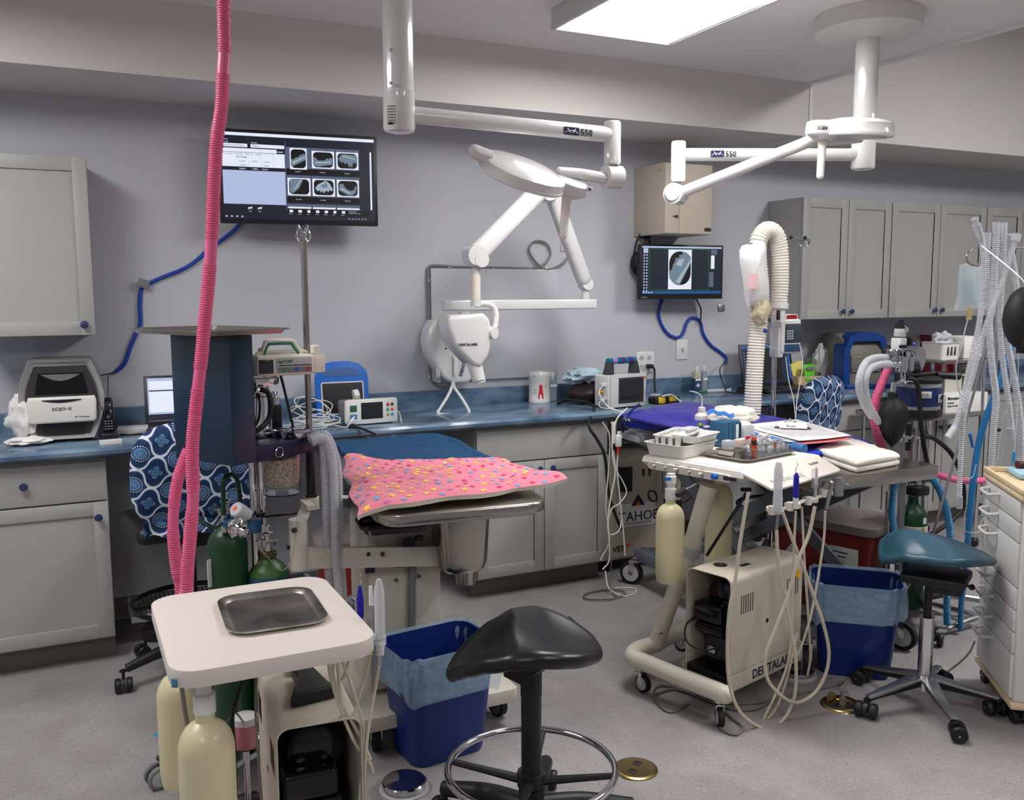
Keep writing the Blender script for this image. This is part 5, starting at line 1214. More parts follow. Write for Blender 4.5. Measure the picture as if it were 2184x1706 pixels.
single('sleeved_cable', MB().tube(P, .0095, 10, res=8), bluecab, 'wavy blue sleeved cable on the wall between the smaller monitor and right laptop', 'cable')
single('monitor_cable', MB().tube([aY(x, y, 4.66) for x, y in ((1484, 636), (1490, 648), (1495, 660), (1494, 690))], .0045, 8), rubber, 'short black cable hanging from the smaller wall monitor', 'cable')
cb = MB(rubber).tube([aY(1547, 772, 4.64), aY(1535, 790, 4.6), (3.66, 4.5, CT+.02), (3.64, 4.44, CT+.006), (3.72, 4.36, CT+.006), (3.86, 4.36, CT+.006)], .0035, 6)
for k in range(5): cb.tube([(3.74+.05*math.cos(a*.8+k)+.012*k, 4.40+.07*math.sin(a*.8+k*.7), CT+.006+.006*k+.004*(a % 2)) for a in range(9)], .0035, 6)
single('power_lead', cb, None, 'tangle of black power leads on the counter left of the right laptop', 'cable')
# tablet in blue bumper case
tc_ = thing('tablet', 'tablet in a chunky blue bumper case with carry handle, leaning on the wall', 'tablet', (1.235, 4.48, CT), R(-3))
tb_ = MB(); n = 10
oc = [(-.135, 0), (.135, 0), (.135, .20), (.128, .235), (.09, .272), (.04, .284), (-.04, .284), (-.09, .272), (-.128, .235), (-.135, .20)]
case = part('bumper_case', MB().prism(oc, (0, .014, 0), X, Z, (0, -.022, 0), .008, 3), blueplast, tc_)
hb_ = part('handle_opening', MB().prism([(-.095, .2), (-.08, .224), (-.04, .238), (.04, .238), (.08, .224), (.095, .2), (.085, .196), (-.085, .196)], (0, -.0085, .012), X, Z, (0, -.0015, 0)), mat('opening_shade', (66, 100, 150), .7), tc_)
part('bezel', MB().rrect(.215, .165, .008, (0, -.0085, .098), X, Z, (0, -.002, 0)), white, tc_)
part('screen', MB().box((0, -.0112, .098), (.203, .001, .152)), scr, tc_)
tc_.rotation_euler = (R(-9), 0, R(-3))
# cable tangle
ct_ = MB(cable_w); r_ = random.Random(4)
for k in range(13):
    cx, cy = 1.03+r_.uniform(-.05, .06), 4.20+r_.uniform(-.05, .06); a0_ = r_.uniform(0, 6); R_ = r_.uniform(.05, .11); tl_ = r_.uniform(-.5, .9)
    ct_.tube([(cx+R_*math.cos(a0_+a*.9), cy+R_*.75*math.sin(a0_+a*.9), CT+.006+max(0, tl_*.06*(1+math.sin(a0_+a*.9+k)))+.0035*k) for a in range(8)], .0024, 5, res=5)
ct_.tube([(1.10, 4.17, CT+.01), (1.14, 4.10, CT+.006), (1.17, 4.12, CT+.03), (1.205, 4.15, CT+.03)], .003, 6).tube([(.98, 4.28, CT+.006), (.86, 4.3, CT+.006), (.80, 4.22, CT+.006), (.9, 4.12, CT+.006)], .0024, 5)
single('cable_tangle', ct_, None, 'messy tangle of white sensor cables on the counter beside the bedside monitor', 'cable')
# small vet monitor (landscape)
vm = thing('patient_monitor', 'low white patient monitor with coloured keys beside the white cable tangle', 'patient monitor', (1.285, 4.18, CT), R(3))
part('body', MB().box((0, .07, .062), (.24, .13, .10), .012, 3), grey, vm)
part('front', MB().rrect(.262, .118, .014, (0, .008, .064), X, Z, (0, -.022, 0), .005), gwhite, vm)
part('screen', MB().box((-.0, -.0145, .068), (.108, .002, .078)), scr, vm)
kk = MB()
for (i, j, m_) in ((0, 2, red_m), (1, 2, dgrey), (0, 1, mat('key_green', (60, 150, 120), .4)), (1, 1, orange), (0, 0, mat('key_lime', (150, 170, 60), .4)), (1, 0, mat('key_cyan', (40, 150, 200), .4))): kk.use(m_).box((.080+i*.022, -.0155, .045+j*.024), (.013, .003, .014), .001)
part('key', kk, None, vm)
part('port_panel', MB().use(mat('port_green', (30, 90, 70), .5)).box((-.092, -.0145, .082), (.034, .003, .03), .001).use(mat('port_blue', (60, 120, 160), .5)).box((-.092, -.0145, .042), (.034, .003, .026), .001).use(gwhite).cyl((-.09, -.016, .042), (-.12, -.05, .03), .005), None, vm)
part('foot', MB().box((-.09, .05, .005), (.03, .12, .01), .002).box((.09, .05, .005), (.03, .12, .01), .002), black, vm)
part('lead', MB().tube([(.125, .0, .06), (.14, -.005, .05), (.145, -.015, .02), (.135, -.05, .003)], .003, 6), cable_w, vm)
q = V((1.225, 4.22, CT+.112)); single('spool', MB(gwhite).cyl(q+V((-.012, 0, .026)), q+V((.012, 0, .03)), .026, n=8).box(q+V((.0, 0, .004)), (.04, .02, .008), .002), None, 'white octagonal tape spool on top of the low white patient monitor', 'spool')
single('power_lead', MB().tube([(1.20, 4.17, CT+.006), (1.16, 4.12, CT+.007), (1.19, 4.06, CT+.005), (1.215, 4.0, .93), (1.225, 3.93, .925)], .006, 8), rubber, 'black lead running from the low patient monitor over the counter edge', 'cable')
# wipes tub and bottle
tbp = (2.392, 4.565)
tub = thing('wipes_tub', 'round white tub of wipes with a red bottle graphic on the label', 'tub', (tbp[0], tbp[1], CT))
part('tub', MB().lathe([(.058, 0), (.0605, .003), (.0615, .01), (.0615, .016), (.0595, .02), (.0595, .130), (.0615, .134), (.0615, .15)], n=44), white, tub)
part('lid', MB().lathe([(.0625, .150), (.0635, .154), (.0635, .170), (.058, .178), (.02, .181), (.01, .184)], n=44), gwhite, tub)
def on_cyl(mb, m, pts, r, c, z0):
    mb.use(m); vs = [(c[0]+(r)*math.sin(a/r), c[1]-(r)*math.cos(a/r), z0+z) for a, z in pts]; vs2 = [(c[0]+(r+.0006)*math.sin(a/r), c[1]-(r+.0006)*math.cos(a/r), z0+z) for a, z in pts]; n_ = len(pts)
    mb.add(vs2, [list(range(n_))]); return mb
lb = MB()
tr_ = R(-26)
def sh(pts): return [(a-.012, b) for a, b in pts]
for k in range(6): # body of the flask split so that it hugs the tub
    pass
on_cyl(lb, red_m, [(-.036, .028), (-.006, .028), (-.006, .05), (-.011, .08), (-.012, .108), (-.030, .108), (-.031, .08), (-.036, .05)], .0602, (0, 0), 0)
on_cyl(lb, mat('label_maroon', (150, 30, 50), .5), [(.008, .1), (.045, .1), (.045, .108), (.008, .108)], .0602, (0, 0), 0)
for k in range(8): on_cyl(lb, lgrey if k else ink, [(.004, .09-k*.009), (.044-.006*(k % 3), .09-k*.009), (.044-.006*(k % 3), .092-k*.009+(.004 if k == 0 else 0)), (.004, .092-k*.009+(.004 if k == 0 else 0))], .0602, (0, 0), 0)
for z in (.06, .076): on_cyl(lb, ink, [(-.062, z), (-.045, z), (-.045, z+.003), (-.062, z+.003)], .0602, (0, 0), 0)
lb.open = True
part('label', lb, None, tub)
liq = mat('clear_liquid', (176, 190, 200), .15, trans=.5, ior=1.3)
liq2 = mat('dark_liquid', (44, 74, 104), .2, coat=.3)
def bottle(label, x, y, w, d, h, m, grp='small bottles on the counter', label_z=.5):
    t = thing('bottle', label, 'bottle', (x, y, CT), 0, grp)
    part('bottle', MB().box((0, 0, h*.4), (w, d, h*.8), .008, 3), m, t)
    part('cap', MB().lathe([(w*.24, h*.79), (w*.24, h*.86), (w*.3, h*.865), (w*.3, h), (w*.26, h*1.01)], n=20), gwhite, t)
    part('label', MB().box((0, -d/2-.0004, h*label_z), (w*.9, .0008, h*.08)), labelm, t)
    return t
bottle('translucent square bottle tucked right behind the wipes tub', 2.492, 4.60, .048, .04, .165, liq, label_z=.56)
b1 = bottle('squat bottle of dark liquid with a hazard diamond, against the backsplash', 3.512, 4.60, .045, .04, .16, liq2)
part('hazard_diamond', MB(labelm).prism([(0, -.014), (.014, 0), (0, .014), (-.014, 0)], (0, -.0208, .045), X, Z, (0, -.0006, 0)).use(ink).box((0, -.022, .048), (.003, .0006, .011)).box((0, -.022, .037), (.003, .0006, .003)), None, b1)
part('upper_liquid', MB().box((0, 0, .106), (.0456, .0406, .044), .006, 3), mat('yellowish_plastic', (180, 176, 150), .3), b1)
bottle('clear slim bottle beside the one with the hazard diamond', 3.566, 4.595, .036, .036, .165, liq)
sy = thing('syringe', 'large clear syringe with green tip lying on the counter', 'syringe', (3.60, 4.52, CT), R(-8))
part('barrel', MB().cyl((-.06, 0, .013), (.06, 0, .013), .011, n=18), frost, sy); part('plunger', MB().cyl((.055, 0, .013), (.10, 0, .013), .008).cyl((.10, 0, .013), (.103, 0, .013), .014), frost2, sy)
part('tip', MB().cyl((-.12, 0, .011), (-.06, 0, .013), .003, .008), mat('tip_green', (40, 120, 80), .4), sy)
# black bag, bag of masks, blue cuff
cloth_blob('equipment_bag', 'dark maroon equipment bag lying on the counter behind the larger patient monitor', 'bag', (2.64, 4.42, CT), .29, .26, .115, mat('maroon_black', (36, 18, 22), .5, bump=(12, .4, .01)), 5, .12)
cloth_blob('mask_bag', 'crumpled pale blue bag of face masks on top of the maroon bag', 'bag', (2.63, 4.47, CT+.105), .24, .2, .095, mat('pale_blue_film', (178, 200, 212), .35, bump=(20, .5, .01)), 9, .45)
cf = thing('pressure_cuff', 'blue cuff pack with a white label and white tube wound around it', 'cuff', (2.70, 4.30, CT+.107), R(-6))
part('pack', MB().box((0, 0, .03), (.15, .11, .05), .022, 4), mat('cuff_blue', (22, 90, 170), .6), cf)
part('label', MB().box((-.0, -.01, .0565), (.10, .07, .002), .0004), labelm, cf)
cw = MB(cable_w)
for k in range(4): cw.tube([(.0+.014*k, -.06, .01), (.02+.014*k, -.066, .035), (.0+.02*k, -.03, .062), (.02+.012*k, .03, .064), (.05+.01*k, .06, .03)], .0032, 6)
part('tube', cw, None, cf)
# larger patient monitor
pm = thing('patient_monitor', 'tall white patient monitor with a taped blue and purple carry handle', 'patient monitor', (2.715, 4.15, CT), R(8))
part('body', MB().box((-.01, .065, .093), (.245, .12, .172), .008, 3), gwhite, pm)
part('front', MB().prism([(-.125, 0), (.118, .0), (.122, .178), (-.128, .178)], (0, .006, .006), X, Z, (0, -.018, 0), .006), gwhite, pm)
part('screen_surround', MB().box((.012, -.0125, .096), (.178, .002, .138), .0006), dgrey, pm)
part('screen', MB().box((.010, -.0140, .098), (.158, .001, .112)), scr, pm)
part('badge', MB().use(orange).box((.104, -.013, .160), (.02, .002, .012)).use(mat('badge_yellow', (180, 170, 40), .4)).cyl((.108, -.012, .024), (.108, -.014, .024), .006, n=16), None, pm)
part('foot', MB().box((0, .05, .003), (.2, .1, .006)), black, pm)
hd_ = part('handle', MB().prism([(-.115, 0), (-.095, .07), (-.075, .07), (-.07, 0)], (0, .03, .18), X, Z, (0, .05, 0), .004).prism([(.115, 0), (.095, .07), (.075, .07), (.065, 0)][::-1], (0, .03, .18), X, Z, (0, .05, 0), .004), dgrey, pm)
tp = MB(); tq = mat('tape_teal', (16, 110, 140), .7); tpu = mat('tape_purple', (76, 46, 120), .7); tli = mat('tape_lilac', (170, 140, 200), .7)
for k, m_ in enumerate((tq, tli, tq, tpu, tq, tpu, tq)): tp.use(m_).cyl((-.098+k*.028, .055, .252), (-.071+k*.028, .055, .252), .0165+.0015*(k % 2), n=12)
part('handle_tape', tp, None, hd_)
part('side_connector', MB().use(gwhite).box((-.142, .04, .13), (.03, .03, .02), .004).use(lgrey).cyl((-.13, .03, .055), (-.19, .01, .045), .014, .01, n=14).use(yellow).cyl((-.14, .04, .092), (-.18, .03, .092), .007, n=12).use(cable_w).tube([(-.18, .03, .092), (-.20, 0, .08), (-.19, -.05, .03), (-.14, -.11, -.01), (-.10, -.14, -.10)], .003, 6).tube([(-.15, .03, .13), (-.20, .0, .09), (-.185, -.06, .02), (-.13, -.12, -.01), (-.09, -.145, -.1)], .003, 6).tube([(-.19, .01, .045), (-.21, -.02, .02), (-.17, -.08, .01), (-.12, -.13, -.02), (-.09, -.15, -.1)], .003, 6), None, pm)
# wall plates
def plate(label, name, cat, x0, y0, x1, y1):
    a, b = aY(x0, y0, 4.686), aY(x1, y1, 4.686); t = thing(name, label, cat, ((a.x+b.x)/2, 4.69, (a.z+b.z)/2))
    part('plate', MB().box((0, -.004, 0), (abs(b.x-a.x), .008, abs(a.z-b.z)), .003), gwhite, t); return t
t = plate('white four-socket wall outlet with one black plug in it', 'wall_outlet', 'wall outlet', 1357, 751, 1394, 794)
for i in (-1, 1):
    for j in (-1, 1):
        so = MB(); so.use(lgrey).cyl((i*.027, -.008, j*.027), (i*.027, -.0095, j*.027), .0165, n=20).use(ink).box((i*.027-.005, -.0098, j*.027+.003), (.002, .001, .007)).box((i*.027+.005, -.0098, j*.027+.003), (.002, .001, .007)).cyl((i*.027, -.0095, j*.027-.007), (i*.027, -.0100, j*.027-.007), .002, n=8)
        part('socket', so, None, t)
single('power_plug', MB(rubber).box(aY(1386, 781, 4.66), (.035, .04, .025), .005).tube([aY(1392, 782, 4.655), aY(1396, 790, 4.65), aY(1396, 815, 4.62), aY(1398, 836, 4.60)], .007, 8), None, 'black plug and thick cord dropping from the wall outlet into the counter', 'plug')
q = aY(1398, 838, 4.6); single('grommet', MB(gwhite).lathe([(.034, 0), (.034, .003), (.022, .005), (.0, .005)], (q.x, 4.60, CT), n=28), None, 'round white cable grommet set in the blue counter', 'grommet')
t = plate('white light switch plate on the wall right of the outlet', 'light_switch', 'switch', 1443, 724, 1466, 766)
part('toggle', MB().box((0, -.014, .0), (.01, .016, .022), .003), lgrey, t)
t = plate('small square metal wall jack plate beside the smaller monitor', 'wall_jack', 'wall jack', 1532, 650, 1545, 664)
t.children[0].data.materials[0] = alu
t = plate('white outlet plate behind the microscope-like machine top under the right cabinets', 'wall_outlet', 'wall outlet', 1943, 734, 1954, 752)
t['label'] = 'small white outlet plate on the shaded wall under the right wall cabinets'
t = plate('white outlet plate partly hidden behind the coiled black lead', 'wall_outlet', 'wall outlet', 1356, 490, 1372, 528)
cl = MB(rubber)
for k in range(4): cl.tube([aY(1366+(20-2*k)*math.cos(a), 562+(26-3*k)*math.sin(a)-k*2, 4.64-.012*k) for a in [i*PI/6 for i in range(12)]], .0055, 8, closed=True, res=4)
cl.tube([aY(x, y, 4.62) for x, y in ((1388, 488), (1372, 492), (1358, 515), (1352, 545))], .006, 8).tube([aY(x, y, 4.62) for x, y in ((1380, 506), (1386, 518), (1385, 526))], .0055, 8).box(aY(1376, 503, 4.65), (.05, .05, .035), .008).box(aY(1390, 487, 4.62), (.03, .04, .03), .005)
single('coiled_lead', cl, None, 'coiled black power lead hanging on the wall left of the smaller monitor', 'cable')
q = aY(1205, 525, 4.686); single('cover_plate', MB(wallm).box((q.x, 4.686, q.z), (.06, .008, .06), .002), None, 'pale blank cover plate on the wall behind the long x-ray arm', 'plate')
# beige control cabinet high on the wall
bc = thing('control_cabinet', 'beige two-door metal control cabinet high on the wall above the smaller monitor', 'wall cabinet', (3.26, 4.55, 1.89))
bm = mat('cabinet_beige', (186, 174, 158), .5)
part('body', MB().box2((3.095, 4.38, 1.888), (3.428, 4.689, 2.285), .002), bm, bc, world=True)
part('door', MB().box2((3.097, 4.372, 1.890), (3.195, 4.38, 2.283), .001), bm, bc, world=True)
part('door', MB().box2((3.198, 4.372, 1.890), (3.426, 4.38, 2.283), .001), bm, bc, world=True)
part('lock', MB().cyl((3.176, 4.372, 1.985), (3.176, 4.366, 1.985), .009, n=16).cyl((3.158, 4.372, 1.985), (3.158, 4.369, 1.985), .005), black, bc, world=True)
part('nameplate', MB().box((3.40, 4.371, 1.916), (.045, .002, .02)), ink, bc, world=True)
part('mounting_ear', MB().box2((3.30, 4.66, 2.285), (3.36, 4.664, 2.34)).box2((3.092, 4.40, 2.24), (3.095, 4.44, 2.262)), bm, bc, world=True)
# yellow and black device
q = (3.00, 4.22); dv_ = thing('handheld_device', 'black and yellow handheld device lying behind the purple apron', 'device', (q[0], q[1], CT), R(3))
part('body', MB().box((0, 0, .02), (.17, .08, .04), .01, 3), black, dv_); part('grip', MB().box((-.045, -.03, .022), (.05, .03, .036), .008).box((.035, -.03, .026), (.06, .025, .03), .008), mat('tool_yellow', (220, 180, 30), .5), dv_)
part('strap', MB().tube([(-.05, -.045, .045), (-.01, -.05, .052), (.02, -.045, .05), (.05, -.05, .03), (.08, -.06, .006)], .005, 6), white, dv_)
# cat-face box with calculator etc.
bx = thing('desk_caddy', 'kraft card caddy with a cat face print beside the right laptop', 'caddy', (4.30, 4.50, CT+.004), R(-5))
kraft = mat('kraft_card', (206, 178, 138), .8, noise=(60, (196, 164, 124), .45, .6))
part('box', rloft(MB(), [rg(.17, .11, .01, 0), rg(.19, .12, .01, .075), rg(.18, .11, .01, .075), rg(.16, .1, .01, .004)]), kraft, bx)
part('cat_face', MB(ink).bars([(-.02, -.0605, .045), (-.012, -.061, .05), (-.004, -.0605, .045)], .0012, 5).bars([(.02, -.0605, .045), (.028, -.061, .05), (.036, -.0605, .045)], .0012, 5).prism([(-.0, .0), (.022, .024), (.03, .0)], (.06, -.055, .075), X, Z, (0, .003, 0)), None, bx)
single('calculator', MB(mat('lime_plastic', (96, 190, 50), .4)).box((4.30, 4.455, CT+.10), (.085, .012, .11), .004, rot=M.Rotation(R(-12), 4, 'X')).use(grey).box((4.30, 4.444, CT+.128), (.06, .004, .022)).use(mat('mint_keys', (150, 220, 190), .5)).box((4.30, 4.449, CT+.09), (.062, .004, .04), .001, rot=M.Rotation(R(-12), 4, 'X')), None, 'lime green calculator standing in the cat face caddy', 'calculator')
single('notepad', MB(mat('note_yellow', (232, 214, 120), .7)).box((4.265, 4.53, CT+.10), (.10, .03, .13), .002, rot=M.Rotation(R(-14), 4, 'Y')), None, 'stack of yellow note paper standing behind the lime calculator', 'notepad')
single('marker', MB(mat('pen_yellow', (226, 214, 40), .4)).cyl((4.37, 4.48, CT+.03), (4.345, 4.47, CT+.15), .008, n=12), None, 'bright yellow marker pen standing right of the lime calculator', 'marker')
single('scissors', MB(mat('scissor_green', (50, 120, 50), .4)).tube([(4.37+.02*math.cos(a), 4.53, CT+.165+.016*math.sin(a)) for a in [i*PI/4 for i in range(8)]], .004, 6, closed=True).tube([(4.41+.018*math.cos(a), 4.53, CT+.16+.018*math.sin(a)) for a in [i*PI/4 for i in range(8)]], .004, 6, closed=True).use(steel).box((4.38, 4.53, CT+.09), (.014, .003, .12), 0), None, 'green handled scissors standing behind the yellow marker', 'scissors')
cloth_blob('paper_bag', 'rumpled grey white plastic bag standing against the blue scanner', 'bag', (4.50, 4.56, CT), .13, .1, .27, mat('grey_film', (176, 176, 174), .4, bump=(14, .5, .01)), 12, .3)
# blue and grey plate scanner
b2 = thing('plate_scanner', 'blue and grey dental plate scanner with an open blue hood under the right cabinets', 'scanner', (4.66, 4.42, CT), R(-10))
db = mat('deep_blue_shell', (22, 60, 128), .35, coat=.2); gb = mat('warm_grey_shell', (108, 106, 98), .5)
prof = [(-.13, 0), (.15, 0), (.15, .34), (.08, .352), (-.02, .345), (-.09, .31), (-.125, .24), (-.13, .15)]
part('side_shell', MB().prism([(b, c_) for b, c_ in prof], (-.15, .02, 0), Y, Z, (.30, 0, 0), .01), gb, b2)
ho_ = [(-.165, 0), (-.165, .25), (-.13, .33), (-.06, .358), (.06, .358), (.13, .33), (.165, .25), (.165, 0)]; hi_ = [(-.12, .02), (-.125, .24), (-.10, .30), (.10, .30), (.125, .24), (.12, .02)]
part('hood', MB().prism([(p[0], p[1]) for p in ho_]+[(.165, .0), (.12, .02)]+hi_[::-1][1:]+[(-.12, .02)], (0, -.12, 0), X, Z, (0, .12, 0), 0), db, b2)
part('recess', MB().box((0, -.02, .16), (.25, .04, .30)), db, b2)
part('drawer_unit', MB().box((0, -.07, .165), (.235, .12, .095), .012, 3).box((0, -.07, .113), (.22, .11, .02), .004), gb, b2)
part('tray_edge', MB().box((0, -.06, .218), (.16, .06, .014), .004), black, b2)
part('foot', MB().box((0, -.02, .012), (.33, .27, .024), .006), db, b2)
# things behind under the right cabinets
rb = mat('maroon_plastic', (112, 26, 28), .4)
for k in range(4):
    single('folder_rack', MB(rb if k < 2 else mat('salmon_plastic%d' % k, (176, 84, 78), .5)).prism([(0, 0), (.05, 0), (.01, .31-.02*k), (-.03, .31-.02*k)], (5.52+k*.085, 4.42-.01*k, CT), X, Z, (0, .20, 0), .004), None, ['outermost dark maroon magazine file leaning on the counter at the right', 'second dark maroon magazine file from the left on the right counter', 'salmon magazine file next to the maroon ones on the right counter', 'last salmon magazine file on the right counter behind the hoses'][k], 'magazine file', 'magazine files on the right counter')
# ================================================================ lift table under the apron
lt = thing('lift_table', 'grey scissor lift table with a rimmed steel top, under the purple apron', 'lift table', (2.925, 3.34, 0), R(-1.5))
TZ = .835
tp_ = MB().rrect(.655, 1.47, .02, (0, 0, TZ-.006), X, Y, (0, 0, .006), .0015)
for s_ in (-1, 1): tp_.box((s_*.326, 0, TZ-.03), (.004, 1.47, .055), .001); tp_.box((0, s_*.734, TZ-.03), (.655, .004, .055), .001)
part('tabletop', tp_, steel, lt)
part('corner_bumper', MB().cyl((-.225, -.74, TZ-.075), (-.225, -.74, TZ-.01), .023, n=24).cyl((-.225, -.74, TZ-.01), (-.225, -.74, TZ-.004), .019, n=24), alu, lt)
gm = mat('blue_grey_steel', (98, 104, 110), .45)
part('top_frame', MB().box((-.24, 0, TZ-.075), (.05, 1.2, .05), .003).box((.24, 0, TZ-.075), (.05, 1.2, .05), .003), gm, lt)
sc = MB()
for s_ in (-.21, .21):
    for (y0, z0, y1, z1) in ((-.5, .20, .48, .74), (.5, .20, -.48, .74)):
        a, b = V((s_, y0, z0)), V((s_+(.03 if y0 > 0 else 0), y1, z1)); d = (b-a).normalized(); u = V((0, -d.z, d.y))
        sc.prism([(-.008, -.032), (.008, -.032), (.008, .032), (-.008, .032)], a, X, u, b-a)
part('scissor_arm', sc, gm, lt)
part('pneumatic_rod', MB().use(chrome).cyl((-.05, -.1, .24), (-.05, .28, .5), .010).use(gm).cyl((-.05, -.3, .15), (-.05, 0, .3), .02).use(lgrey).box((-.16, -.30, .32), (.012, .4, .03), rot=M.Rotation(R(-48), 4, 'X')), None, lt)
part('base_frame', MB().box((-.25, 0, .17), (.07, 1.30, .06), .004).box((.25, 0, .17), (.07, 1.30, .06), .004).box((0, .6, .17), (.5, .07, .05), .004).box((0, -.55, .17), (.5, .07, .05), .004), gm, lt)
for x, y, a in ((2.675, 3.99, 2.2), (2.66, 2.72, 4.), (3.2, 2.74, 5), (3.17, 3.98, 1)): caster(lt, x, y, .062, .032, a, .155, disc=lgrey)
part('hand_control', MB().box((-.31, .58, TZ-.02), (.12, .2, .035), .006).box((-.30, .56, TZ-.0), (.08, .15, .02), .004), lgrey, lt)
# purple apron heaped on it
pur = mat('purple_vinyl', (58, 52, 152), .38, coat=.15, bump=(9, .25, .01)); blu = mat('royal_blue_vinyl', (20, 44, 160), .4)
A_ = [aZ(1326, 884, .93), aZ(1560, 962, .87), aZ(1862, 944, .875), aZ(1700, 893, .915), aZ(1560, 868, .955), aZ(1470, 856, .965)]
PA, PB, PC, PD = A_[0], A_[1], V((3.22, 2.98, .872)), V((3.25, 3.46, .905))
PB = V((2.68, 3.02, .872)); TOP = aZ(1478, 856, .965)
def apf(u, v):
    # u along the left edge to the right edge, v from the front to the back
    f = PA.lerp(PB, u*1.0) if u < .0 else None
    a = V((2.52, 3.93, .925)); b = V((2.66, 3.10, .875)); c_ = V((3.24, 2.96, .868)); d = V((3.27, 3.50, .9)); e = V((2.98, 3.99, .962))
    lo = a.lerp(b, min(1, v*1.6)) if v < .625 else b.lerp(c_, (v-.625)/.375)
    hi = a.lerp(e, min(1, v*2.2)) if v < .4545 else e.lerp(d, (v-.4545)/.35) if v < .8045 else d.lerp(c_, (v-.8045)/.1955)
    p = lo.lerp(hi, u); k = math.sin(PI*u)*math.sin(PI*v)
    return V((p.x, p.y, p.z+.018*k+.010*nz((u*3, v*5, 2))*min(1, k*4)+.004*nz((u*9, v*13, 4))))
# the sheet folds back on itself at the left tip
am2 = MB(pur).sheet(lambda a, b: apf(1-b, a), 60, 34, .012)
ap = single('lead_apron', am2, None, 'purple protective apron spread over the lift table behind the white cart', 'apron', sharp=70)
ln = MB(mat('white_print', (206, 206, 226), .5))
for cx, cy, w_ in ((2.72, 3.84, .10), (2.78, 3.80, .06), (2.86, 3.90, .12), (2.92, 3.86, .07), (3.12, 3.38, .09)):
    for k in range(3):
        a = aY(0, 0, 1); z_ = .97
        ln.bars([(cx+w_*t*.25, cy+.012*k-.01*math.sin(t*2.2+k), .0) for t in range(5)], .0016, 4)
# project the printed strokes on the apron
def ap_z(x, y):
    best = 9; z = .9
    for i in range(0, 25):
        for j in range(0, 25):
            p = apf(i/24, j/24); d = (p.x-x)**2+(p.y-y)**2
            if d < best: best, z = d, p.z
    return z
zc = {}
for v in ln.v:
    k = (round(v.x, 2), round(v.y, 2))
    if k not in zc: zc[k] = ap_z(*k)
    v.z += zc[k]+.006
o_ = part('print', ln, None, ap, world=True)
fold = MB(blu).sheet(lambda u, v: V((2.53+.5*u+.02*v, 3.90-.62*u*1.15-.02*v, .905-.03*u-.035*v+.006*math.sin(u*9))), 24, 5, .006)
single('blue_apron', fold, None, 'royal blue lower layer showing below the front edge of the purple apron', 'apron', sharp=70)
st_ = MB(mat('navy_strap', (22, 34, 110), .6)).sheet(lambda u, v: aY(1362-34*math.sin(u*2.1)+(v-.5)*6, 866+58*u, 3.95-.10*math.sin(u*3)-.03*v)+V((.018*v, .035*v, .012*v)), 16, 4, .006)
single('apron_strap', st_, None, 'blue strap looping down at the left tip of the purple apron', 'strap')
cg = MB(cable_w).tube([aY(x, y, 3.86) for x, y in ((1338, 870), (1318, 890), (1307, 920), (1306, 970), (1312, 1010), (1303, 1060), (1297, 1110), (1300, 1190), (1285, 1215))], .004, 6)
cg.tube([aY(x, y, 3.86) for x, y in ((1319, 962), (1316, 1000), (1322, 1060), (1330, 1140), (1333, 1185))], .004, 6).tube([aY(x, y, 3.86) for x, y in ((1308, 960), (1314, 1000), (1330, 1030), (1336, 1052), (1320, 1075), (1305, 1085), (1296, 1120), (1302, 1140), (1320, 1132), (1326, 1110))], .0035, 6)
cg.tube([aY(x, y, 3.9) for x, y in ((1285, 900), (1300, 930), (1298, 1000), (1292, 1080), (1300, 1150), (1280, 1195))], .003, 6)
cg.tube([V((2.48, 3.99, .10)), V((2.46, 3.92, .03)), V((2.50, 3.84, .006)), V((2.58, 3.86, .005)), V((2.62, 3.92, .005)), V((2.55, 3.97, .005)), V((2.50, 3.95, .006))], .004, 6)
single('hanging_leads', cg, None, 'white monitor leads hanging down between the base cabinet and the lift table', 'cable')
single('floor_cable', MB(cable_g).tube([(2.42+.12*math.cos(a*.7), 3.90+.07*math.sin(a*.7), .004+.0006*a) for a in range(17)]+[(2.50, 3.97, .03), (2.54, 4.02, .2)], .0028, 6), None, 'thin grey cable coiled on the floor at the foot of the base cabinet', 'cable')
q = aY(1319, 940, 3.85)
sp2 = thing('sensor_plug', 'white sensor plug with a red sleeve hanging at the end of the lift table', 'plug', q)
part('plug', MB().box((0, 0, 0), (.032, .02, .062), .006, 3).box((0, 0, .038), (.012, .01, .02), .002), gwhite, sp2); part('red_sleeve', MB().cyl((0, 0, -.03), (-.003, 0, -.072), .0065, .005, n=12), red_m, sp2)
single('hand_grip', MB(cre).cyl(aY(1309, 905, 3.93), aY(1309, 945, 3.93), .013, .011, n=16).cyl(aY(1309, 900, 3.93), aY(1309, 905, 3.93), .015, n=16), None, 'cream grip connector hanging beside the white sensor plug', 'connector')
single('thick_lead', MB(rubber).tube([(2.42, 4.40, CT+.012), (2.44, 4.30, CT+.04), (2.50, 4.15, CT+.02), aY(1255, 905, 4.02), aY(1275, 940, 4.0), aY(1290, 975, 3.98), aY(1300, 1060, 3.98), aY(1325, 1130, 3.98)], .0085, 8), None, 'thick black lead arching over the counter edge below the tall patient monitor', 'cable')
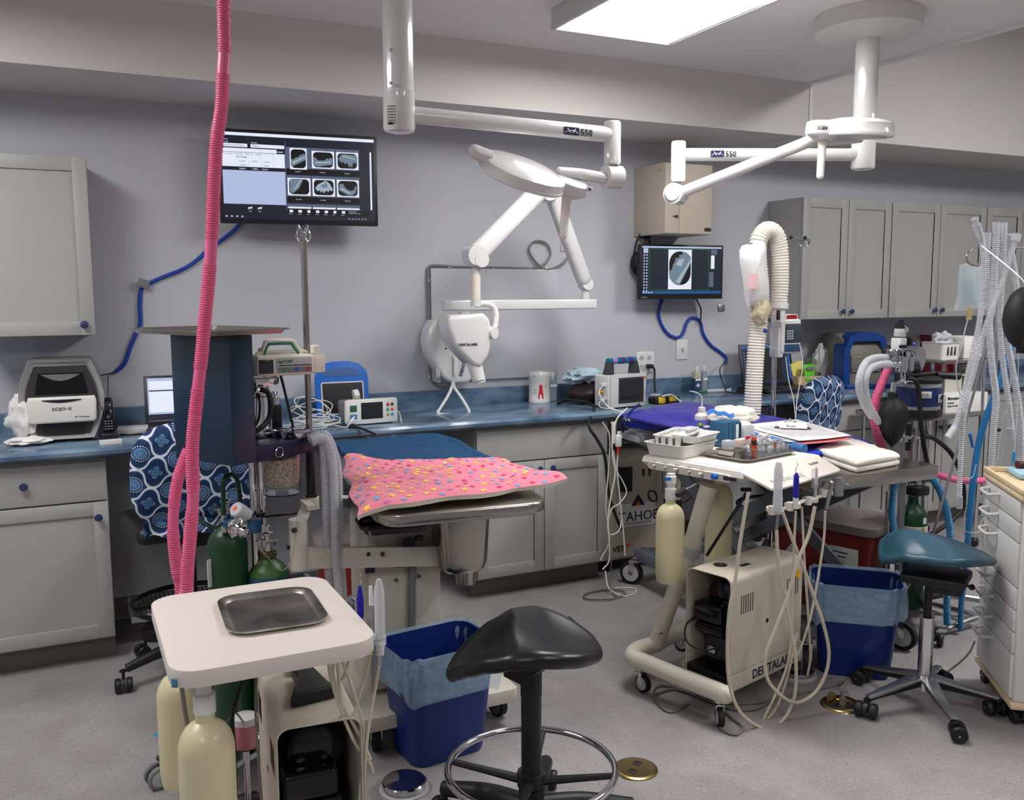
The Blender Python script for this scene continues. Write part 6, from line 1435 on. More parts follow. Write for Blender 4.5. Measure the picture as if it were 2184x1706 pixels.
# oxygen concentrator under the counter
tcn = mat('concentrator_grey', (176, 168, 152), .5)
oc_ = thing('oxygen_concentrator', 'boxy beige oxygen concentrator with a TAHOE badge under the counter', 'oxygen concentrator', (2.86, 4.36, 0), R(-2))
part('body', MB().box((0, 0, .37), (.52, .34, .60), .035, 4), tcn, oc_)
part('castor', MB().cyl((-.2, -.12, .03), (-.2, -.10, .03), .03).cyl((.2, -.12, .03), (.2, -.10, .03), .03).cyl((-.2, .12, .03), (-.2, .1, .03), .03).cyl((.2, .12, .03), (.2, .1, .03), .03).box((0, 0, .065), (.44, .26, .02)), black, oc_)
fx = -.172
part('control_panel', MB(tcn).rrect(.24, .17, .02, (-.045, fx, .545), X, Z, (0, -.003, 0)).use(black).box((-.125, fx-.002, .53), (.09, .004, .14)).use(dgrey).box((-.01, fx-.0045, .56), (.016, .004, .04), .001).box((.03, fx-.0045, .56), (.016, .004, .04), .001), None, oc_)
part('vent', MB().box((.20, fx, .30), (.10, .004, .16)), black, oc_)
bd_ = MB(labelm).rrect(.25, .13, .015, (-.05, fx, .325), X, Z, (0, -.0015, 0)).use(navy2).prism([(-.045, .02), (.045, .02), (.0, .085)], (-.04, fx-.0016, .355), X, Z, (0, -.0008, 0)).use(orange).prism([(-.02, .0), (.02, .0), (.0, .03)], (-.04, fx-.0026, .375), X, Z, (0, -.0005, 0))
part('badge', bd_, None, oc_)
part('lettering', MB(ink).text('TAHOE', .078, (-.165, fx-.002, .29), X, Z).text('OXYGEN CONCENTRATOR', .014, (-.13, fx-.002, .272), X, Z).text('VET', .045, (-.20, fx-.0005, .125), X, Z, bold=True), None, oc_)
part('medallion', MB(orange).cyl((-.10, fx, .155), (-.10, fx-.001, .155), .012), None, oc_)
bk = MB(rubber)
for k in range(5): bk.tube([aY(1398+10*math.cos(a+k)-6, 1058+12*math.sin(a*1.1+k), 4.12) for a in range(7)], .0025, 5)
bk.box(aY(1424, 1068, 4.11), (.05, .02, .03), .006).tube([aY(1424, 1068, 4.11), aY(1440, 1076, 4.08), aY(1462, 1070, 4.05), aY(1480, 1056, 4.0)], .003, 6).tube([aY(1410, 965, 4.1), aY(1412, 1010, 4.1), aY(1414, 1050, 4.11)], .002, 5)
single('bundled_lead', bk, None, 'bundled thin black lead hanging in front of the oxygen concentrator', 'cable')
# ================================================================ cloths and papers on the lift table
tw = mat('white_towel', (226, 221, 210), .95, bump=(240, .7, .003), sheen=.2)
def folded(name, label, cat, corners, z0, th, m, layers=2, seed=0, grp=None):
    """folded cloth: stacked soft layers with rolled edges following four corners"""
    cs = [V((c[0], c[1], 0)) for c in corners]; mb = MB(m); n = 30
    for L in range(layers):
        t = th/layers; zb = z0+L*t; sh = (rnd.random()-.5)*.008
        rings = []
        for rho, dz in ((.02, 0), (.6, 0), (.94, .0), (1.0, t*.22), (1.012, t*.5), (1.0, t*.78), (.94, t), (.6, t), (.02, t)):
            row = []
            for i in range(4*n):
                e, f = divmod(i, n); f /= n
                a, b = cs[e], cs[(e+1) % 4]; c0 = (cs[0]+cs[1]+cs[2]+cs[3])/4
                p = a.lerp(b, f); r2 = 1-.035*(abs(2*f-1)**8); p = c0+(p-c0)*rho*r2
                bump_ = .010*nz((p.x*9+seed, p.y*9, L))+.004*nz((p.x*26, p.y*26, seed)); row.append(V((p.x+sh, p.y+sh, zb+dz+(bump_ if dz > t*.4 else 0)*(1 if L == layers-1 else .2))))
            rings.append(row)
        rloft(mb, rings)
    return single(name, mb, None, label, cat, grp, sharp=70)
c4 = [aZ(1735, 958, .875), aZ(1828, 997, .86), aZ(1922, 972, .875), aZ(1812, 933, .88)]
folded('towel', 'cream white folded towel at the right front corner of the lift table', 'towel', c4, TZ+.001, .05, tw, 2, 3)
c4 = [aZ(1640, 925, .9), aZ(1700, 955, .9), aZ(1790, 950, .9), aZ(1740, 918, .9)]
folded('blue_towel', 'royal blue folded cloth below the clipboard papers', 'cloth', c4, TZ+.004, .04, mat('royal_cloth', (24, 58, 180), .85, bump=(200, .4, .002)), 2, 6)
rl = MB(mat('steel_blue_towel', (62, 116, 176), .95, bump=(240, .6, .003)))
a, b = aZ(1600, 925, .925), aZ(1716, 958, .895)
for r_, o in ((.022, 0), (.016, .022)): rl.tube([a+V((0, 0, o*.4-.01)), a.lerp(b, .5)+V((0, 0, -.004)), b], r_, 12)
single('rolled_towel', rl, None, 'steel blue rolled towel lying between the tray of vials and the papers', 'towel')
sp_ = [V((p.x*.5+b.x*.5, p.y*.5+b.y*.5, 0)) for p in (a, b)]
cbp = [aZ(1568, 918, .915), aZ(1700, 952, .905), aZ(1812, 940, .905), aZ(1695, 905, .92)]
def paper(name, label, cat, cs, m, dz=0, th=.001, wav=.004, grp=None):
    cs = [V(c) for c in cs]
    f = lambda u, v: q4(cs[0], cs[1], cs[2], cs[3], u, v)+V((0, 0, dz+wav*math.sin(u*4+dz*300)*math.sin(v*3)))
    return single(name, MB(m).sheet(f, 14, 10, th), None, label, cat, grp, sharp=80)
def off(cs, dx, dy, dz): return [V(c)+V((dx, dy, dz)) for c in cs]
paper('folder', 'salmon pink folder under the loose white papers on the lift table', 'folder', off(cbp, .0, -.01, .012), mat('salmon_paper', (222, 120, 120), .7), 0, .003)
paper('paper_sheet', 'white printed form on the pink folder, lower sheet', 'paper', off(cbp, -.02, .03, .017), labelm, 0, .001, grp=None)
sh_ = paper('paper_sheet', 'white printed form with ruled lines, topmost sheet on the pink folder', 'paper', off(cbp, .015, .005, .023), mat('form_white', (226, 222, 224), .7), 0, .001)
fl_ = MB(mat('form_lines', (160, 158, 166), .7))
cs = off(cbp, .015, .005, .0255)
for k in range(9):
    v_ = .12+k*.09; fl_.add([q4(*cs, .25, v_)+Z*.004*math.sin(1)*math.sin(v_*3), q4(*cs, .9, v_)+Z*.002, q4(*cs, .9, v_+.012)+Z*.002, q4(*cs, .25, v_+.012)+Z*.003], [[0, 1, 2, 3]])
fl_.open = True; part('ruled_lines', fl_, None, sh_, world=True)
q = aZ(1690, 912, .94)
cp_ = thing('clipboard_clip', 'metal clipboard clip holding a small white name slip on the papers', 'clip', (q.x, q.y, .925), R(-38))
part('clip', MB().box((0, 0, .012), (.16, .05, .008), .003).box((-.01, .0, .03), (.07, .03, .02), .006), mat('bronze_metal', (110, 98, 96), .35, .8), cp_)
part('rivet', MB().ball((-.03, 0, .044), .006).ball((.01, 0, .044), .006).ball((-.01, .01, .05), .006), chrome, cp_)
part('name_slip', MB(labelm).box((0, -.03, .03), (.12, .04, .002), rot=M.Rotation(R(35), 4, 'X')).use(ink).text('Rose', .02, (-.03, -.041, .0235), X, V((0, .82, .57))), None, cp_)
cloth_blob('gauze_heap', 'heap of white cloths with a blue strip on top of the purple apron', 'cloths', (aZ(1560, 905, .93).x, aZ(1560, 905, .93).y, .925), .26, .20, .095, tw, 21, .25)
single('blue_strip', MB(mat('strip_blue', (52, 110, 190), .8)).sheet(lambda u, v: aY(1508+55*u, 878-4*math.sin(u*6)+8*v, 3.22)+V((0, -.01*v, .006*math.sin(u*12))), 14, 3, .004), None, 'blue cloth strip laid across the heap of white cloths', 'cloth')
# wash bottle
q = aZ(1496, 912, .90)
wb = thing('wash_bottle', 'round white squeeze bottle with a bent clear spout behind the white baskets', 'wash bottle', (q.x, q.y, .925))
part('bottle', MB().lathe([(.03, 0), (.034, .004), (.036, .02), (.034, .035), (.022, .047), (.016, .05)], n=28), gwhite, wb)
part('cap', MB().lathe([(.018, .049), (.019, .053), (.018, .074), (.012, .077)], n=24), white, wb)
part('spout', MB().tube([(0, 0, .075), (0, 0, .11), (-.01, .0, .135), (-.04, 0, .15), (-.075, 0, .157)], [.004, .004, .004, .0035, .002], 8), frost2, wb)

# ================================================================ white dental delivery cart (right)
rc = R(14.5); O = V((2.205, 2.605, 0)); ex, ey = V((math.cos(rc), math.sin(rc), 0)), V((-math.sin(rc), math.cos(rc), 0))
c2_ = thing('dental_cart', 'white dental delivery cart with sloped front flap, knob panel and leaning column', 'dental cart', O, rc)
H0 = .90
shell = rloft(MB(), [[(.05, .06, .84), (.46, .06, .84), (.46, .42, .84), (.05, .42, .84)], [(-.0, .0, .855), (.50, .0, .855), (.50, .46, .855), (-.0, .46, .855)], [(-.02, -.015, .875), (.515, -.015, .875), (.515, .47, .875), (-.02, .47, .875)], [(-.012, -.005, .897), (.512, -.005, .897), (.512, .466, .897), (-.012, .466, .897)], [(0, 0, .90), (.51, 0, .90), (.51, .464, .90), (0, .464, .90)]])
cshell = mat('cart_white', (214, 208, 198), .38, coat=.2)
part('top_shell', shell, cshell, c2_)
part('top_surface', MB().rrect(.49, .44, .02, (.255, .232, .8995), X, Y, (0, 0, .002)), mat('cart_top', (220, 214, 206), .45), c2_)
fp_ = [(-.012, 0), (.512, 0), (.50, -.10), (.485, -.115), (.03, -.135), (.005, -.125)]
part('front_flap', MB().prism(fp_, (0, 0, .898), X, V((0, 1, .36)), (0, 0.004, -.010), .003), cshell, c2_)
part('flap_lettering', MB(lgrey).text('DENTALAIRE', .036, (.05, -.105, .8625), X, V((0, 1, .36)).normalized()), None, c2_)
part('model_lettering', MB(ink).text('ProStar', .022, (.375, -.055, .8805), V((1, .12, .04)), V((-.12, 1, .36)).normalized()), None, c2_)
# knob panel on the left side
pn_ = part('knob_panel', MB().rrect(.40, .030, .012, (-.010, .235, .868), V((0, -1, 0)), V((-.20, 0, 1)).normalized(), (-.014, 0, -.003)), cshell, c2_)
km = MB()
for i, (yy, r_) in enumerate(((.40, .009), (.345, .009), (.285, .010), (.225, .009), (.165, .010))):
    c0 = V((-.024, yy, .868)); km.use(chrome).cyl(c0, c0+V((-.004, 0, 0)), r_, n=18).use(gwhite).cyl(c0, c0+V((-.018 if i in (2, 4) else -.010, .004 if i in (2, 4) else 0, .0)), r_*.6, r_*.5, n=14).use(ink).box(c0+V((.0, 0, .0165)), (.001, .02, .002)).box(c0+V((-.0, 0, -.0135)), (.001, .016, .001))
part('switch', km, None, pn_)
part('blue_knob', MB().lathe([(.012, 0), (.0125, .003), (.0105, .018), (.004, .02)], (-.024, .10, .868), (-1, 0, 0), 18), blueplast, pn_)
part('badge', MB(alu).box((-.026, .035, .868), (.002, .062, .017)).use(ink).box((-.0275, .035, .868), (.001, .052, .010)).use(alu).text('MODEL', .006, (-.0285, .052, .866), -Y, Z), None, pn_)
# leaning column and tube frame
frm = mat('cart_cream_tube', (208, 202, 186), .35, coat=.2)
W2 = lambda x, y, Yd: aY(x, y, Yd)
c_b = aZ(1415, 1390, .11); c_t = V((2.40, 2.84, .85))
cb1 = aY(1480, 1170, 2.86); 
part('column', MB().cyl(aY(1512, 1035, 2.84), aY(1470, 1180, 2.90), .034, n=28).cyl(aY(1470, 1175, 2.90), aY(1398, 1375, 2.97), .032, n=28), frm, c2_, world=True)
part('column_collar', MB().use(lgrey).cyl(aY(1475, 1163, 2.895), aY(1469, 1184, 2.905), .042, n=28).use(frm).cyl(aY(1478, 1152, 2.89), aY(1475, 1164, 2.895), .040, n=28), None, c2_, world=True)
part('column_screw', MB().cyl(aY(1411, 1351, 2.94), aY(1411, 1351, 2.925), .005).cyl(aY(1406, 1352, 2.94), aY(1406, 1352, 2.93), .003), dgrey, c2_, world=True)
bt = [aZ(1545, 1481, .125), aZ(1440, 1440, .125), aZ(1375, 1413, .125), aZ(1352, 1400, .125), aZ(1362, 1385, .125), aZ(1400, 1372, .125), aZ(1440, 1352, .125), V((2.75, 3.16, .125))]
part('base_tube', MB().tube([bt[0], bt[1], bt[2], bt[2].lerp(bt[3], .6)+V((-.012, .0, 0)), bt[3]+V((.0, .012, 0)), bt[4], bt[5], bt[6], bt[7]], .034, 22, res=8).tube([aZ(1660, 1400, .125)+V((.05, .1, 0)), V((2.75, 3.16, .125))], .034, 20).ball(bt[0], .034), frm, c2_, world=True)
for x, y, a in ((bt[0].x+.0, bt[0].y+.03, 4.3), (bt[2].x-.0, bt[2].y+.03, 4.9), (2.72, 2.98, 1), (2.35, 3.12, 2)): caster(c2_, x, y, .036, .022, a, .092, disc=lgrey)
def bott(x, y, zt, zb, r): saline_bottle(c2_, x, y, zt, zb, r, .1)
q = aY(1430, 1075, 2.82); bott(q.x, 2.82, aY(1430, 1068, 2.82).z, aY(1430, 1240, 2.82).z, .0545)
q = aY(1534, 1060, 3.0); bott(q.x, 3.0, .77, .37, .056)
part('bottle_sticker', MB(blueplast).box(aY(1424, 1022, 2.79), (.03, .002, .012)), None, c2_, world=True)
part('gas_strut', MB(rubber).cyl(aY(1593, 1050, 2.75), aY(1507, 1185, 2.82), .0065, n=12).cyl(aY(1582, 1044, 2.76), aY(1600, 1044, 2.76), .008).use(mat('dark_grip', (44, 36, 36), .5)).cyl(aY(1447, 1054, 2.76), aY(1462, 1044, 2.75), .013, n=14).ball(aY(1447, 1054, 2.76), .013).use(grey).cyl(aY(1462, 1044, 2.76), aY(1500, 1025, 2.8), .004), None, c2_, world=True)
# compressor
cc2 = thing('compressor', 'beige compressor housing with slatted side on the right-hand white dental cart', 'compressor', (2.285, 2.665, .135), rc-PI/2)
hs2 = compressor(cc2)
for ch_ in list(hs2.children)+[hs2]: pass
part('skid', MB().box((0, 0, -.012), (.215, .47, .024), .002).box((.1075, 0, .012), (.003, .47, .05)).box((-.1075, 0, .012), (.003, .47, .05)).box((-.085, -.25, -.02), (.045, .05, .004)).box((.085, -.25, -.02), (.045, .05, .004)), beige, cc2)
part('side_lettering', MB(navy2).text('DENTALAIRE', .048, (.1092, -.10, -.006), Y, Z, bold=True), None, cc2)
part('top_port', MB(black).lathe([(.026, 0), (.026, .001), (.0, .001)], (-.03, -.12, .4002), n=28).use(alu).cyl((-.03, -.12, .4), (-.03, -.12, .404), .006).use(navy2).box((.03, -.05, .4008), (.02, .05, .001)).use(yellow).box((.1012, .2, .33), (.001, .022, .03)), None, cc2)
part('hose', MB(rubber).tube([(-.08, -.16, .21), (-.09, -.24, .18), (-.06, -.27, .13), (.0, -.25, .11), (.05, -.2, .13)], .0035, 8), None, cc2)
# handpiece bar on the right of the cart
hb2 = thing('handpiece_holder', 'white arm with four holders for dental handpieces in front of the white cart', 'handpiece holder', (2.62, 2.66, .60))
hh = MB(cshell).tube([aY(1650, 1092, 2.45), aY(1686, 1080, 2.50), aY(1720, 1066, 2.55), aY(1765, 1052, 2.62), aY(1740, 1030, 2.66), aY(1715, 1005, 2.66)], .007, 10)
for x, y, Yd in ((1652, 1086, 2.44), (1690, 1078, 2.48), (1728, 1066, 2.55), (1760, 1050, 2.60)):
    q = aY(x, y, Yd); hh.box(q, (.055, .03, .022), .006, 3, rz=-.35).cyl(q+V((-.02, -.01, -.014)), q+V((-.02, -.01, .016)), .013, n=16)
part('holder_bar', hh, None, hb2, world=True)
hp1 = part('handpiece', MB(frost2).lathe([(.017, 0), (.017, .05), (.0155, .055), (.0155, .145), (.010, .172), (.009, .174)], aY(1658, 1090, 2.42), n=22).use(frost).lathe([(.0135, -.01), (.0135, .05)], aY(1658, 1090, 2.42), n=20).use(grey).cyl(aY(1660, 1090, 2.42), aY(1656, 1130, 2.42), .005), None, hb2, 'clear plastic sleeved handpiece', world=True)
hp2 = part('handpiece', MB(mats_blue := MATS['royal_blue']).lathe([(.0085, 0), (.0105, .01), (.0105, .045), (.0095, .08), (.004, .092)], aY(1697, 1062, 2.45), n=18).use(gwhite).cyl(aY(1697, 1085, 2.45), aY(1697, 1061, 2.45), .0085, .0105, n=16), None, hb2, 'royal blue scaler handle', world=True)
part('scaler_tip', MB(chrome).tube([aY(1697, 1006, 2.45), aY(1698, 999, 2.45), aY(1702, 992, 2.45), aY(1699, 987, 2.45)], .0013, 6), None, hp2, world=True)
part('handpiece', MB(clear).lathe([(.012, 0), (.012, .07)], aY(1738, 1040, 2.54), n=18).use(lgrey).cyl(aY(1738, 1064, 2.54), aY(1740, 1030, 2.54), .006, n=12).use(gwhite).cyl(aY(1740, 1030, 2.54), aY(1741, 997, 2.54), .004, n=12), None, hb2, world=True)
part('handpiece', MB(alu).cyl(aY(1762, 1085, 2.58), aY(1774, 1035, 2.58), .0065, .0085, n=14).ball(aY(1773, 1030, 2.58), .0105).tube([aY(1776, 1030, 2.58), aY(1800, 1031, 2.57), aY(1810, 1034, 2.56), aY(1822, 1042, 2.55)], .002, 8), None, hb2, world=True)
tb2 = MB(cable_t)
for Yd, a in ((2.42, ((1656, 1130), (1660, 1200), (1676, 1290), (1694, 1380), (1698, 1450), (1690, 1500), (1665, 1540), (1625, 1552), (1580, 1520), (1556, 1460), (1551, 1380), (1556, 1300), (1568, 1240), (1578, 1160), (1596, 1050))),
              (2.40, ((1738, 1080), (1725, 1140), (1700, 1200), (1680, 1270), (1650, 1350), (1632, 1400), (1638, 1450), (1668, 1485), (1700, 1498), (1735, 1480), (1760, 1440), (1768, 1390), (1756, 1330), (1735, 1270), (1710, 1200), (1690, 1150), (1668, 1090))),
              (2.46, ((1697, 1090), (1693, 1180), (1690, 1280), (1686, 1380), (1672, 1440), (1645, 1500), (1628, 1535), (1640, 1530), (1660, 1500), (1680, 1440), (1700, 1350))),
              (2.5, ((1760, 1090), (1757, 1150), (1745, 1230), (1730, 1310), (1712, 1370), (1700, 1400))),
              (2.55, ((1710, 1080), (1716, 1200), (1724, 1320), (1728, 1400), (1722, 1440)))):
    tb2.tube([aY(x, y, Yd+.001*i) for i, (x, y) in enumerate(a)], .0062 if Yd < 2.45 else .0045, 8)
part('tubing', tb2, None, hb2, world=True)
single('floor_tubing', MB(cable_g).tube([V((p.x, p.y, .006)) for p in [aZ(x, y, .006) for x, y in ((1470, 1500), (1430, 1518), (1402, 1498), (1396, 1470), (1420, 1462), (1480, 1480), (1560, 1500), (1640, 1495), (1700, 1480), (1760, 1466), (1790, 1460))]]+[aZ(1806, 1452, .06), V((2.56, 2.43, .062)), V((2.56, 2.43, .04))], .005, 8).tube([V((p.x, p.y, .006)) for p in [aZ(x, y, .006) for x, y in ((1530, 1500), (1560, 1530), (1584, 1550), (1570, 1566), (1540, 1556), (1530, 1535))]], .005, 8).tube([V((p.x, p.y, .007)) for p in [aZ(x, y, .006) for x, y in ((1400, 1480), (1440, 1470), (1500, 1490), (1560, 1512), (1610, 1512), (1650, 1490))]], .005, 8), None, 'tan supply cord looping on the floor from the white cart to the brass outlet', 'cord')
fs2 = thing('foot_switch', 'chrome foot switch disc on the floor behind the hanging tubes of the white cart', 'foot switch', (aZ(1700, 1440, 0).x, aZ(1700, 1440, 0).y, 0), group='chrome foot switches')
part('base', MB().lathe([(.078, 0), (.078, .006), (.07, .010)], n=36), lgrey, fs2); part('disc', MB().lathe([(.06, .010), (.066, .014), (.066, .028), (.02, .034)], n=36), chrome, fs2)
# trays and baskets on the white cart
def open_tray(w, d, h, t=.003, r=.02, flare=.012, lip=.006):
    return [rg(w, d, r, 0), rg(w+2*flare, d+2*flare, r+.005, h-.002), rg(w+2*flare+2*lip, d+2*flare+2*lip, r+.008, h-.002), rg(w+2*flare+2*lip, d+2*flare+2*lip, r+.008, h), rg(w+2*flare, d+2*flare, r+.005, h), rg(w-2*t, d-2*t, r, t)]
def tray_at(name, label, cat, c, rz, w, d, h, m, **k):
    mb = rloft(MB(m), open_tray(w, d, h, **k)); mb.xf(M.Translation(V(c)) @ M.Rotation(rz, 4, 'Z')); return single(name, mb, None, label, cat)
bz = .903
bc_ = O+ex*.115+ey*.38
tray_at('plastic_tray', 'deep white plastic tray at the left end of the white cart, lowest of the stack', 'tray', (bc_.x, bc_.y, bz), rc+.07, .22, .17, .052, white)
# slotted basket
bk_ = thing('basket', 'long slotted white plastic basket standing in the deep white tray', 'basket', (bc_.x+.03, bc_.y+.06, bz+.02), rc+.32)
part('basket', rloft(MB(), open_tray(.24, .10, .058, r=.012, flare=.008)), white, bk_)
sl_ = MB()
for k in range(13): sl_.box((-.108+k*.018, -.057, .034), (.006, .004, .03)); sl_.box((-.108+k*.018, .057, .034), (.006, .004, .03))
for k in range(3): sl_.box((-.1275, -.03+k*.03, .034), (.004, .008, .03))
part('slot', sl_, dgrey, bk_)
q3 = (bc_.x+.055, bc_.y-.02)
tray_at('plastic_tray', 'shallow white plastic tray tilted on top of the deep one', 'tray', (q3[0], q3[1], bz+.052), rc+.15, .17, .10, .03, white, r=.012, flare=.01)
single('clip', MB(dgrey).cyl((q3[0]-.03, q3[1]-.02, bz+.06), (q3[0]+.03, q3[1]+.0, bz+.06), .006, n=10), None, 'dark metal clip lying in the shallow white tray', 'clip')
single('film_packet', MB(frost2).box((bc_.x+.09, bc_.y+.07, bz+.085), (.09, .05, .012), .004, rz=.4), None, 'clear film packet resting on the slotted white basket', 'packet')
single('glove_scrap', MB(mat('lime_cap', (120, 160, 20), .4)).ball(aZ(1494, 907, .93), .012).use(gwhite).box(aZ(1508, 910, .93), (.03, .02, .01), .003), None, 'lime green cap beside the round wash bottle', 'cap')
ttr = MB(steel); w_, d_ = .33, .22
ttr.rrect(w_-.02, d_-.02, .02, (0, 0, 0), X, Y, (0, 0, .0015)); rim(ttr, w_-.02, d_-.02, .02, 0, .014, .009, .006)
tcx = O+ex*.285+ey*.17; MT = M.Translation(V((tcx.x, tcx.y, .9025))) @ M.Rotation(rc-.02, 4, 'Z')
ttr.xf(MT); single('steel_tray', ttr, None, 'steel instrument tray full of vials on top of the white dental cart', 'tray')
def onT(x, y, z=.004): return MT @ V((x, y, z))
tray_at('steel_dish', 'small deep steel dish at the left end of the instrument tray', 'dish', onT(-.115, .0), rc, .085, .075, .035, steel, r=.01, flare=.004)
single('plastic_box', MB(frost2).box(onT(-.125, .01, .055), (.04, .035, .035), .003, rz=rc), None, 'tiny clear lidded box on the small steel dish', 'box')
tray_at('clear_organiser', 'clear plastic organiser packed with vials on the instrument tray', 'organiser', onT(.05, -.035), rc, .20, .10, .035, clear, r=.006, flare=.002)
cols = [mat('vial_clear', (206, 210, 214), .15, trans=.5), frost2, mat('vial_grey', (128, 126, 128), .4), labelm, lgrey, mat('vial_amber', (150, 90, 50), .3)]
r_ = random.Random(11); vm_ = MB(cols[0]).lathe([(.007, 0), (.007, .03), (.005, .034), (.006, .036), (.006, .043)], n=12)
for k in range(26):
    i, j = k % 9, k//9; p = onT(-.03+i*.020, -.07+j*.034, .012+r_.random()*.01)
    m_ = cols[r_.randrange(6)]
    if k < 6:
        v0 = MB(cols[k]).lathe([(.0075, 0), (.0075, .026), (.005, .032), (.0065, .034), (.0065, .042)], n=12); v0.use(lgrey).lathe([(.0066, .034), (.0066, .0425)], n=12)
        if k == 0: protos = []
        for idx in range(len(v0.v)): v0.v[idx] = v0.v[idx]+p
        o_ = single('vial', v0, None, 'small glass vial packed in the clear organiser', 'vial', 'vials in the clear organiser'); protos.append(o_)
    else:
        o_ = dup(protos[r_.randrange(6)], p, None)
        o_.rotation_euler = (r_.uniform(-.3, .3), r_.uniform(-.3, .3), 0)
bb_ = MB(mat('flame_orange', (206, 82, 30), .4)).cyl(onT(-.035, -.05, .002), onT(-.035, -.045, .082), .011, n=16).use(lgrey).cyl(onT(-.035, -.045, .082), onT(-.035, -.044, .096), .008).use(mat('flame_dark', (60, 30, 24), .5)).cyl(onT(-.035, -.048, .05), onT(-.035, -.046, .07), .0113, n=16)
single('lighter', bb_, None, 'orange and black flame pattern lighter standing on the instrument tray', 'lighter')
single('dropper', MB(gwhite).lathe([(.008, 0), (.008, .04), (.004, .045), (.004, .06)], onT(-.015, -.06, .004), n=14), None, 'small white dropper bottle beside the flame pattern lighter', 'dropper')
single('polishing_discs', MB(gwhite).cyl(onT(.055, .045, .03), onT(.075, .045, .03), .028, n=20).use(salm := mat('pale_pink', (216, 190, 180), .6)).box(onT(.01, .05, .035), (.06, .03, .05), .006, rz=rc).use(red_m).box(onT(.03, .03, .065), (.03, .006, .012), .002, rz=.3), None, 'white discs and a pink packet standing at the rear of the instrument tray', 'supplies')
cloth_blob('wrapper', 'crumpled clear wrapper at the right end of the instrument tray', 'wrapper', onT(.125, .02, .02), .06, .05, .055, mat('clear_film', (206, 204, 204), .25, alpha=.75), 31, .5)
cloth_blob('wrapper', 'torn white paper wrapper at the right rim of the instrument tray', 'wrapper', onT(.165, -.02, .004), .05, .06, .025, tissue, 33, .5)
bxc = O+ex*.41+ey*.37
tcm = mat('teal_cards', (40, 92, 124), .45)
for k in range(4):
    bxo = single('film_box', MB(tcm).box((bxc.x-.045+k*.026, bxc.y+.0+k*.006, bz+.055), (.024, .08, .105-.003*(k % 2)), .002, rz=rc), None, ['leftmost teal blue box of the upright row behind the instrument tray', 'teal blue box second from the left in the upright row', 'teal blue box third from the left in the upright row', 'rightmost teal blue box of the row, its round white label facing front'][k], 'box', 'teal boxes behind the instrument tray')
part('label', MB(labelm).box((bxc.x+.033, bxc.y-.024, bz+.062), (.018, .002, .06), .0006, rz=rc).use(navy2).box((bxc.x+.047, bxc.y+.006, bz+.06), (.002, .06, .075), .0006, rz=rc).use(labelm).box((bxc.x+.048, bxc.y+.01, bz+.06), (.002, .045, .055), .0006, rz=rc), None, bxo, world=True)
single('cotton_roll_box', MB(frost2).box((bxc.x+.10, bxc.y+.02, bz+.04), (.08, .07, .075), .006, rz=rc).use(tissue).ball((bxc.x+.10, bxc.y+.02, bz+.08), .035, (1.1, 1, .5)), None, 'translucent tub of white gauze behind the teal boxes', 'tub')

# ================================================================ sharps containers
def sharps(label, x, y, rz, w, d, h, mred, lab=False):
    t = thing('sharps_container', label, 'sharps container', (x, y, 0), rz, 'red sharps containers')
    part('bin', rloft(MB(), [rg(w*.78, d*.78, .03, 0), rg(w*.8, d*.8, .03, .01), rg(w, d, .03, h-.02), rg(w, d, .03, h)]), mred, t)
    part('lid', rloft(MB(), [rg(w+.03, d+.03, .04, h-.035), rg(w+.045, d+.045, .045, h-.02), rg(w+.045, d+.045, .045, h+.005), rg(w*.9, d*.85, .04, h+.03)]), mat('lid_grey%d' % len(MATS), (150, 140, 136), .35, alpha=.85), t)
    if lab:
        n_ = V((0, -1, .12)).normalized()
        fz = lambda z: -d/2*(.8+.2*z/h)-.002
        lm_ = MB(labelm).add([(.05, fz(.10)-.0, .10), (.20, fz(.10), .10), (.20, fz(.34), .34), (.05, fz(.34), .34)], [[0, 1, 2, 3]])
        lm_.open = True
        for k in range(9): z_ = .31-k*.021; lm_.use(ink if k < 2 else grey).add([(.06, fz(z_)-.001, z_), (.15-.01*(k % 3), fz(z_)-.001, z_), (.15-.01*(k % 3), fz(z_+.006)-.001, z_+.006), (.06, fz(z_+.006)-.001, z_+.006)], [[0, 1, 2, 3]])
        lm_.use(red_m).add([(.155+.028*math.cos(a), fz(.17+.032*math.sin(a))-.0015, .17+.032*math.sin(a)) for a in [i*PI/8 for i in range(16)]], [list(range(16))])
        part('label', lm_, None, t)
    return t
sharps('large dark red sharps container with a grey lid and label behind the blue bin', 3.37, 3.30, R(-72), .54, .28, .45, mat('sharps_red', (112, 30, 30), .4), True)
sharps('dark red sharps container with a clouded lid half hidden behind the exam table column', 1.03, 3.62, R(-8), .30, .24, .56, mat('sharps_red_bright', (142, 36, 28), .4))
# ================================================================ drip stand 2, pump, warmer hose and bag
i2 = thing('drip_stand', 'chrome drip stand with black-tipped hooks carrying a grey pump by the corrugated hose', 'drip stand', (3.345, 3.72, 0))
part('pole', MB().cyl((0, 0, .08), (0, 0, 1.84), .013, n=20).cyl((0, 0, .06), (0, 0, .95), .0165, n=20), chrome, i2)
hz = aY(1680, 512, 3.72).z
hm2 = MB(chrome).cyl((-.0, 0, hz), (.06, -.0, hz), .008, n=12).cyl((.0, 0, hz-.02), (0, 0, hz+.02), .018, n=16)
for cx in (1708, 1722):
    hm2.tube([aY(cx-16 if cx == 1708 else cx-4, 506, 3.70), aY(cx-8, 522, 3.70), aY(cx+0, 524, 3.70), aY(cx+4, 512, 3.70), aY(cx-6, 508, 3.70)], .004, 8)
hm2.tube([(.05, 0, hz), aY(1700, 512, 3.71)-V((3.345, 3.72, 0)), aY(1726, 511, 3.71)-V((3.345, 3.72, 0))], .004, 8)
for v in hm2.v:
    if v.x > 2: v -= V((3.345, 3.72, 0))
part('hook', hm2, None, i2)
